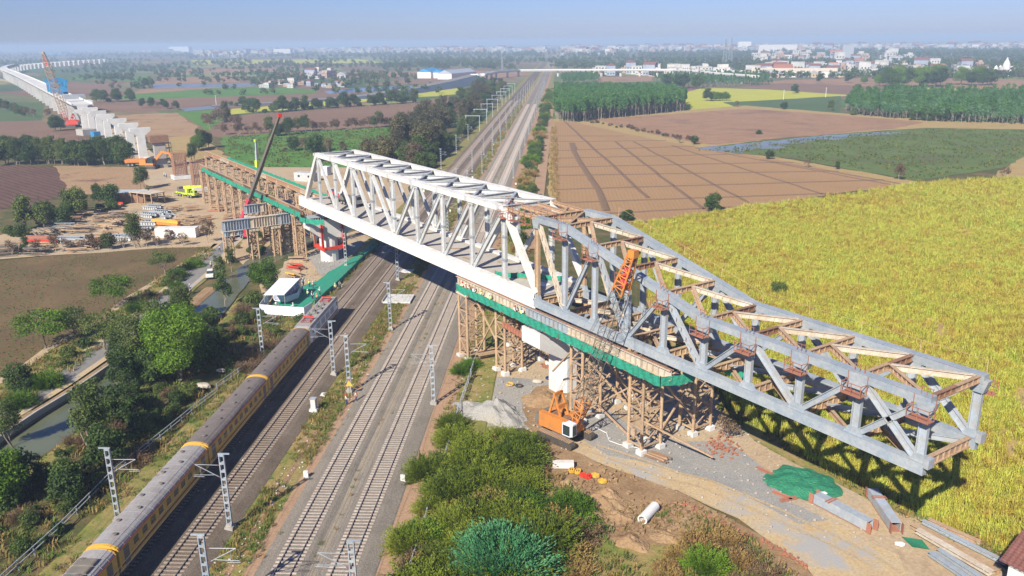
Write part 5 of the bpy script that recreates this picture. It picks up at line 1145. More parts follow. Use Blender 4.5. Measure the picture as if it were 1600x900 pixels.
for x, y in ((-2.6, -2.45), (2.65, -2.45), (2.65, 2.7), (-2.6, 2.7)):
    mb = MB(); mb.ibeam((x, y, .35), (x, y, 6.0), .5, .5, .08); part('leg', mb, M['red'] if x > 0 else M['redoxide'], rc)
# ------------------------------------------------------------------ trestle towers
def tower(h, w=2.5, d=3.2, mats=('tan', 'rust'), panels=4, seed=1, foot=True):
    rr = random.Random(seed); r = thing('trestle_tower', 'x', 'trestle tower'); cor = [(-w/2, -d/2), (w/2, -d/2), (w/2, d/2), (-w/2, d/2)]
    lm = MB(); lm.cyl((0, 0, 0), (0, 0, h), .21, n=8); lme = lm.mesh('leg', M[mats[0]])
    fm = MB(); fm.box((0, 0, .25), (1.0, 1.0, .6)); fme = fm.mesh('footing', M['concrete'])
    for x, y in cor:
        o = part('leg', None, None, r, mesh=lme); o.location = (x, y, 0)
        if foot: o = part('footing', None, None, r, mesh=fme); o.location = (x, y, 0)
    zs = [.9+(h-1.1)*k/panels for k in range(panels+1)]
    for k in range(panels+1):
        for a, c in zip(cor, cor[1:]+cor[:1]):
            mb = MB(); mb.beam((a[0], a[1], zs[k]), (c[0], c[1], zs[k]), .16, .2); part('strut', mb, M[mats[1]] if k % 2 else M[mats[0]], r)
    for k in range(panels):
        for i, (a, c) in enumerate(zip(cor, cor[1:]+cor[:1])):
            p0, p1 = (a, c) if (k+i) % 2 else (c, a); o_ = .06
            mb = MB(); mb.beam((p0[0], p0[1], zs[k]+.1), (p1[0], p1[1], zs[k+1]-.1), .12, .12); part('brace', mb, M[mats[1]], r)
            if rr.random() < .5: mb = MB(); mb.beam((p1[0], p1[1], zs[k]+.1), (p0[0], p0[1], zs[k+1]-.1), .08, .08); part('brace', mb, M[mats[0]], r)
    mb = MB(); mb.box((0, 0, h+.28), (w+.8, .7, .56)); mb.box((0, -d/2, h+.26), (w+.8, .6, .5)); mb.box((0, d/2, h+.26), (w+.8, .6, .5)); part('cap_beam', mb, M['cream'] if mats[0] == 'tan' else M[mats[1]], r)
    return Proto(r)
tw = tower(11.0, seed=3)
labs = [('trestle tower closest to the rightmost track, on white footings', 75.8, .2), ('trestle tower between the rail-side tower and the eight-sided pier', 84.4, 1.9), ('trestle tower rising behind the orange crawler crane', 104.6, 1.3), ('tall front trestle tower carrying the end of the green netting', 116.0, 1.9),
        ('rear trestle tower behind the rail-side one', 76.5, 9.6), ('rear trestle tower behind the second one', 84.8, 10.2), ('rear trestle tower in the shade past the eight-sided pier', 104.8, 9.5), ('rear trestle tower at the edge of the tall grass', 116.0, 11.0)]
for lab, x, y in labs: tw.place((x, y, ZG), 0, lab, 'brown steel trestle towers in the east yard')
# long raking struts between the towers
br_ = thing('bracing_frame', 'long rusty raking struts tying the east yard trestle towers together', 'bracing', (100, 5, .7))
for a, c in [((77.2, .2, 10.6), (83.2, .3, 5.2)), ((77.2, .3, 1.5), (83.2, .4, 9.6)), ((77.2, 9.0, 10.0), (83.6, 9, 2)), ((77, 1.4, 10.8), (77.5, 8.6, 4)), ((85, 3, 10), (85.2, 8.8, 3)), ((85.0, 3.2, 1.5), (85.2, 8.8, 9)),
             ((106, .2, 9.6), (114.8, .4, 5.6)), ((106, .3, 4.4), (114.8, .5, 1.6)), ((106, .3, 2.0), (114.8, .5, 8.6)), ((106, 9, 9.6), (114.8, 9.6, 4.0)), ((106, 9, 2), (114.8, 9.8, 9)), ((117.3, 3.4, 2.5), (117.4, 9.5, 9.5)), ((117.3, 3.4, 9.5), (117.4, 9.5, 2.5)),
             ((114.8, 3.4, 5), (114.9, 9.5, 5)), ((106, 2.8, 5), (106, 8, 9.5)), ((106, 2.8, 9.5), (106, 8, 3)), ((117.4, .4, 4.8), (124, 6, 1.0)), ((103, .3, 10), (98, .5, 5))]:
    mb = MB(); mb.beam(a, c, .2, .2); part('raking_strut', mb, M['tan'] if len(br_.name) and rnd() < .6 else M['rust'], br_, world=True)
rg = thing('cross_girder', 'red oxide girder joining a trestle tower to the eight-sided pier', 'girder', (89, 1, 8.2))
for y in (-.2, 2.6):
    mb = MB(); mb.ibeam((85.8, y, 8.9), (92.0, y, 8.6), .35, .8, .06, stiff=.8); part('girder', mb, M['redoxide'], rg, world=True)
# ------------------------------------------------------------------ sliding girders with walkways and green netting
def slide(lab, x0, x1, y, z0, z1, mt, seg=10, top='rust'):
    g = thing('sliding_girder', lab, 'girder', (x0, y, z0)); n = max(1, round((x1-x0)/seg))
    for k in range(n):
        a, c = x0+(x1-x0)*k/n, x0+(x1-x0)*(k+1)/n-.03
        mb = MB(); mb.ibeam((a, y, (z0+z1)/2), (c, y, (z0+z1)/2), .7, z1-z0, .07, stiff=1.0); part('girder_segment', mb, M[mt[k % len(mt)]], g, world=True)
    mb = MB(); mb.beam((x0, y, z1+.06), (x1, y, z1+.06), .30, .10); part('slide_rail', mb, M[top], g, world=True)
    return g
slide('front cream plate girder under the nose, edged by the long green net', 72.5, 122.6, -.35, 12.3, 13.55, ['cream', 'cream', 'galvlight', 'cream'], top='rustdark')
slide('rear plate girder in the shade under the far side of the nose', 72.5, 124.0, 9.3, 12.3, 13.55, ['tan', 'cream'])
slide('front rust-brown plate girder of the long approach trestle', -98, -.8, -.35, 11.5, 12.75, ['orust', 'rustdark', 'darkgrey', 'rustdark'])
slide('rear orange-rusted plate girder of the long approach trestle', -134, -.8, 10.2, 11.5, 12.75, ['orust', 'orust', 'cream', 'orust'])
def netting(lab, pts, z0, z1, walk=None):
    g = thing('safety_net', lab, 'safety net', tuple(pts[0])); 
    for (a, c) in zip(pts[:-1], pts[1:]):
        a, c = Vector(a), Vector(c); L_ = (c-a).length; n = max(1, round(L_/4)); d_ = (c-a).normalized(); q = Vector((-d_.y, d_.x, 0))
        for k in range(n):
            u0, u1 = a+(c-a)*k/n, a+(c-a)*(k+1)/n; mb = MB(); m_ = 8
            for i in range(m_):
                for j in range(3):
                    def pt(ii, jj):
                        f = ii/m_; sag = -.16*math.sin(math.pi*f)*(jj == 3)+.10*math.sin(9*f+k)*(jj == 0); return u0.lerp(u1, f)+q*(.07*math.sin(17*f+k*2+jj))+Vector((0, 0, z0+(z1-z0)*jj/3+sag-0*jj))
                    mb.face([pt(i, j), pt(i+1, j), pt(i+1, j+1), pt(i, j+1)])
            part('net_panel', mb, M['net'], g, world=True)
        mb = MB()
        for k in range(n+1): w_ = a+(c-a)*k/n; mb.beam(Vector((w_.x, w_.y, z0-.1)), Vector((w_.x, w_.y, z1+.12)), .06, .06)
        part('net_posts', mb, M['darkgrey'], g, world=True, kind='stuff')
    return g
netting('long bright green safety net hung along the front of the east sliding girder', [(74.4, -1.75, 0), (122.2, -1.75, 0)], 11.65, 13.0)
netting('green safety net closing the east end of the sliding girders', [(122.2, -1.75, 0), (123.4, 2.6, 0)], 11.65, 13.0)
netting('green net in the shade behind the rear east tower', [(112, 10.8, 0), (124, 10.8, 0)], 10.0, 13.1)
netting('green safety net along the front of the west approach girder', [(-92, -1.55, 0), (0.6, -1.55, 0)], 11.3, 12.75)
netting('green safety net along the back of the west approach girder', [(-112, 12.2, 0), (-14, 12.2, 0)], 11.6, 12.9)
netting('green safety net wrapped round the top of the canal-side pier', [(.6, -1.9, 0), (4.0, -1.6, 0), (8.5, 1.2, 0)], 10.6, 11.9)
netting('strip of green netting stretched across the bridge deck', [(82.0, 1.0, 0), (90.5, 8.2, 0)], 15.45, 16.3)
for lab, x0, x1, y in (('narrow walkway boards behind the long green net in the east', 74.4, 122.0, -1.2), ('narrow walkway boards behind the green net of the west approach', -92, .4, -1.1)):
    w_ = thing('walkway', lab, 'walkway', (x0, y, 11.6)); n = int((x1-x0)/3)
    bm_ = MB(); bm_.box((1.45, 0, 0), (2.9, .8, .07)); bme = bm_.mesh('board', M['tan'])
    for k in range(n): o = part('board', None, None, w_, mesh=bme); o.location = (k*3.0, 0, 0)
# beam seat above the first east tower
for x, y in ((75.8, -.3), (84.4, -.3), (104.6, -.3), (116, -.3)):
    mb = MB(); mb.box((0, 0, .0), (2.6, 1.6, .3)); [mb.box((dx, 0, .0), (.25, 1.9, .6)) for dx in (-1, 0, 1)]
    o = part('packing_stool', mb, M['rust']); o.location = (x, y, 12.05-.06); o.scale.z = .6
    tag(o, {75.8: 'rusty packing stool on top of the rail-side trestle tower', 84.4: 'rusty packing stool on the second trestle tower', 104.6: 'rusty packing stool on the tower behind the orange crane', 116: 'rusty packing stool on the tall front tower'}[x], 'packing stool')
# ------------------------------------------------------------------ west approach trestles
tw2 = tower(10.3, 1.7, 2.2, ('rust', 'rust'), 4, 9, foot=False)
cnt = {'front': -1, 'rear': -1}
for x in range(-132, -4, 9):
    for y, w_ in ((-.35, 'front'), (10.2, 'rear')):
        if w_ == 'front' and x < -98: continue
        cnt[w_] += 1
        tw2.place((x+U(-.4, .4), y+.4, ZG), 0, f'{ORD[cnt[w_]]} slender tower from the far end in the {w_} row under the approach girders', f'{w_} row of approach towers')
for x0 in range(-96, -8, 14):
    b_ = thing('bracing_frame', 'thin rusty cross bracing between the approach towers', 'bracing', (x0, 5, .7), group='cross bracing of the approach towers')
    for a, c in (((x0, 1.4, 1), (x0, 9.4, 9)), ((x0, 1.4, 9), (x0, 9.4, 1)), ((x0+1, 0, 1.5), (x0+6, 0, 9.5)), ((x0+1, .1, 9), (x0+6, .1, 2)), ((x0+2, 10.6, 1), (x0+6, 10.6, 9)), ((x0, 1.2, 5.2), (x0, 9.4, 5.3))):
        mb = MB(); mb.beam(a, c, .16, .16); part('brace', mb, M['tan'], b_, world=True)
# grey plate girders lying across low trestles beside the canal
def plate(lab, a, c, z, h=2.5, mt='galvlight'):
    g = thing('plate_girder', lab, 'girder', (a[0], a[1], z)); n = 3
    for k in range(n):
        u, v_ = Vector((a[0], a[1], z)).lerp(Vector((c[0], c[1], z)), k/n), Vector((a[0], a[1], z)).lerp(Vector((c[0], c[1], z)), (k+1)/n-.004)
        mb = MB(); mb.ibeam(u, v_, .8, h, .07, stiff=.75); part('girder_segment', mb, M[mt if k != 1 else 'cream'], g, world=True)
plate('long grey plate girder with close stiffeners on the low trestle beside the canal', (-10.5, -17, 0), (-11, 3.5, 0), 9.3)
plate('second grey plate girder right behind the long one', (-13.2, -15, 0), (-13.5, 3, 0), 9.0, 2.3)
plate('grey plate girder standing higher and further from the canal', (-27, -7, 0), (-27.5, 6, 0), 9.6, 2.2)
plate('end stub of grey plate girder poking out below the long one', (-9.2, -17.2, 0), (-9.2, -12.6, 0), 7.7, 1.2)
tw3 = tower(7.0, 2.2, 1.6, ('tan', 'tan'), 3, 12, foot=False)
for x, y, lab in ((-11.8, -15.6, 'low timber-brown tower under the left end of the long grey girder'), (-11.8, -9.6, 'low brown tower, second from the left under the grey girder'), (-11.8, -4.2, 'low brown tower, third from the left under the grey girder'), (-11.8, 1.2, 'low brown tower nearest the pier under the grey girder'), (-27.2, -5.6, 'low brown tower under the left end of the back girder'), (-27.2, 2.0, 'low brown tower under the right end of the back girder')):
    tw3.place((x, y, ZG), 0, lab, 'low towers under the grey plate girders')
# ================================================================== MACHINES, PEOPLE AND SITE THINGS
def lattice(mb, a, c, w0, w1, n, chord=.07, lace=.04, mi=0, tip=1.0, foot=1.0):
    a, c = Vector(a), Vector(c); d = (c-a).normalized(); u = d.cross(Vector((0, 1, 0)) if abs(d.y) < .9 else Vector((1, 0, 0))).normalized(); v = d.cross(u)
    def q(f, i): w = (w0+(w1-w0)*f)/2; return a+(c-a)*f+u*w*(1, -1, -1, 1)[i]+v*w*(1, 1, -1, -1)[i]
    for i in range(4):
        mb.cyl(q(0, i), q(1, i), chord, n=5, mi=mi)
        for k in range(n):
            f0, f1 = k/n, (k+1)/n; j = (i+1) % 4
            mb.cyl(q(f0, i if k % 2 else j), q(f1, j if k % 2 else i), lace, n=3, cap=False, mi=mi)
            mb.cyl(q(f1, i), q(f1, j), lace, n=3, cap=False, mi=mi)
def trackshoe(r, y, L=6.2, h=1.0, w=.85):
    mb = MB(); pr_ = [(L/2*math.cos(t)*.0+(L/2-h/2)*(1 if math.cos(t) > 0 else -1)+h/2*math.cos(t), h/2+h/2*math.sin(t)) for t in [2*math.pi*(k+.5)/16 for k in range(16)]]
    mb.loft([[(x, y-w/2, z) for x, z in pr_], [(x, y+w/2, z) for x, z in pr_]]); part('crawler_track', mb, M['black'], r)
    sm = MB(); sm.box((0, 0, 0), (.16, w*1.06, .07)); sme = sm.mesh('track_plate', M['rust'])
    n = 18
    for k in range(n): o = part('track_plate', None, None, r, mesh=sme); o.location = (-L/2+.5+k*(L-1)/(n-1), y, h+.03)
def crawler_crane(name, lab, loc, rz, boom, col, mats, s=1.0, bw=1.5, ch=.055):
    r = thing(name, lab, 'crane', loc, rz); r.scale = (s,)*3
    for y in (-1.95, 1.95): trackshoe(r, y)
    mb = MB(); mb.box((0, 0, .8), (2.6, 3.2, .5)); mb.cyl((0, 0, 1.0), (0, 0, 1.35), 1.2, n=16); part('undercarriage', mb, M['darkgrey'], r)
    mb = MB(); mb.prism([(-3.6, -1.6), (1.7, -1.6), (1.9, -1.2), (1.9, 1.5), (-3.6, 1.6)], 1.35, 2.0); mb.box((-1.1, -1.2, 2.65), (4.6, .75, 1.3)); mb.box((-1.4, 1.2, 2.6), (4.0, .7, 1.2)); part('machinery_house', mb, col, r)
    mb = MB(); mb.box((-1.2, 0, 2.45), (3.6, 1.5, .8)); [mb.cyl((-2.3+k*1.1, -.6, 2.7), (-2.3+k*1.1, .6, 2.7), .42, n=12) for k in range(3)]; part('winch_drums', mb, M['rustdark'], r)
    mb = MB(); mb.box((-3.75, 0, 2.1), (.7, 3.2, 1.5)); part('counterweight', mb, M['darkgrey'], r)
    mb = MB(); mb.prism([(1.0, -1.85), (2.2, -1.85), (2.5, -1.5), (2.5, -.7), (1.0, -.7)], 1.5, 3.2); part('cab', mb, M['clothwhite'], r)
    mb = MB(); mb.box((1.72, -1.87, 2.35), (1.1, .06, 1.35)); mb.box((2.5, -1.15, 2.3), (.06, .72, 1.4)); part('cab_window', mb, M['glass'], r)
    mb = MB()
    for y in (-.85, .85): mb.beam((-2.6, y, 2.0), (-1.4, y*.75, 6.0), .22, .26); mb.beam((.2, y, 2.0), (-1.4, y*.75, 6.0), .2, .2)
    mb.beam((-1.4, -.8, 6.0), (-1.4, .8, 6.0), .35, .4); mb.beam((-.8, -.8, 4.4), (-.8, .8, 4.4), .3, .6); part('a_frame', mb, col, r)
    b0, b1 = Vector((1.5, 0, 1.9)), Vector(boom); L = (b1-b0).length; f1, f2 = .17, .80
    mb = MB(); lattice(mb, b0, b0.lerp(b1, f1), .6, bw, 5, .10, .06); part('boom_foot_section', mb, col, r)
    mb = MB(); lattice(mb, b0.lerp(b1, f1), b0.lerp(b1, f2), bw, bw, 16, ch, ch*.5); part('boom_middle_section', mb, mats[0], r)
    mb = MB(); lattice(mb, b0.lerp(b1, f2), b1, bw, .8, 7, .11, .07); mb.box(tuple(b1), (.9, .9, .9)); part('boom_head_section', mb, mats[1], r)
    mb = MB(); mb.beam(b0.lerp(b1, f2+.03), b0.lerp(b1, .93), .9, .12, up=(0, 1, 0)); part('boom_name_plate', mb, M['pink'], r)
    mb = MB(); t0 = Vector((-1.4, 0, 6.0))
    for y in (-.5, -.2, .2, .5): mb.cyl(t0+Vector((0, y, 0)), b1+Vector((0, y*.5, .2)), .022, n=3, cap=False)
    for dx, z_ in ((.5, 5.0), (.75, 5.0)): mb.cyl(b1+Vector((dx*.6, .1, 0)), (b1.x+dx+.2, .2, z_), .02, n=3, cap=False)
    part('cables', mb, M['darkgrey'], r, kind='stuff')
    mb = MB(); mb.box((b1.x+.8, .2, 4.6), (.6, .4, .9)); mb.cyl((b1.x+.8, .2, 4.1), (b1.x+.8, .2, 3.6), .08, n=6); part('hook_block', mb, M['rust'], r)
    return r
b_ = Vector((118.2, -3.0, 27.1))-Vector((108.3, -4.9, ZG)); az = math.atan2(b_.y, b_.x)
crawler_crane('crawler_crane', 'orange crawler crane with a folded-up orange lattice boom in the east yard', (108.3, -4.9, ZG), az, (math.hypot(b_.x, b_.y), 0, b_.z), M['orange'], (M['darkgrey'], M['orange']))
f_ = P(112, 199); tip = Vector((f_.x+3, -3, 48))
crawler_crane('crawler_crane', 'tall red crawler crane with a yellow boom standing by the end of the viaduct deck', (f_.x, f_.y, 0), -2.15, (7.5, 0, 33), M['red'], (M['orust'], M['orust']), 1.42, 2.4, .13)
def wheel(r, x, y, rad=.5, w=.4, nm='wheel'):
    mb = MB(); mb.cyl((x, y-w/2, rad), (x, y+w/2, rad), rad, n=14); o = part(nm, mb, M['black'], r)
    mb = MB(); mb.cyl((x, y-w/2-.012, rad), (x, y+w/2+.012, rad), rad*.5, n=10); q = part('rim', mb, M['galv'], o); return o
def mobile_crane(lab, loc, rz, col, boom, mid=None, split=.35):
    r = thing('mobile_crane', lab, 'crane', loc, rz)
    mb = MB(); mb.prism([(-5.2, -1.3), (5.0, -1.3), (5.4, -.9), (5.4, .9), (5.0, 1.3), (-5.2, 1.3)], .9, 1.5); part('chassis', mb, col, r)
    for x in (-4, -2.6, 2.2, 3.8):
        for y in (-1.15, 1.15): wheel(r, x, y, .6, .45)
    mb = MB(); mb.prism([(3.6, -1.2), (5.3, -1.2), (5.5, -.8), (5.5, .2), (3.6, .2)], 1.5, 2.6); part('driver_cab', mb, col, r)
    mb = MB(); mb.box((4.5, -1.22, 2.15), (1.1, .05, .6)); mb.box((5.5, -.35, 2.2), (.06, 1.0, .6)); part('windscreen', mb, M['glass'], r)
    mb = MB(); mb.prism([(-3.8, -1.2), (.8, -1.2), (.8, 1.2), (-3.8, 1.2)], 1.55, 2.5); mb.box((-3.6, 0, 2.4), (1.2, 2.5, 1.4)); part('turntable', mb, M['darkgrey'], r)
    mb = MB(); mb.box((1.4, -1.0, 2.3), (1.3, .8, 1.4)); part('operator_cab', mb, col, r)
    b0, b1 = Vector((-1.8, .2, 2.9)), Vector(boom); fs = [0, split, .6, .82, 1] if mid else [0, .4, .7, 1]
    for k in range(len(fs)-1):
        mb = MB(); w = 1.15-.2*k; mb.beam(b0.lerp(b1, fs[k]-(.03 if k else 0)), b0.lerp(b1, fs[k+1]), w*.85, w); part('boom_section', mb, col if k == 0 or not mid else mid, r)
    mb = MB(); mb.box(tuple(b1), (1.0, .8, .8)); part('boom_head', mb, col, r)
    mb = MB(); mb.cyl((0, .2, 1.8), b0.lerp(b1, .22), .16, n=8); part('lift_ram', mb, M['galvlight'], r)
    for x in (-4.8, 1.0):
        mb = MB(); mb.box((x, 0, .9), (.35, 5.4, .3)); [mb.cyl((x, y, 0), (x, y, .9), .14, n=6) for y in (-2.6, 2.6)]; part('outrigger', mb, col, r)
    return r
def PY(px, py, y):
    d = FW*FPX+RT*(px-800)-UP*(py-450); return CAM+d*((y-CAM.y)/d.y)
A_, T_ = PY(386, 321, -4.6), PY(437, 180, -3.2); d_ = (A_-T_).normalized(); B_ = T_+d_*((2.9-T_.z)/d_.z); az = math.atan2(T_.y-B_.y, T_.x-B_.x); L_ = math.hypot(T_.x-B_.x, T_.y-B_.y)
o = mobile_crane('mobile crane with faded red boom foot and very long dark boom beside the approach', (B_.x+1.8*math.cos(az), B_.y+1.8*math.sin(az), ZG), az, M['pink'], (L_-1.8, 0, T_.z-ZG), M['darkgrey'], .27)
for q in [c for c in bpy.data.objects if c.parent == o and c.name.startswith('boom_head')]: q.data.materials[0] = M['red']
A_, T_ = PY(408, 262, 17), PY(410, 222, 17)
mobile_crane('lime yellow crane with a grey upright boom behind the approach girders', (A_.x, 17, .2), 2.0, M['lime'], (-1.0, .2, max(12, T_.z)), M['galvlight'], .62)
g_ = P(294, 308); mobile_crane('parked lime yellow mobile crane with its boom lowered in the west yard', (g_.x, g_.y, ZG), .35, M['lime'], (9.0, .2, 4.4))
def excavator(name, lab, loc, rz, col, s=1.0):
    r = thing(name, lab, 'excavator', loc, rz); r.scale = (s,)*3
    for y in (-1.15, 1.15): trackshoe(r, y, 4.0, .8, .6)
    mb = MB(); mb.prism([(-2.4, -1.3), (1.4, -1.3), (1.4, 1.3), (-2.4, 1.3)], 1.0, 1.5); mb.box((-1.5, 0, 2.0), (1.8, 2.5, 1.1)); part('body', mb, col, r)
    mb = MB(); mb.box((.6, -.75, 2.2), (1.5, 1.0, 1.5)); part('cab', mb, M['glass'], r)
    mb = MB(); mb.beam((.9, .3, 1.8), (3.6, .3, 4.4), .5, .7); mb.beam((3.5, .3, 4.4), (5.6, .3, 3.9), .45, .6); part('boom', mb, col, r)
    mb = MB(); mb.beam((5.5, .3, 4.1), (6.3, .3, 1.6), .35, .5); part('dipper_arm', mb, col, r)
    mb = MB(); mb.prism([(5.8, -.2), (6.9, -.2), (6.9, .8), (5.8, .8)], .7, 1.6); part('bucket', mb, M['rustdark'], r)
g_ = P(236, 264); excavator('excavator', 'orange excavator reaching towards the dark pier scaffold', (g_.x, g_.y, ZG), .9, M['orange'], 1.6)
def truck(lab, loc, rz, cab, body, s=1.0, group=None):
    r = thing('truck', lab, 'truck', loc, rz, group); r.scale = (s,)*3
    mb = MB(); mb.box((0, 0, .9), (7.4, 1.0, .35)); part('chassis', mb, M['darkgrey'], r)
    mb = MB(); mb.prism([(2.2, -1.15), (3.9, -1.15), (4.1, -.9), (4.1, .9), (3.9, 1.15), (2.2, 1.15)], .8, 2.9); part('cab', mb, cab, r)
    mb = MB(); mb.box((4.08, 0, 2.25), (.08, 1.8, .8)); [mb.box((3.2, y, 2.2), (.9, .05, .7)) for y in (-1.16, 1.16)]; part('windscreen', mb, M['glass'], r)
    mb = MB(); mb.box((-1.0, 0, 1.3), (5.6, 2.3, .2)); [mb.box((-1.0, y, 1.85), (5.6, .1, 1.0)) for y in (-1.1, 1.1)]; [mb.box((x, 0, 1.85), (.1, 2.1, 1.0)) for x in (-3.75, 1.75)]; part('load_bed', mb, body, r)
    for x in (-2.8, -1.6, 3.0):
        for y in (-1, 1): wheel(r, x, y, .5, .35)
    return r
g_ = P(216, 260); truck('white-cabbed truck with an orange body near the far excavator', (g_.x, g_.y, ZG), 1.2, M['white'], M['orange'], 1.3)
truck('red and white truck parked on the far end of the bridge deck', (4.5, 5.4, 15.4), 2.9, M['white'], M['red'], .8)
truck('dark truck parked on the bridge deck behind the red and white one', (12.5, 6.4, 15.4), .2, M['white'], M['darkgrey'], .85)
def car(lab, loc, rz):
    r = thing('parked_car', lab, 'car', loc, rz)
    mb = MB(); mb.loft([[(x, y, z) for y, z in ((-.8, .35), (.8, .35), (.85, h*.75), (.8, h), (-.8, h), (-.85, h*.75))] for x, h in ((-2.1, .75), (-1.7, .95), (1.0, .95), (2.0, .7))]); part('body', mb, M['white'], r)
    mb = MB(); mb.loft([[(-1.7, -.7, .95), (-1.7, .7, .95), (-1.4, .62, 1.45), (-1.4, -.62, 1.45)], [(.9, -.7, .95), (.9, .7, .95), (.3, .62, 1.45), (.3, -.62, 1.45)]]); part('windows', mb, M['glass'], r)
    mb = MB(); mb.box((-.55, 0, 1.47), (1.75, 1.2, .05)); part('roof', mb, M['white'], r)
    for x in (-1.3, 1.3):
        for y in (-.8, .8): wheel(r, x, y, .32, .2)
g_ = P(329, 434); car('white car driving on the service road by the canal', (g_.x, g_.y, ZG+.01), math.atan2(*(lambda v: (v.y, v.x))(P(322, 440)-P(335, 405))))
g_ = P(298, 460); r = thing('motorcycle', 'motorcycle with a rider on the service road below the car', 'motorcycle', (g_.x, g_.y, ZG+.01), math.atan2(*(lambda v: (v.y, v.x))(P(292, 468)-P(304, 450))))
for x in (-.65, .65):
    mb = MB(); mb.cyl((x, -.06, .32), (x, .06, .32), .32, n=14); part('wheel', mb, M['black'], r)
mb = MB(); mb.loft([[(-.6, -.1, .5), (-.6, .1, .5), (-.6, .1, .75), (-.6, -.1, .75)], [(.35, -.14, .45), (.35, .14, .45), (.35, .14, .95), (.35, -.14, .95)]]); mb.beam((.35, 0, .9), (.62, 0, .35), .08, .08); mb.beam((.3, -.35, 1.02), (.3, .35, 1.02), .05, .05); part('frame', mb, M['galvlight'], r)
# ---- people
def person_mesh(pose):
    """one continuous skinned body"""
    J = {'pel': (0, 0, .95, .13), 'ch': (0, 0, 1.28, .15), 'nk': (0, 0, 1.47, .06), 'hd': (.01, 0, 1.60, .10), 'ht': (.01, 0, 1.70, .085)}
    E = [('pel', 'ch'), ('ch', 'nk'), ('nk', 'hd'), ('hd', 'ht')]
    for s, n in ((-1, 'r'), (1, 'l')):
        st = pose['step']*s; J['hp'+n] = (0, .10*s, .90, .10); J['kn'+n] = (.06+st*.5, .11*s, .50, .065); J['an'+n] = (st, .12*s, .09, .045); J['to'+n] = (st+.15, .13*s, .04, .04)
        J['sh'+n] = (0, .18*s, 1.40, .06); a = pose['arm'][s > 0]; J['el'+n] = (a*.4, .25*s, 1.13, .042); J['wr'+n] = (a, .26*s, .90+abs(a)*.35, .032); J['hn'+n] = (a+.06, .26*s, .83+abs(a)*.38, .036)
        E += [('pel', 'hp'+n), ('hp'+n, 'kn'+n), ('kn'+n, 'an'+n), ('an'+n, 'to'+n), ('ch', 'sh'+n), ('sh'+n, 'el'+n), ('el'+n, 'wr'+n), ('wr'+n, 'hn'+n)]
    K = list(J); me = bpy.data.meshes.new('body'); me.from_pydata([J[k][:3] for k in K], [(K.index(a), K.index(c)) for a, c in E], [])
    o = bpy.data.objects.new('body_source', me); C.objects.link(o); o.modifiers.new('skin', 'SKIN')
    for i, k in enumerate(K): me.skin_vertices[0].data[i].radius = (J[k][3],)*2
    me.skin_vertices[0].data[0].use_root = True
    dg = bpy.context.evaluated_depsgraph_get(); out = bpy.data.meshes.new_from_object(o.evaluated_get(dg)); bpy.data.objects.remove(o); out.name = 'body'
    for mt in (M['skin'], M['navy'], M['clothwhite']): out.materials.append(mt)
    for f in out.polygons:
        c = f.center; f.material_index = 1 if .1 < c.z < .93 and abs(c.y) < .22 else (2 if .93 <= c.z < 1.46 and abs(c.y) < .28 and c.z > 1.05 else 0)
    return out
def vest_mesh(mat):
    mb = MB(); n = 10
    mb.loft([[(rx*math.cos(6.283*i/n), ry*math.sin(6.283*i/n), z) for i in range(n)] for rx, ry, z in ((.17, .19, .88), (.165, .19, 1.1), (.175, .22, 1.32), (.12, .15, 1.46))], cap=False); return mb.mesh('vest', mat)
def helmet_mesh(mat):
    mb = MB(); n = 10; mb.loft([[(.01+r_*math.cos(6.283*i/n), r_*math.sin(6.283*i/n), z) for i in range(n)] for r_, z in ((.16, 1.66), (.13, 1.68), (.12, 1.75), (.06, 1.81))]); return mb.mesh('helmet', mat)
BODY = [person_mesh(dict(step=.12, arm=(.25, .1))), person_mesh(dict(step=.02, arm=(.45, .3))), person_mesh(dict(step=-.18, arm=(.0, .3)))]
VEST = {k: vest_mesh(M[k]) for k in ('hiviz', 'orange', 'clothwhite', 'navy')}; HELM = {k: helmet_mesh(M[k]) for k in ('yellow', 'white', 'red', 'blue')}
pk = [0]
def person(loc, lab, vest, helm, rz=None, group=None):
    r = thing('person', lab, 'person', loc, U(0, 6.28) if rz is None else rz, group); pk[0] += 1
    part('body', None, None, r, mesh=BODY[pk[0] % 3])
    if vest: part('vest', None, None, r, mesh=VEST[vest])
    if helm: part('helmet', None, None, r, mesh=HELM[helm])
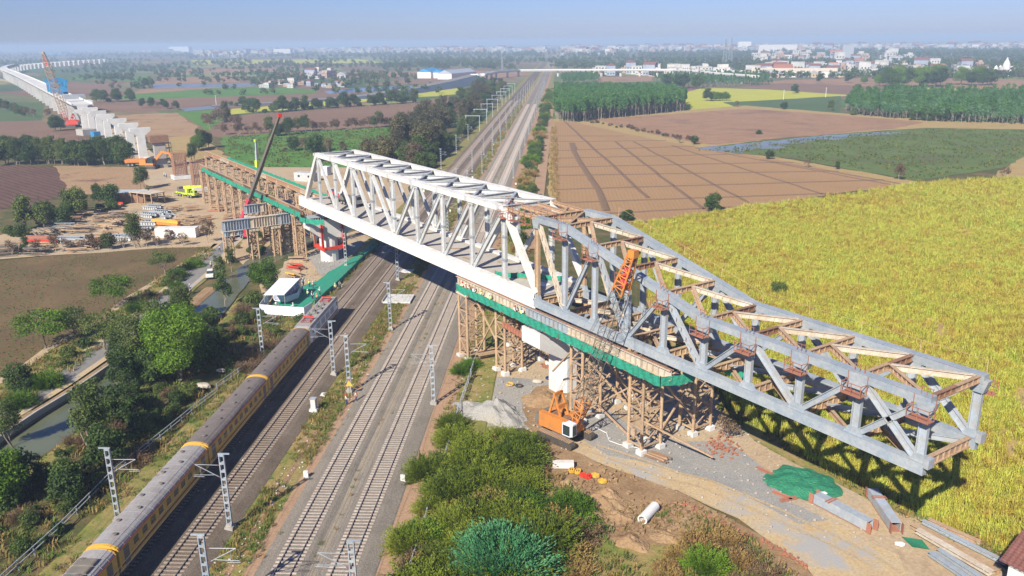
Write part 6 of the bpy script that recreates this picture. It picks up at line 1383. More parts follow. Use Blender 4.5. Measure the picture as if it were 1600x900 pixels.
for px, py, lab, v_, h_ in ((483, 446, 'person in a yellow-green vest at the top of the green carpet', 'hiviz', 'yellow'), (489, 449, 'person in a white shirt talking at the top of the green carpet', 'clothwhite', 'white'), (481, 462, 'person in a yellow vest in the middle of the green carpet', 'hiviz', 'white'), (488, 465, 'person in dark clothes behind the yellow vest on the carpet', 'navy', 'yellow'),
    (495, 468, 'person in an orange vest by the edge of the green carpet', 'orange', 'yellow'), (473, 456, 'person in white standing at the marquee corner', 'clothwhite', 'white'), (500, 458, 'person in white beside the folded green netting', 'clothwhite', 'white'), (474, 444, 'person in dark clothes in the shade behind the marquee', 'navy', 'white'),
    (524, 452, 'person in a green vest walking down beside the carpet', 'hiviz', 'white'), (531, 449, 'person in dark clothes squatting area beside the track slope', 'navy', 'red'), (343, 391, 'person standing alone on the track where the service road enters the site', 'navy', None), (330, 417, 'person in a green vest on the service road above the car', 'hiviz', 'white'),
    (541, 629, 'person in an orange vest left of the yellow warning board', 'orange', 'red'), (557, 624, 'person in an orange vest right of the yellow warning board', 'orange', 'blue'), (257, 275, 'person in white in the far west yard near the excavator', 'clothwhite', 'white'), (260, 276, 'person in blue in the far west yard near the excavator', 'navy', 'white'),
    (460, 445, 'person in a yellow vest at the back of the marquee', 'hiviz', 'yellow'), (432, 480, 'person in white setting chairs inside the enclosure', 'clothwhite', None)):
    g_ = P(px, py, .7); person((g_.x, g_.y, ZG+.05 if px > 440 and px < 535 else .3), lab, v_, h_)
for x, lab, v_, h_ in ((75.6, 'person in a green vest first on the east walkway behind the net', 'hiviz', 'red'), (76.6, 'person in an orange vest second on the east walkway', 'orange', 'white'), (77.8, 'person in an orange vest third on the east walkway', 'orange', 'red'), (79.0, 'person in grey bending on the east walkway', 'clothwhite', 'yellow'), (81.4, 'person in a yellow vest and blue trousers on the walkway', 'hiviz', 'yellow'),
    (83.8, 'person in a bright green vest in the middle of the east walkway', 'hiviz', 'white'), (90.9, 'person in an orange vest leaning over the net by the pier', 'orange', 'red'), (92.6, 'person in a green vest at the bridge end on the walkway', 'hiviz', 'blue')): person((x, -1.2, 11.66), lab, v_, h_)
person((g_.x*0+P(298, 460).x, P(298, 460).y, .55), 'rider in dark clothes sitting on the motorcycle', 'navy', 'white', 1.9)
# ---- marquee, enclosure and carpet
rp = [P(x, y, 3.6) for x, y in ((412, 459), (437, 438), (469, 438), (444, 459))]
r = thing('marquee', 'white flat-roofed marquee with a printed back panel beside the green carpet', 'marquee', (rp[0].x, rp[0].y, .5))
mb = MB(); mb.hexa([(p.x, p.y, 3.3+.6*(i in (1, 2))) for i, p in enumerate(rp)]+[(p.x, p.y, 3.45+.6*(i in (1, 2))) for i, p in enumerate(rp)]); part('roof', mb, M['clothwhite'], r, world=True)
for i, p in enumerate(rp):
    mb = MB(); mb.cyl((p.x, p.y, .3), (p.x, p.y, 3.4+.5*(i in (1, 2))), .06, n=6); part('pole', mb, M['galvlight'], r, world=True)
m, t, b, o = new_mat('printed_back_panel'); p_ = pos(t); vo = t.nodes.new('ShaderNodeTexVoronoi'); vo.inputs['Scale'].default_value = 2.6; lk(t, p_, vo.inputs['Vector'])
sp = t.nodes.new('ShaderNodeSeparateColor'); lk(t, vo.outputs['Color'], sp.inputs[0]); lk(t, ramp(t, sp.outputs[0], [(0, (.12, .16, .38)), (.35, (.25, .30, .48)), (.6, (.62, .62, .66)), (.8, (.42, .25, .24)), (1, (.18, .22, .42))]), b.inputs['Base Color']); b.inputs['Roughness'].default_value = .7
c0, c1 = P(446, 470, .7), P(469, 457, .7); mb = MB(); mb.beam((c0.x, c0.y, 2.2), (c1.x, c1.y, 2.2), .1, 2.4); part('back_panel', mb, m, r, world=True)
c0b = P(428, 470, .7); mb = MB(); mb.beam((c0b.x, c0b.y, 2.1), (c0.x, c0.y, 2.1), .1, 2.2); part('front_panel', mb, m, r, world=True)
car_px = [(419,482),(431,471),(462,468),(470,460),(466,452),(497,441),(513,428),(540,412),(560,399),(580,384),(586,386),(563,408),(548,426),(524,450),(510,460),(492,472),(480,488)]
o = sheet('green_carpet', [P(*q) for q in car_px], M['net'], ZG+.14, .15, 2, world=True); del o['kind']; tag(o, 'wide green carpet running from the marquee up towards the pier beside the tracks', 'carpet')
def wallrun(nm, lab, pts, h, mat, z=.4, cat='screen'):
    g = thing(nm, lab, cat, tuple(pts[0]))
    for a, c in zip(pts[:-1], pts[1:]):
        L_ = (c-a).length; n = max(1, round(L_/2.2))
        for k in range(n):
            u, v_ = a.lerp(c, k/n), a.lerp(c, (k+1)/n-.004); mb = MB(); mb.beam((u.x, u.y, z+h/2), (v_.x, v_.y, z+h/2), .07, h); part('panel', mb, mat, g, world=True)
wallrun('enclosure_wall', 'white cloth wall round the little enclosure below the marquee', [P(428, 463), P(407, 493), P(440, 496), P(476, 498), P(488, 490)], 1.9, M['clothwhite'])
wallrun('enclosure_screen', 'pale blue inner screen under the marquee roof', [P(428, 474), P(448, 477), P(466, 470), P(470, 460)], 1.2, M['clothwhite'], .6)
wallrun('green_net_fence', 'green netting fence between the carpet and the train track', [P(492, 480), P(512, 462), P(530, 446), P(550, 426), P(566, 409), P(590, 386)], 1.0, M['net'], .3)
for k, (px, py) in enumerate(((432, 482), (437, 479), (441, 484), (456, 478))):
    g_ = P(px, py, .7); r = thing('plastic_chair', 'white plastic chair on the carpet inside the cloth enclosure', 'chair', (g_.x, g_.y, ZG+.05), U(0, 6), 'chairs in the enclosure')
    mb = MB(); mb.box((0, 0, .44), (.5, .5, .05)); part('seat', mb, M['white'], r); mb = MB(); mb.box((-.24, 0, .75), (.05, .5, .6)); part('backrest', mb, M['white'], r)
    for x in (-.2, .2):
        for y in (-.2, .2): mb = MB(); mb.box((x, y, .21), (.05, .05, .42)); part('leg', mb, M['white'], r)
# ---- box builder things
def crate(name, lab, cat, px, py, d, mat, rz=0, z=ZG, group=None, ribs=0, roof=None, loc=None, win=0):
    g_ = loc or P(px, py); r = thing(name, lab, cat, (g_[0], g_[1], z), rz, group); mb = MB(); mb.box((0, 0, d[2]/2), d); part('body', mb, mat, r)
    if ribs:
        rm = MB(); rm.box((0, 0, d[2]/2), (.1, d[1]+.1, d[2]*.94)); rme = rm.mesh('rib', mat)
        for k in range(ribs): o = part('rib', None, None, r, mesh=rme); o.location = (-d[0]/2+(k+.5)*d[0]/ribs, 0, 0)
    if roof:
        mb = MB(); a, c, h = d[0]/2+.25, d[1]/2+.25, d[2]; e = d[1]*.22
        mb.loft([[(-a, -c, h), (-a, c, h), (-a, 0, h+e)], [(a, -c, h), (a, c, h), (a, 0, h+e)]]); part('roof', mb, roof, r)
    wm = MB(); wm.box((0, 0, 0), (.9, .06, .8)); wme = wm.mesh('window', M['glass'])
    for k in range(win): o = part('window', None, None, r, mesh=wme); o.location = (-d[0]/2+(k+.5)*d[0]/win, -d[1]/2, d[2]*.6)
    return r
crate('site_cabin', 'white site cabin with a window behind the left end of the bridge truss', 'cabin', 480, 283, (9, 4, 3.4), M['whitesteel'], .6, .1, win=2)
crate('blue_tank_stand', 'pale blue water tank between the cabin and the truss', 'tank', 510, 274, (3, 3, 3.5), M['clothwhite'], .6, .1)
crate('white_store_box', 'long white store box at the edge of the material yard', 'container', 278, 371, (11, 3, 2.6), M['white'], 1.0, ribs=7, win=0)
crate('shed', 'dark low shed with a grey roof at the top of the material yard', 'shed', 208, 316, (11, 4, 3.2), M['rustdark'], .95, roof=M['galv'])
for k, (px, py, L_, rz) in enumerate(((105, 380, 9, .85), (125, 379, 8, .85), (190, 376, 9, .8), (212, 374, 7, .9), (232, 340, 8, .5), (250, 336, 7, .6), (262, 342, 4, .2), (236, 352, 6, .8), (222, 362, 6, 1.0), (240, 328, 7, .6))):
    g_ = P(px, py); r = thing('white_sheet_stack', 'stack of white painted girder segments lying in the material yard', 'stack', (g_.x, g_.y, ZG), rz, 'white girder stacks in the material yard')
    for q in range(3): mb = MB(); mb.ibeam((-L_*.4+q*.5, -1.5+q*1.5, .6+.4*(q == 1)), (L_*.4+q*.3, -1.3+q*1.5, .6+.4*(q == 1)), .8, 1.1, .1, stiff=.9); part('segment', mb, M['whitesteel'] if q != 1 else M['galvlight'], r)
def pile(name, lab, cat, px, py, n, L_, mats, rz, spread=(2.2, 1.2), z=ZG, sec=.22, group=None, up=1.2, loc=None):
    g_ = loc or P(px, py); r = thing(name, lab, cat, (g_[0], g_[1], z), rz, group); rr = random.Random(int(px*7+py))
    for k in range(n):
        x, y, h = rr.uniform(-.4, .4), rr.uniform(-spread[1], spread[1]), sec/2+rr.random()**1.5*up; a = rr.uniform(-.10, .10)*spread[0]; l = L_*rr.uniform(.7, 1.05)
        mb = MB(); mb.beam((x-l/2, y-a, h), (x+l/2, y+a, h+rr.uniform(-.05, .1)), sec, sec*1.2); part('member', mb, M[rr.choice(mats)], r)
yard = [(30,392,12,'darkgrey'),(8,398,12,'darkgrey'),(60,396,10,'darkgrey'),(88,352,12,'galv'),(110,345,12,'rustdark'),(140,338,10,'tan'),(160,346,9,'rust'),(175,356,9,'tan'),(130,362,10,'tan'),(160,376,10,'rustdark'),(100,362,9,'galv'),(75,368,10,'darkgrey'),(185,340,8,'rust'),(205,350,8,'tan'),(270,330,7,'rust'),(285,348,7,'tan'),(255,314,7,'tan'),(200,368,6,'rust'),(150,388,8,'rustdark'),(120,392,9,'rust'),(235,315,7,'rustdark'),(300,352,6,'tan')]
for k, (px, py, L_, mt) in enumerate(yard):
    pile('steel_pile', f'heap of {"dark grey scaffold frames" if mt == "darkgrey" else "grey steel sections" if mt == "galv" else "rusty steel members"} in the west material yard', 'pile', px, py, 26, L_*.62, [mt, mt, 'tan', 'darkgrey'], U(.3, 1.4), (9, 3.4), sec=.15, up=1.9, group='steel heaps in the west material yard ('+('grey' if mt in ('galv', 'darkgrey') else 'rusty')+')')
pile('red_beam_pile', 'bright red beams stacked at the left of the material yard', 'pile', 68, 380, 10, 11, ['red', 'redoxide'], .9, (1.5, 1.6), sec=.4); pile('red_beam_pile', 'small red beams on the ground at the top of the material yard', 'pile', 182, 324, 6, 6, ['red', 'redoxide'], .5, (1.5, 1), sec=.35)
pile('orange_boom_parts', 'row of orange crane boom parts lying in the material yard', 'pile', 262, 354, 8, 10, ['orange', 'orange', 'yellow'], .55, (1, .9), sec=.6); pile('orange_parts', 'orange machine part under the grey plate girders', 'machine part', 366, 372, 5, 2.5, ['orange'], .4, (1, .8), sec=.6); pile('orange_parts', 'orange drum under the middle of the grey plate girders', 'machine part', 386, 368, 4, 2.2, ['yellow', 'orange'], .9, (1, .6), sec=.6)
pile('red_pipe_pile', 'heap of red pipes on the ground between the pier and the bright green tree', 'pile', 462, 422, 14, 4.5, ['redoxide', 'red', 'rustdark'], .5, (2, 1.0), sec=.2); pile('formwork_pile', 'brown formwork heap at the canal edge left of the pier', 'pile', 466, 410, 12, 4, ['tan', 'rust', 'wood'], 1.0, (2, 1.2), sec=.22)
pile('formwork_pile', 'timber and sheets stacked behind the marquee', 'pile', 458, 434, 9, 3.2, ['wood', 'yellow', 'rust'], .4, (2, 1.0), sec=.25)
pile('pipe_bundle', 'bundle of dark scaffold pipes in front of the tall front tower', 'pile', 1025, 718, 16, 3.4, ['darkgrey', 'tan', 'rustdark'], .25, (.8, .7), z=ZG, sec=.12, up=.5)
for px, py, lab in ((320, 345, 'rusty trestle parts on the sand below the approach girders'), (340, 330, 'brown beams lying between the approach towers'), (362, 342, 'brown beams at the feet of the approach towers near the red crane'), (300, 330, 'small red generator and beams by the approach towers'), (375, 352, 'planks on the sand behind the grey girders'), (760, 560, 'rusty scraps between the two east towers'), (905, 600, 'brown beams beside the eight-sided pier')):
    pile('steel_pile', lab, 'pile', px, py, 9, 5, ['rust', 'tan', 'redoxide'], U(0, 2), (2, 1.4), sec=.2)
r = thing('open_frame_shed', 'open timber frame shed with a flat roof in the material yard', 'shed', tuple(P(232, 318, 0)), .5)
for x in (-5, -1.7, 1.7, 5):
    for y in (-2.5, 2.5): mb = MB(); mb.box((x, y, 2.2), (.3, .3, 3.4)); part('post', mb, M['tan'], r)
mb = MB(); mb.box((0, 0, 3.95), (11, 5.8, .2)); part('roof', mb, M['cream'], r)
# rebar cages and the unfinished pier
def rebar(lab, px, py, w, h):
    g_ = P(px, py); r = thing('rebar_cage', lab, 'rebar cage', (g_.x, g_.y, .3), 0)
    mb = MB(); mb.box((0, 0, .7), (w+1.6, w+1.6, 1.4)); part('footing', mb, M['concrete'], r)
    bm_ = MB(); bm_.cyl((0, 0, 1.3), (0, 0, h), .09, n=4); bme = bm_.mesh('bar', M['rustdark'])
    n = 9
    for i in range(n):
        for j in range(n):
            if i in (0, n-1) or j in (0, n-1): o = part('bar', None, None, r, mesh=bme); o.location = (-w/2+w*i/(n-1), -w/2+w*j/(n-1), 0)
    for k in range(int(h/1.1)): mb = MB(); z_ = 1.8+k*1.1; [mb.beam(a, c, .12, .12) for a, c in (((-w/2, -w/2, z_), (w/2, -w/2, z_)), ((w/2, -w/2, z_), (w/2, w/2, z_)), ((w/2, w/2, z_), (-w/2, w/2, z_)), ((-w/2, w/2, z_), (-w/2, -w/2, z_)))]; part('hoop', mb, M['redoxide'], r)
rebar('dark red rebar cage on a white footing, standing left of the approach towers', 283, 280, 4.6, 10); rebar('second red rebar cage beside the first approach tower', 313, 298, 4.2, 10)
g_ = P(253, 262); r = thing('pier_formwork', 'dark half-built pier wrapped in grey scaffold with rusty formwork on top', 'scaffold', (g_.x, g_.y, 0), 0)
mb = MB(); mb.box((0, 0, 5.5), (3.0, 4.6, 11)); part('pier_core', mb, M['conc_grey'], r)
mb = MB(); mb.box((0, 0, 12.4), (5, 7.5, 2.8)); part('formwork', mb, M['rustdark'], r)
for k in range(5): mb = MB(); mb.box((0, 3.2, 1.5+k*2.2), (4.5, 2.4, .2)); part('platform', mb, M['darkgrey'], r)
for x in (-2.2, 2.2):
    for y in (2.2, 4.4): mb = MB(); mb.box((x, y, 5.6), (.3, .3, 11)); part('standard', mb, M['darkgrey'], r)
# ---- free-standing hammerhead piers and the viaduct
def hammer(r, z1=14.6, w=1.15, q=None):
    q = q or r
    mb = MB(); mb.loft([[(x*1.1, y*1.08, 0) for x, y in ((-w, -1.7), (w, -1.7), (w, 1.7), (-w, 1.7))], [(x, y, z1-3.6) for x, y in ((-w, -1.7), (w, -1.7), (w, 1.7), (-w, 1.7))]]); a = mb
    c = [(y, z) for y, z in ((-1.7, z1-3.6), (1.7, z1-3.6), (4.5, z1-1.4), (4.5, z1), (-4.5, z1), (-4.5, z1-1.4))]
    cap = MB(); cap.loft([[(-w, y, z) for y, z in c], [(w, y, z) for y, z in c]]); return a, cap
lab_n = ['nearest', 'second', 'third', 'fourth', 'fifth', 'sixth', 'seventh']
bases = [(223, 248), (205, 238), (189, 228), (174, 218), (161, 211), (149, 204), (139, 198)]
for k, q in enumerate(bases):
    g_ = P(*q); r = thing('hammerhead_pier', f'{lab_n[k]} of the free-standing white hammerhead piers counted from the camera', 'pier', (g_.x, 4.6, 0), 0, 'free-standing hammerhead piers'); a, cp = hammer(r, 14.2)
    part('shaft', a, M['concrete'], r); part('pier_cap', cp, M['concrete'], r)
v_ = thing('viaduct', 'long white railway viaduct curving away across the fields at the left', 'viaduct', (vpts[0].x, vpts[0].y, 0), 0)
n = len(vpts); shaft, cap_ = hammer(None, 12.9); sme, cme = shaft.mesh('shaft', M['concrete']), cap_.mesh('pier_cap', M['concrete']); pmesh = None
jm = MB(); jm.v = shaft.v+cap_.v; jm.f = shaft.f+[tuple(i+len(shaft.v) for i in f) for f in cap_.f]; jm.m = [0]*len(jm.f); pm_ = jm.mesh('pier', M['concrete'])
for k in range(n-1):
    a_, c_ = vpts[k], vpts[k+1]; d = (c_-a_).normalized(); rz = math.atan2(d.y, d.x)
    o = part('pier', None, None, v_, mesh=pm_); o.location = a_-vpts[0]; o.rotation_euler[2] = rz
    if k < n-22:
        q = Vector((-d.y, d.x, 0)); mb = MB(); prof = [(-2.6, 13.0), (2.6, 13.0), (3.2, 15.2), (6.0, 15.7), (6.0, 16.0), (-6.0, 16.0), (-6.0, 15.7), (-3.2, 15.2)]
        mb.loft([[(w.x+q.x*y, w.y+q.y*y, z) for y, z in prof] for w in (a_, c_-d*.25)]); part('deck_span', mb, M['concrete'], v_, world=True)
        for y in (-5.8, 5.8):
            mb = MB(); mb.beam(a_+q*y+Vector((0, 0, 16.5)), c_-d*.25+q*y+Vector((0, 0, 16.5)), .3, 1.0); part('parapet', mb, M['concrete'], v_, world=True)
# blue launching gantry on the viaduct
g = vx(-560); r = thing('launching_gantry', 'bright blue girder launching gantry standing on the viaduct deck', 'gantry', (g.x, g.y, 16.3), 0)
for y in (-4.2, 4.2):
    mb = MB(); mb.beam((-22, y, 7.2), (26, y, 7.2), 1.6, 2.8); part('main_girder', mb, M['blue'], r)
    for x in (-18, 4, 20): mb = MB(); mb.beam((x, y, 0), (x, y, 5.8), 1.6, 1.4, up=(1, 0, 0)); part('leg', mb, M['blue'], r)
for x in (-18, -7, 4, 20): mb = MB(); mb.box((x, 0, 9.2), (2.4, 13, 1.8)); part('cross_beam', mb, M['blue'], r)
mb = MB(); mb.box((12, 0, 10.8), (7, 5, 1.6)); part('winch', mb, M['blue'], r)
mb = MB(); mb.box((24, 0, 3.5), (2.5, 10, 4)); mb.box((24, 0, -1.5), (2, 4, 6)); part('front_support', mb, M['blue'], r)
g = vx(-470); crate('deck_segment', 'grey-white box segment held at the end of the viaduct deck', 'segment', 0, 0, (12, 13, 2.4), M['galvlight'], 0, 16.1, loc=(g.x+8, g.y+3)); 
crate('white_machine_house', 'white machine housing beneath the grey segment at the deck end', 'machine', 0, 0, (9, 8, 5), M['white'], 0, 10.2, loc=(g.x+22, g.y+8), ribs=4)
g_ = P(137, 210); crate('concrete_block', 'low grey concrete block at the foot of the red crane', 'block', 137, 211, (9, 9, 3.5), M['conc_grey'], .3, .1); crate('blue_cabin', 'small blue cabin behind the wood near the piers', 'cabin', 150, 214, (4, 4, 3), M['blue'], .3, .1)
# ---- east yard
from mathutils import noise as mn
m_ = [P(*q) for q in ((1191,752),(1206,738),(1224,730),(1248,733),(1266,737),(1286,744),(1302,752),(1312,764),(1316,779),(1296,786),(1278,788),(1258,784),(1243,782),(1222,774),(1205,764),(1196,760))]; c_ = sum(m_, Vector())/16; mb = MB(); rings = []; nr = 16
for q in range(nr+1):
    f = 1-q/nr*.97; ring = []
    for k in range(64):
        p = m_[k//4].lerp(m_[(k//4+1) % 16], (k % 4)/4); f2 = f*(1+.05*math.sin(k*.9)*(f > .9)); x, y = c_.x+(p.x-c_.x)*f2, c_.y+(p.y-c_.y)*f2
        h = .55*(1-f**2.2)+.28*(1-f**4)*mn.noise(Vector((x*.8, y*.8, 1)))+.13*abs(mn.noise(Vector((x*2.1, y*2.1, 5))))*(1 if f < .99 else 0)+.06*(mn.noise(Vector((x*5, y*5, 9))))
        ring.append((x, y, ZG+.03+max(0, h)))
    rings.append(ring)
mb.loft(rings); o = part('green_mesh_cover', mb, M['tarp']); tag(o, 'crumpled dark green mesh sheet covering a low heap beside the haul road', 'tarpaulin')
sm = MB(); a = [P(*q) for q in ((1408, 842), (1440, 848), (1452, 862), (1425, 858))]; sm.face([(p.x, p.y, ZG+.04+.08*(i % 2)) for i, p in enumerate(a)]); sm.face([(p.x, p.y, ZG+.01) for p in a[::-1]]); o = part('green_sheet', sm, M['tarp']); tag(o, 'small scrap of green mesh between the steel box and the beam stack', 'sheet')
def boxmember(lab, p0, p1, w, mats):
    a, c = P(*p0), P(*p1); r = thing('steel_box_member', lab, 'steel beam', (a.x, a.y, ZG)); mb = MB(); z = ZG+.05+w/2
    a3, c3 = Vector((a.x, a.y, z)), Vector((c.x, c.y, z)); d = (c3-a3).normalized(); q = Vector((-d.y, d.x, 0))
    for s, up in ((q, 0), (-q, 0)): mb.beam(a3+s*w*.46, c3+s*w*.46, .06, w)
    part('side_plates', mb, M[mats[0]], r, world=True, kind='stuff'); mb = MB(); mb.beam(a3+Vector((0, 0, w*.46)), c3+Vector((0, 0, w*.46)), w, .06); part('top_plate', mb, M[mats[0]], r, world=True)
    mb = MB(); mb.beam(a3-Vector((0, 0, w*.46)), c3-Vector((0, 0, w*.46)), w, .06); part('bottom_plate', mb, M[mats[1]], r, world=True)
    for e, s in ((c3, 1), (a3, -1)):
        mb = MB(); [mb.beam(e+q*k*w*.55, e+q*k*w*.55+d*s*.55, .07, w*1.05) for k in (-1, 1)]; part('joint_plates', mb, M[mats[1]], r, world=True, kind='stuff')
    for f in (.3, ZG): mb = MB(); cc = a3.lerp(c3, f)+Vector((0, 0, w*.52)); mb.beam(cc-q*w*.7, cc+q*w*.7, .18, .06); part('strap', mb, M['redoxide' if mats[0] != 'cream' else 'rust'], r, world=True)
boxmember('grey steel box member with two rusty straps lying beside the haul road', (1275, 788), (1358, 832), 1.15, ('galv', 'redoxide')); boxmember('second grey steel box member pointing at the cane field', (1362, 780), (1398, 834), 1.1, ('galvlight', 'redoxide'))
for k, (p0, p1, w, mt, lab) in enumerate((((1425, 826), (1560, 900), .9, 'tan', 'rusty channel lying outermost in the beam stack at the lower right'), ((1440, 822), (1570, 888), .5, 'galvlight', 'grey flanged beam beside the outer channel in the stack'), ((1432, 838), (1548, 906), .8, 'cream', 'cream-brown channel in the middle of the beam stack'), ((1465, 866), (1535, 912), .6, 'galvlight', 'bright steel beam in the lower part of the stack'), ((1452, 872), (1510, 912), .6, 'galv', 'dull grey beam at the lower left of the stack'), ((1450, 822), (1530, 858), .5, 'rust', 'short rusty beam at the top of the beam stack'))):
    a, c = P(*p0), P(*p1); r = thing('steel_beam', lab, 'steel beam', (a.x, a.y, ZG)); mb = MB(); z = ZG+.24+.12*(k % 3); mb.ibeam((a.x, a.y, z), (c.x, c.y, z), w, .42, .07); part('beam', mb, M[mt], r, world=True)
    mb = MB()
    d = (c-a)
    for q in range(6): e = a+d*(q+.5)/6; mb.beam((e.x, e.y, z-.1), (e.x, e.y, z+.16), w*.8, .07, up=d.normalized()); 
    part('stiffeners', mb, M[mt], r, world=True, kind='stuff')
a, c = P(1003, 822), P(1023, 800); r = thing('concrete_pipe', 'fallen pale concrete pipe lying on the turned soil beside the haul road', 'pipe', (a.x, a.y, ZG)); mb = MB(); n = 16; d = (Vector((c.x, c.y, 0))-Vector((a.x, a.y, 0))).normalized(); q = Vector((-d.y, d.x, 0))
def prr(e, rr_): return [tuple(Vector((e.x, e.y, ZG+.5))+q*rr_*math.cos(6.283*i/n)+Vector((0, 0, rr_*math.sin(6.283*i/n)))) for i in range(n)]
mb.loft([prr(a, .42), prr(a, .56), prr(c, .56), prr(c, .42), prr(a, .42)], cap=False); part('pipe', mb, M['concrete'], r, world=True)
crate('concrete_beam', 'white oblong concrete block lying at the top of the turned soil', 'block', 880, 732, (2.6, .9, .7), M['white'], .95, ZG)
for k, (px, py, mt, lab) in enumerate(((893, 740, 'yellow', 'yellow formwork clamp, first in the row by the white block'), (903, 742, 'yellow', 'yellow ring-shaped fitting beside the first clamp'), (912, 748, 'red', 'red fitting in the middle of the row'), (920, 750, 'red', 'second smaller red fitting in the row'), (930, 748, 'yellow', 'long yellow clamp on the far side of the red ones'), (941, 757, 'yellow', 'last yellow fitting at the lower end of the row'))):
    g_ = P(px, py); r = thing('formwork_fitting', lab, 'fitting', (g_.x, g_.y, ZG), U(0, 3)); mb = MB()
    for q in range(6): t0, t1 = q*1.047, (q+1)*1.047; mb.beam((.5*math.cos(t0), .32*math.sin(t0), .2), (.5*math.cos(t1), .32*math.sin(t1), .25), .16, .3)
    part('ring', mb, M[mt], r); mb = MB(); mb.box((.1, 0, .32), (.9, .14, .14)); part('bar', mb, M[mt], r)
for k, (px, py, L_, rz, lab) in enumerate(((1222, 778, 2.4, .2, 'rusty plate strip at the corner of the green sheet'), (1232, 784, 2.2, 1.3, 'second rusty strip crossing the first by the green sheet'), (1195, 740, 2.6, .1, 'rusty bar between the brick rubble and the green sheet'), (1120, 600, 2.0, .6, 'rusty plate by the last trestle tower'))):
    g_ = P(px, py); mb = MB(); mb.box((0, 0, .06), (L_, .38, .12)); mb.box((0, .2, .12), (L_, .05, .2)); o = part('rusty_plate', mb, M['redoxide']); o.location = (g_.x, g_.y, ZG); o.rotation_euler[2] = rz; tag(o, lab, 'steel plate')
bk = MB(); bk.box((0, 0, .06), (.38, .20, .13)); bk_me = bk.mesh('brick', M['brick'])
def bricks(lab, pts, n, sp_, z=ZG, rows=1):
    w = [P(*q) for q in pts]; r = thing('brick_row', lab, 'bricks', (w[0].x, w[0].y, z)); k = 0
    L = sum((c-a).length for a, c in zip(w[:-1], w[1:]))
    for i in range(n):
        d = L*i/n
        for a, c in zip(w[:-1], w[1:]):
            l = (c-a).length
            if d <= l: p = a.lerp(c, d/l); break
            d -= l
        o = part('brick', None, None, r, mesh=bk_me); o.location = (p.x+U(-sp_, sp_)-w[0].x, p.y+U(-sp_, sp_)-w[0].y, U(0, .12)); o.rotation_euler = (U(-.2, .2), U(-.2, .2), U(0, 3))
bricks('broken line of red bricks along the left edge of the haul road', [(1068,790),(1130,822),(1160,838),(1190,850),(1240,875),(1262,893)], 75, .45)
bricks('scattered red brick rubble at the edge of the gravel yard below the last tower', [(1112,700),(1128,712),(1140,698),(1120,686),(1150,712)], 80, 1.7)
bricks('orange-red heap of netting-like brick rubble beside the eight-sided pier', [(848,572),(858,578),(862,570)], 40, .5)
for px, py, mt, lab in ((797, 604, 'yellow', 'coil of yellow hose on the gravel'), (811, 606, 'black', 'black tyre lying beside the yellow coil'), (858, 594, 'navy', 'dark blue drum by the foot of the eight-sided pier')):
    g_ = P(px, py); mb = MB(); n = 14
    for q in range(n): t0, t1 = 6.283*q/n, 6.283*(q+1)/n; mb.cyl((.5*math.cos(t0), .5*math.sin(t0), .14), (.5*math.cos(t1), .5*math.sin(t1), .14), .13, n=5, cap=False)
    o = part('hose_coil' if mt == 'yellow' else 'tyre' if mt == 'black' else 'drum_ring', mb, M[mt]); o.location = (g_.x, g_.y, ZG); tag(o, lab, 'coil' if mt == 'yellow' else 'tyre' if mt == 'black' else 'drum')
pts = [P(*q) for q in ((928, 670), (948, 680), (952, 692), (968, 698), (990, 702), (1010, 706))]; mb = MB()
for a, c in zip(pts[:-1], pts[1:]): mb.cyl((a.x, a.y, ZG+.06), (c.x, c.y, ZG+.06), .05, n=5)
o = part('hose', mb, M['clothwhite']); tag(o, 'thin white hose winding over the gravel to the tall front tower', 'hose')
for px, py, s, lab in ((318, 608, .8, 'pale boulder-like concrete lump by the railings'), (346, 583, .5, 'grey tank on the slope above the pale lump'), (1284, 776, .4, 'little white bag at the corner of the green sheet'), (840, 600, .5, 'white bag in the gravel by the pier'), (1405, 855, .35, 'white cement bag on the haul road')):
    g_ = P(px, py); rr = random.Random(px); mb = MB(); n = 9
    mb.loft([[(1.6*s*f*math.cos(6.283*i/n)*rr.uniform(.85, 1.1), .9*s*f*math.sin(6.283*i/n)*rr.uniform(.85, 1.1), z*s) for i in range(n)] for f, z in ((1, 0), (.96, .55), (.7, .8), (.3, .85))]); o = part('stone_block', mb, M['stone'] if s > .45 else M['white']); o.location = (g_.x, g_.y, .3); o.rotation_euler[2] = .8; tag(o, lab, 'block' if s > .45 else 'bag')
# building in the lower right corner
A = P(1567, 876, 4.0); r = thing('house', 'white-walled house with a brown clay tile roof cut by the lower right corner', 'house', (A.x, A.y, .3), 0)
mb = MB(); mb.box((5.2, 4.0, 1.85), (9.6, 7.2, 3.7)); part('wall', mb, M['white'], r)
for s, y0 in ((1, -.25), (-1, 8.25)):
    rows = 14
    for k in range(rows):
        f0 = k/rows; f1 = (k+1.15)/rows; ym = 4.0; a_ = y0+(ym-y0)*f0; b_ = y0+(ym-y0)*min(1, f1); z0, z1 = 3.7+2.3*f0+.07, 3.7+2.3*min(1, f1)
        mb = MB(); n = 22
        for q in range(n):
            x0, x1 = -.2+10.6*q/n, -.2+10.6*(q+1)/n; xm = (x0+x1)/2
            mb.face([(x0, a_, z0), (xm, a_, z0+.07), (xm, b_, z1+.07), (x0, b_, z1)]); mb.face([(xm, a_, z0+.07), (x1, a_, z0), (x1, b_, z1), (xm, b_, z1+.07)])
            mb.face([(x0, a_, z0-.07), (x1, a_, z0-.07), (x1, a_, z0), (x0, a_, z0)])
        part('tile_course', mb, M['tile'], r)
mb = MB(); mb.loft([[(x, .2, 3.7), (x, 7.8, 3.7), (x, 4, 5.95)] for x in (.0, 10.2)]); part('roof_frame', mb, M['wood'], r)
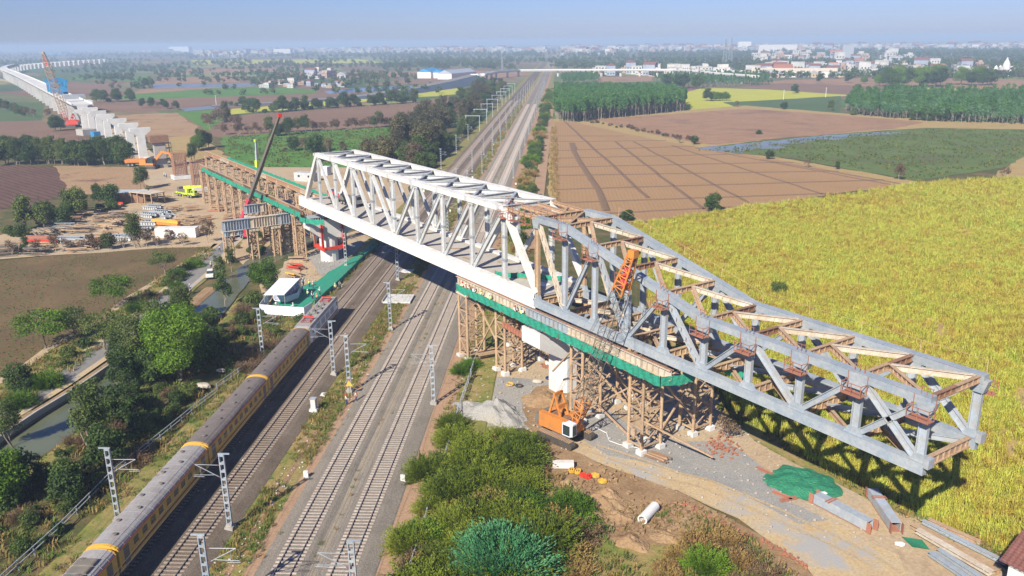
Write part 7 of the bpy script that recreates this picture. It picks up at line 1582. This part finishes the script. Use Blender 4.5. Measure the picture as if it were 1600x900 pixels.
# ================================================================== FAR ROAD, FLYOVER, TOWNS
emb = [P(*q) for q in ((330,166),(450,161),(560,154),(640,145),(700,136),(740,127))]
hts = [.6, 1.2, 2.5, 4.5, 7, 8.6]; mb = MB(); top = MB(); Ls = []
for i, p in enumerate(emb):
    a, c = emb[max(0, i-1)], emb[min(len(emb)-1, i+1)]; d = (c-a); d.z = 0; d.normalize(); q = Vector((-d.y, d.x, 0)); h = hts[i]; Ls.append([p-q*(7+h*2), p-q*7, p+q*7, p+q*(7+h*2)])
for i in range(len(emb)-1):
    a, c = Ls[i], Ls[i+1]; h0, h1 = hts[i], hts[i+1]
    e = lambda v, z: (v.x, v.y, z)
    mb.face([e(a[0], 0), e(a[1], h0), e(c[1], h1), e(c[0], 0)]); mb.face([e(a[2], h0), e(a[3], 0), e(c[3], 0), e(c[2], h1)]); top.face([e(a[1], h0+.05), e(a[2], h0+.05), e(c[2], h1+.05), e(c[1], h1+.05)])
struct('embankment', mb, earth('blue_grey_stone_pitching', [(.055, .075, .11), (.075, .10, .14)], .05, 1)); struct('embankment_road', top, E1['road'])
dk = [(Vector((emb[-1].x, emb[-1].y, 0)), 8.8)]+[(P(*q, 9.6), 9.6) for q in ((752, 116), (775, 112), (810, 109.5), (872, 109), (940, 109), (1000, 108.7), (1055, 109), (1085, 111), (1120, 114.5), (1180, 119))]
fl = thing('flyover', 'long white concrete flyover crossing the railway in the distance', 'flyover', (dk[3][0].x, dk[3][0].y, 0))
for (a, za), (c, zc_) in zip(dk[:-1], dk[1:]):
    L = (c-a).length; n = max(1, round(L/30)); 
    for k in range(n):
        u, v_ = a.lerp(c, k/n), a.lerp(c, (k+1)/n); u = Vector((u.x, u.y, za-1.0)); v_ = Vector((v_.x, v_.y, zc_-1.0))
        mb = MB(); mb.beam(u, v_, 9, 1.6); part('deck_span', mb, M['concrete'], fl, world=True)
        for s in (-5, 5): mb = MB(); d = (v_-u).normalized(); q = Vector((-d.y, d.x, 0))*s; mb.beam(u+q+Vector((0, 0, 1.1)), v_+q+Vector((0, 0, 1.1)), .4, 1.6); part('parapet', mb, M['white'], fl, world=True)
        g = u; s_, t_ = g.dot(RD), g.dot(RN)
        if not (10 < t_ < 26 or 29 < t_ < 44): mb = MB(); mb.box((g.x, g.y, (g.z-.8)/2), (2.2, 2.2, g.z-.8)); mb.box((g.x, g.y, g.z-1.3), (4, 4, 1.0)); part('pier', mb, M['concrete'], fl, world=True)
# houses: a few shapes, each house its own object
def house_mesh(k):
    rr = random.Random(k); mb = MB(); w, d, h = rr.uniform(9, 16), rr.uniform(8, 12), rr.choice((4, 4, 7, 7, 10)); mb.box((0, 0, h/2), (w, d, h)); z = h
    if k % 3 == 0: mb.box((w*.2, 0, h+1.3), (w*.4, d*.5, 2.6), mi=0)
    if k % 3 == 1: mb.loft([[(-w/2-.4, -d/2-.4, h), (-w/2-.4, d/2+.4, h), (-w/2-.4, 0, h+2.4)], [(w/2+.4, -d/2-.4, h), (w/2+.4, d/2+.4, h), (w/2+.4, 0, h+2.4)]], mi=1)
    mb.box((0, 0, h+.02), (w+.5, d+.5, .3))
    for f in range(int(h/3.4)):
        for i in range(int(w/3)):
            for s in (-1, 1): mb.box((-w/2+1.7+i*3, s*d/2, 2+f*3.3), (1.3, .12, 1.3), mi=2)
        for i in range(int(d/3)):
            for s in (-1, 1): mb.box((s*w/2, -d/2+1.7+i*3, 2+f*3.3), (.12, 1.3, 1.3), mi=2)
    return mb
wm_ = [painted('house_paint_%d' % i, c, None, .2, .8, scale=.05, fine=.8) for i, c in enumerate(((.50, .48, .44), (.48, .38, .26), (.48, .48, .50), (.42, .30, .23), (.33, .38, .46), (.55, .54, .51)))]
rf_ = [M['redoxide'], M['galvlight'], M['tile'], M['conc_grey']]
HM = [house_mesh(k).mesh('house', [wm_[k % 6], rf_[k % 4], M['glass']]) for k in range(12)]
def houses(n, box, lab, group, smin=.8, smax=1.4, gap=0):
    for k in range(n):
        for _ in range(20):
            px, py = U(box[0], box[2]), U(box[1], box[3]); p = P(px, py); s, t = p.dot(RD), p.dot(RN)
            if not -8 < t < 62: break
        o = bpy.data.objects.new('house', random.choice(HM)); C.objects.link(o); o.location = (p.x, p.y, 0); o.rotation_euler[2] = U(0, .4)+random.choice((.5, 2.07)); s = U(smin, smax); o.scale = (s, s, s*U(.8, 1.2)); tag(o, lab, 'house', group)
houses(22, (405, 131, 545, 137.5), 'small cream or white house in the hamlet by the blue pond', 'houses of the hamlet by the pond', .55, .85)
houses(12, (455, 118, 545, 123), 'white house in the settlement behind the left plantation strip', 'houses behind the left plantation strip', .9, 1.3)
houses(58, (1195, 104, 1330, 121), 'white or red-roofed house in the near part of the right-hand village', 'houses in the near right-hand village', 1.0, 1.6)
houses(52, (1330, 100, 1460, 118), 'white house in the middle of the right-hand village', 'houses in the middle of the right-hand village', 1.0, 1.6)
houses(26, (1460, 106, 1600, 120), 'white house among trees at the right end of the village', 'houses at the right end of the village', .9, 1.4)
houses(30, (930, 112, 1110, 119), 'white building just beyond the flyover piers', 'buildings beyond the flyover piers', 1.0, 1.6)
houses(14, (1110, 116, 1195, 121), 'white shed left of the right-hand village', 'sheds left of the village', 1.2, 1.8)
houses(40, (1180, 88, 1420, 98), 'pale building in the strip behind the right-hand village', 'buildings behind the village', 1.4, 2.4)
# the towns on the horizon read as masses
def town(name, n, x0, x1, y0, y1, s0, s1):
    pts = []
    for k in range(n):
        p = P(U(x0, x1), U(y0, y1)); s, t = p.dot(RD), p.dot(RN)
        if -20 < t < 70: continue
        pts.append((p.x, p.y, 0))
    return scatter(name, pts, HM[:12], s0, s1)
town('horizon_town', 260, 0, 420, 79, 84, 1.2, 2.3); town('horizon_town', 520, 420, 860, 78, 83.5, 1.3, 2.7); town('horizon_town', 620, 872, 1330, 75.5, 81, 1.3, 2.7); town('horizon_town', 330, 1330, 1650, 72.5, 79, 1.3, 2.6)
town('horizon_town', 60, 300, 420, 84, 90, 1.4, 2.4); town('horizon_town', 60, 870, 960, 81, 87, 1.6, 2.6)
def shed(lab, px, py, d, mat, rz=.6, roof=None): return crate('industrial_shed', lab, 'shed', px, py, d, mat, rz, 0, roof=roof)
shed('long white industrial shed row left of the flyover', 715, 122, (90, 22, 8), M['white'], 2.2, M['galvlight']); shed('blue-roofed shed at the left end of the shed row', 672, 121.5, (40, 22, 9), M['white'], 2.2, M['blue']); shed('second blue and white shed in the row by the flyover', 690, 121.5, (30, 20, 8), M['clothwhite'], 2.2, M['blue'])
shed('wide white shed in front of the village left end', 1150, 119, (60, 22, 8), M['white'], .65); shed('long white factory with an orange-edged roof at the village front', 1240, 120.5, (110, 18, 8), M['white'], .65, M['cream']); shed('white factory beside the orange-edged one', 1208, 119, (50, 24, 11), M['white'], .65, M['redoxide'])
shed('big white block building standing over the left of the far town', 443, 84, (95, 40, 26), M['white'], .9); shed('tall white tower block in the far town right of the railway', 1162, 80, (55, 36, 40), M['white'], .9); shed('wide white mill in the far town at the right', 1213, 81, (150, 50, 28), M['white'], .9)
shed('grey tower block before the far town at the right', 1322, 92, (28, 22, 34), M['galvlight'], .9); shed('long white warehouse in the far right plain', 1512, 77, (220, 50, 16), M['white'], 1.0); shed('pale blue frame-like factory on the left horizon', 283, 82, (150, 60, 42), M['clothwhite'], .9); shed('blue roofed long factory on the far left horizon', 90, 86, (360, 60, 14), M['blue'], .3)
shed('group of silver silos in the far town at the left', 312, 85, (50, 20, 26), M['galvlight'], .9)
# temple with a curved spire
g_ = P(1565, 118); r = thing('temple', 'white temple with a tall curved spire at the right end of the village', 'temple', (g_.x, g_.y, 0), .6)
mb = MB(); mb.box((0, 0, 4), (22, 16, 8)); part('hall', mb, M['white'], r)
mb = MB(); n = 12; mb.loft([[(4+q*math.cos(6.283*i/n), q*math.sin(6.283*i/n), z) for i in range(n)] for q, z in ((4.6, 8), (4.8, 11), (4.5, 14), (3.6, 17), (2.3, 19.5), (1.2, 21), (1.5, 21.6), (.3, 23.5))]); part('spire', mb, M['concrete'], r)
for x_ in (-8, -3): mb = MB(); mb.loft([[(x_+q*math.cos(6.283*i/8), q*math.sin(6.283*i/8), z) for i in range(8)] for q, z in ((2.6, 8), (2.4, 10), (1.4, 12), (.2, 13.5))]); part('small_dome', mb, M['concrete'], r)
def pylon(lab, px, py, h):
    g_ = P(px, py); r = thing('lattice_pylon', lab, 'pylon', (g_.x, g_.y, 0), .5); mb = MB(); lattice(mb, (0, 0, 0), (0, 0, h), h*.16, h*.03, 9, .35, .2); part('mast', mb, M['galvlight'], r)
    for z_ in (.72, .84, .95): mb = MB(); mb.box((0, 0, h*z_), (.6, h*.22, .6)); part('cross_arm', mb, M['galvlight'], r)
pylon('lattice pylon standing right of the flyover end', 1132, 105, 52); pylon('second lattice pylon behind the first one', 1141, 101, 55); pylon('faint lattice pylon at the far left horizon', 30, 88, 90); pylon('small lattice mast left of the flyover ramp', 785, 110, 24)
for px, py, lab in ((1224, 156, 'white concrete pole at the edge of the yellow plot'), (1290, 152, 'white concrete pole at the right end of the yellow plot'), (988, 170, 'white pole'), (338, 164, 'white pole on the dark field left of the embankment')):
    if px == 988: continue
    g_ = P(px, py); mb = MB(); mb.cyl((0, 0, 0), (0, 0, 8.5), .28, .18, n=7); mb.box((0, 0, 8), (.2, 1.6, .2)); o = part('utility_pole', mb, M['concrete']); o.location = (g_.x, g_.y, 0); tag(o, lab, 'pole')
for px, py, z_, lab in ((155*0+1128, 470, 0, 'small dark pole with a lamp standing in the cane behind the nose'),):
    pass
r_ = [P(*q) for q in ((600,262),(622,250),(640,240),(650,232))]; ribbon('minor_road', r_, 5, E1['road'], .27)
r_ = [P(*q) for q in ((866,345),(864,290),(862,240),(864,190),(872,160),(876,140))]; ribbon('red_dirt_track', [S(14, 52)]+[S(60+k*60, 52.5) for k in range(14)], 4, E1['cess'], .30)
r_ = [P(*q) for q in ((-40,118),(20,128),(60,142),(105,160),(140,176),(165,196),(190,212),(215,240),(240,258))]; ribbon('haul_track', r_, 13, E1['path'], .12*0+.22)
# ================================================================== AIR
mb = MB(); mb.prism([(-14500, -3500), (1200, -3500), (1200, 16500), (-14500, 16500)], -1.2, 68)
m = bpy.data.materials.new('air'); m.use_nodes = True; t = m.node_tree; t.nodes.clear(); o = t.nodes.new('ShaderNodeOutputMaterial'); v = t.nodes.new('ShaderNodeVolumePrincipled')
v.inputs['Color'].default_value = (.60, .78, 1.0, 1); v.inputs['Density'].default_value = 2.7e-4; v.inputs['Anisotropy'].default_value = .0; t.links.new(v.outputs[0], o.inputs['Volume'])
part('haze', mb, m, kind='stuff')
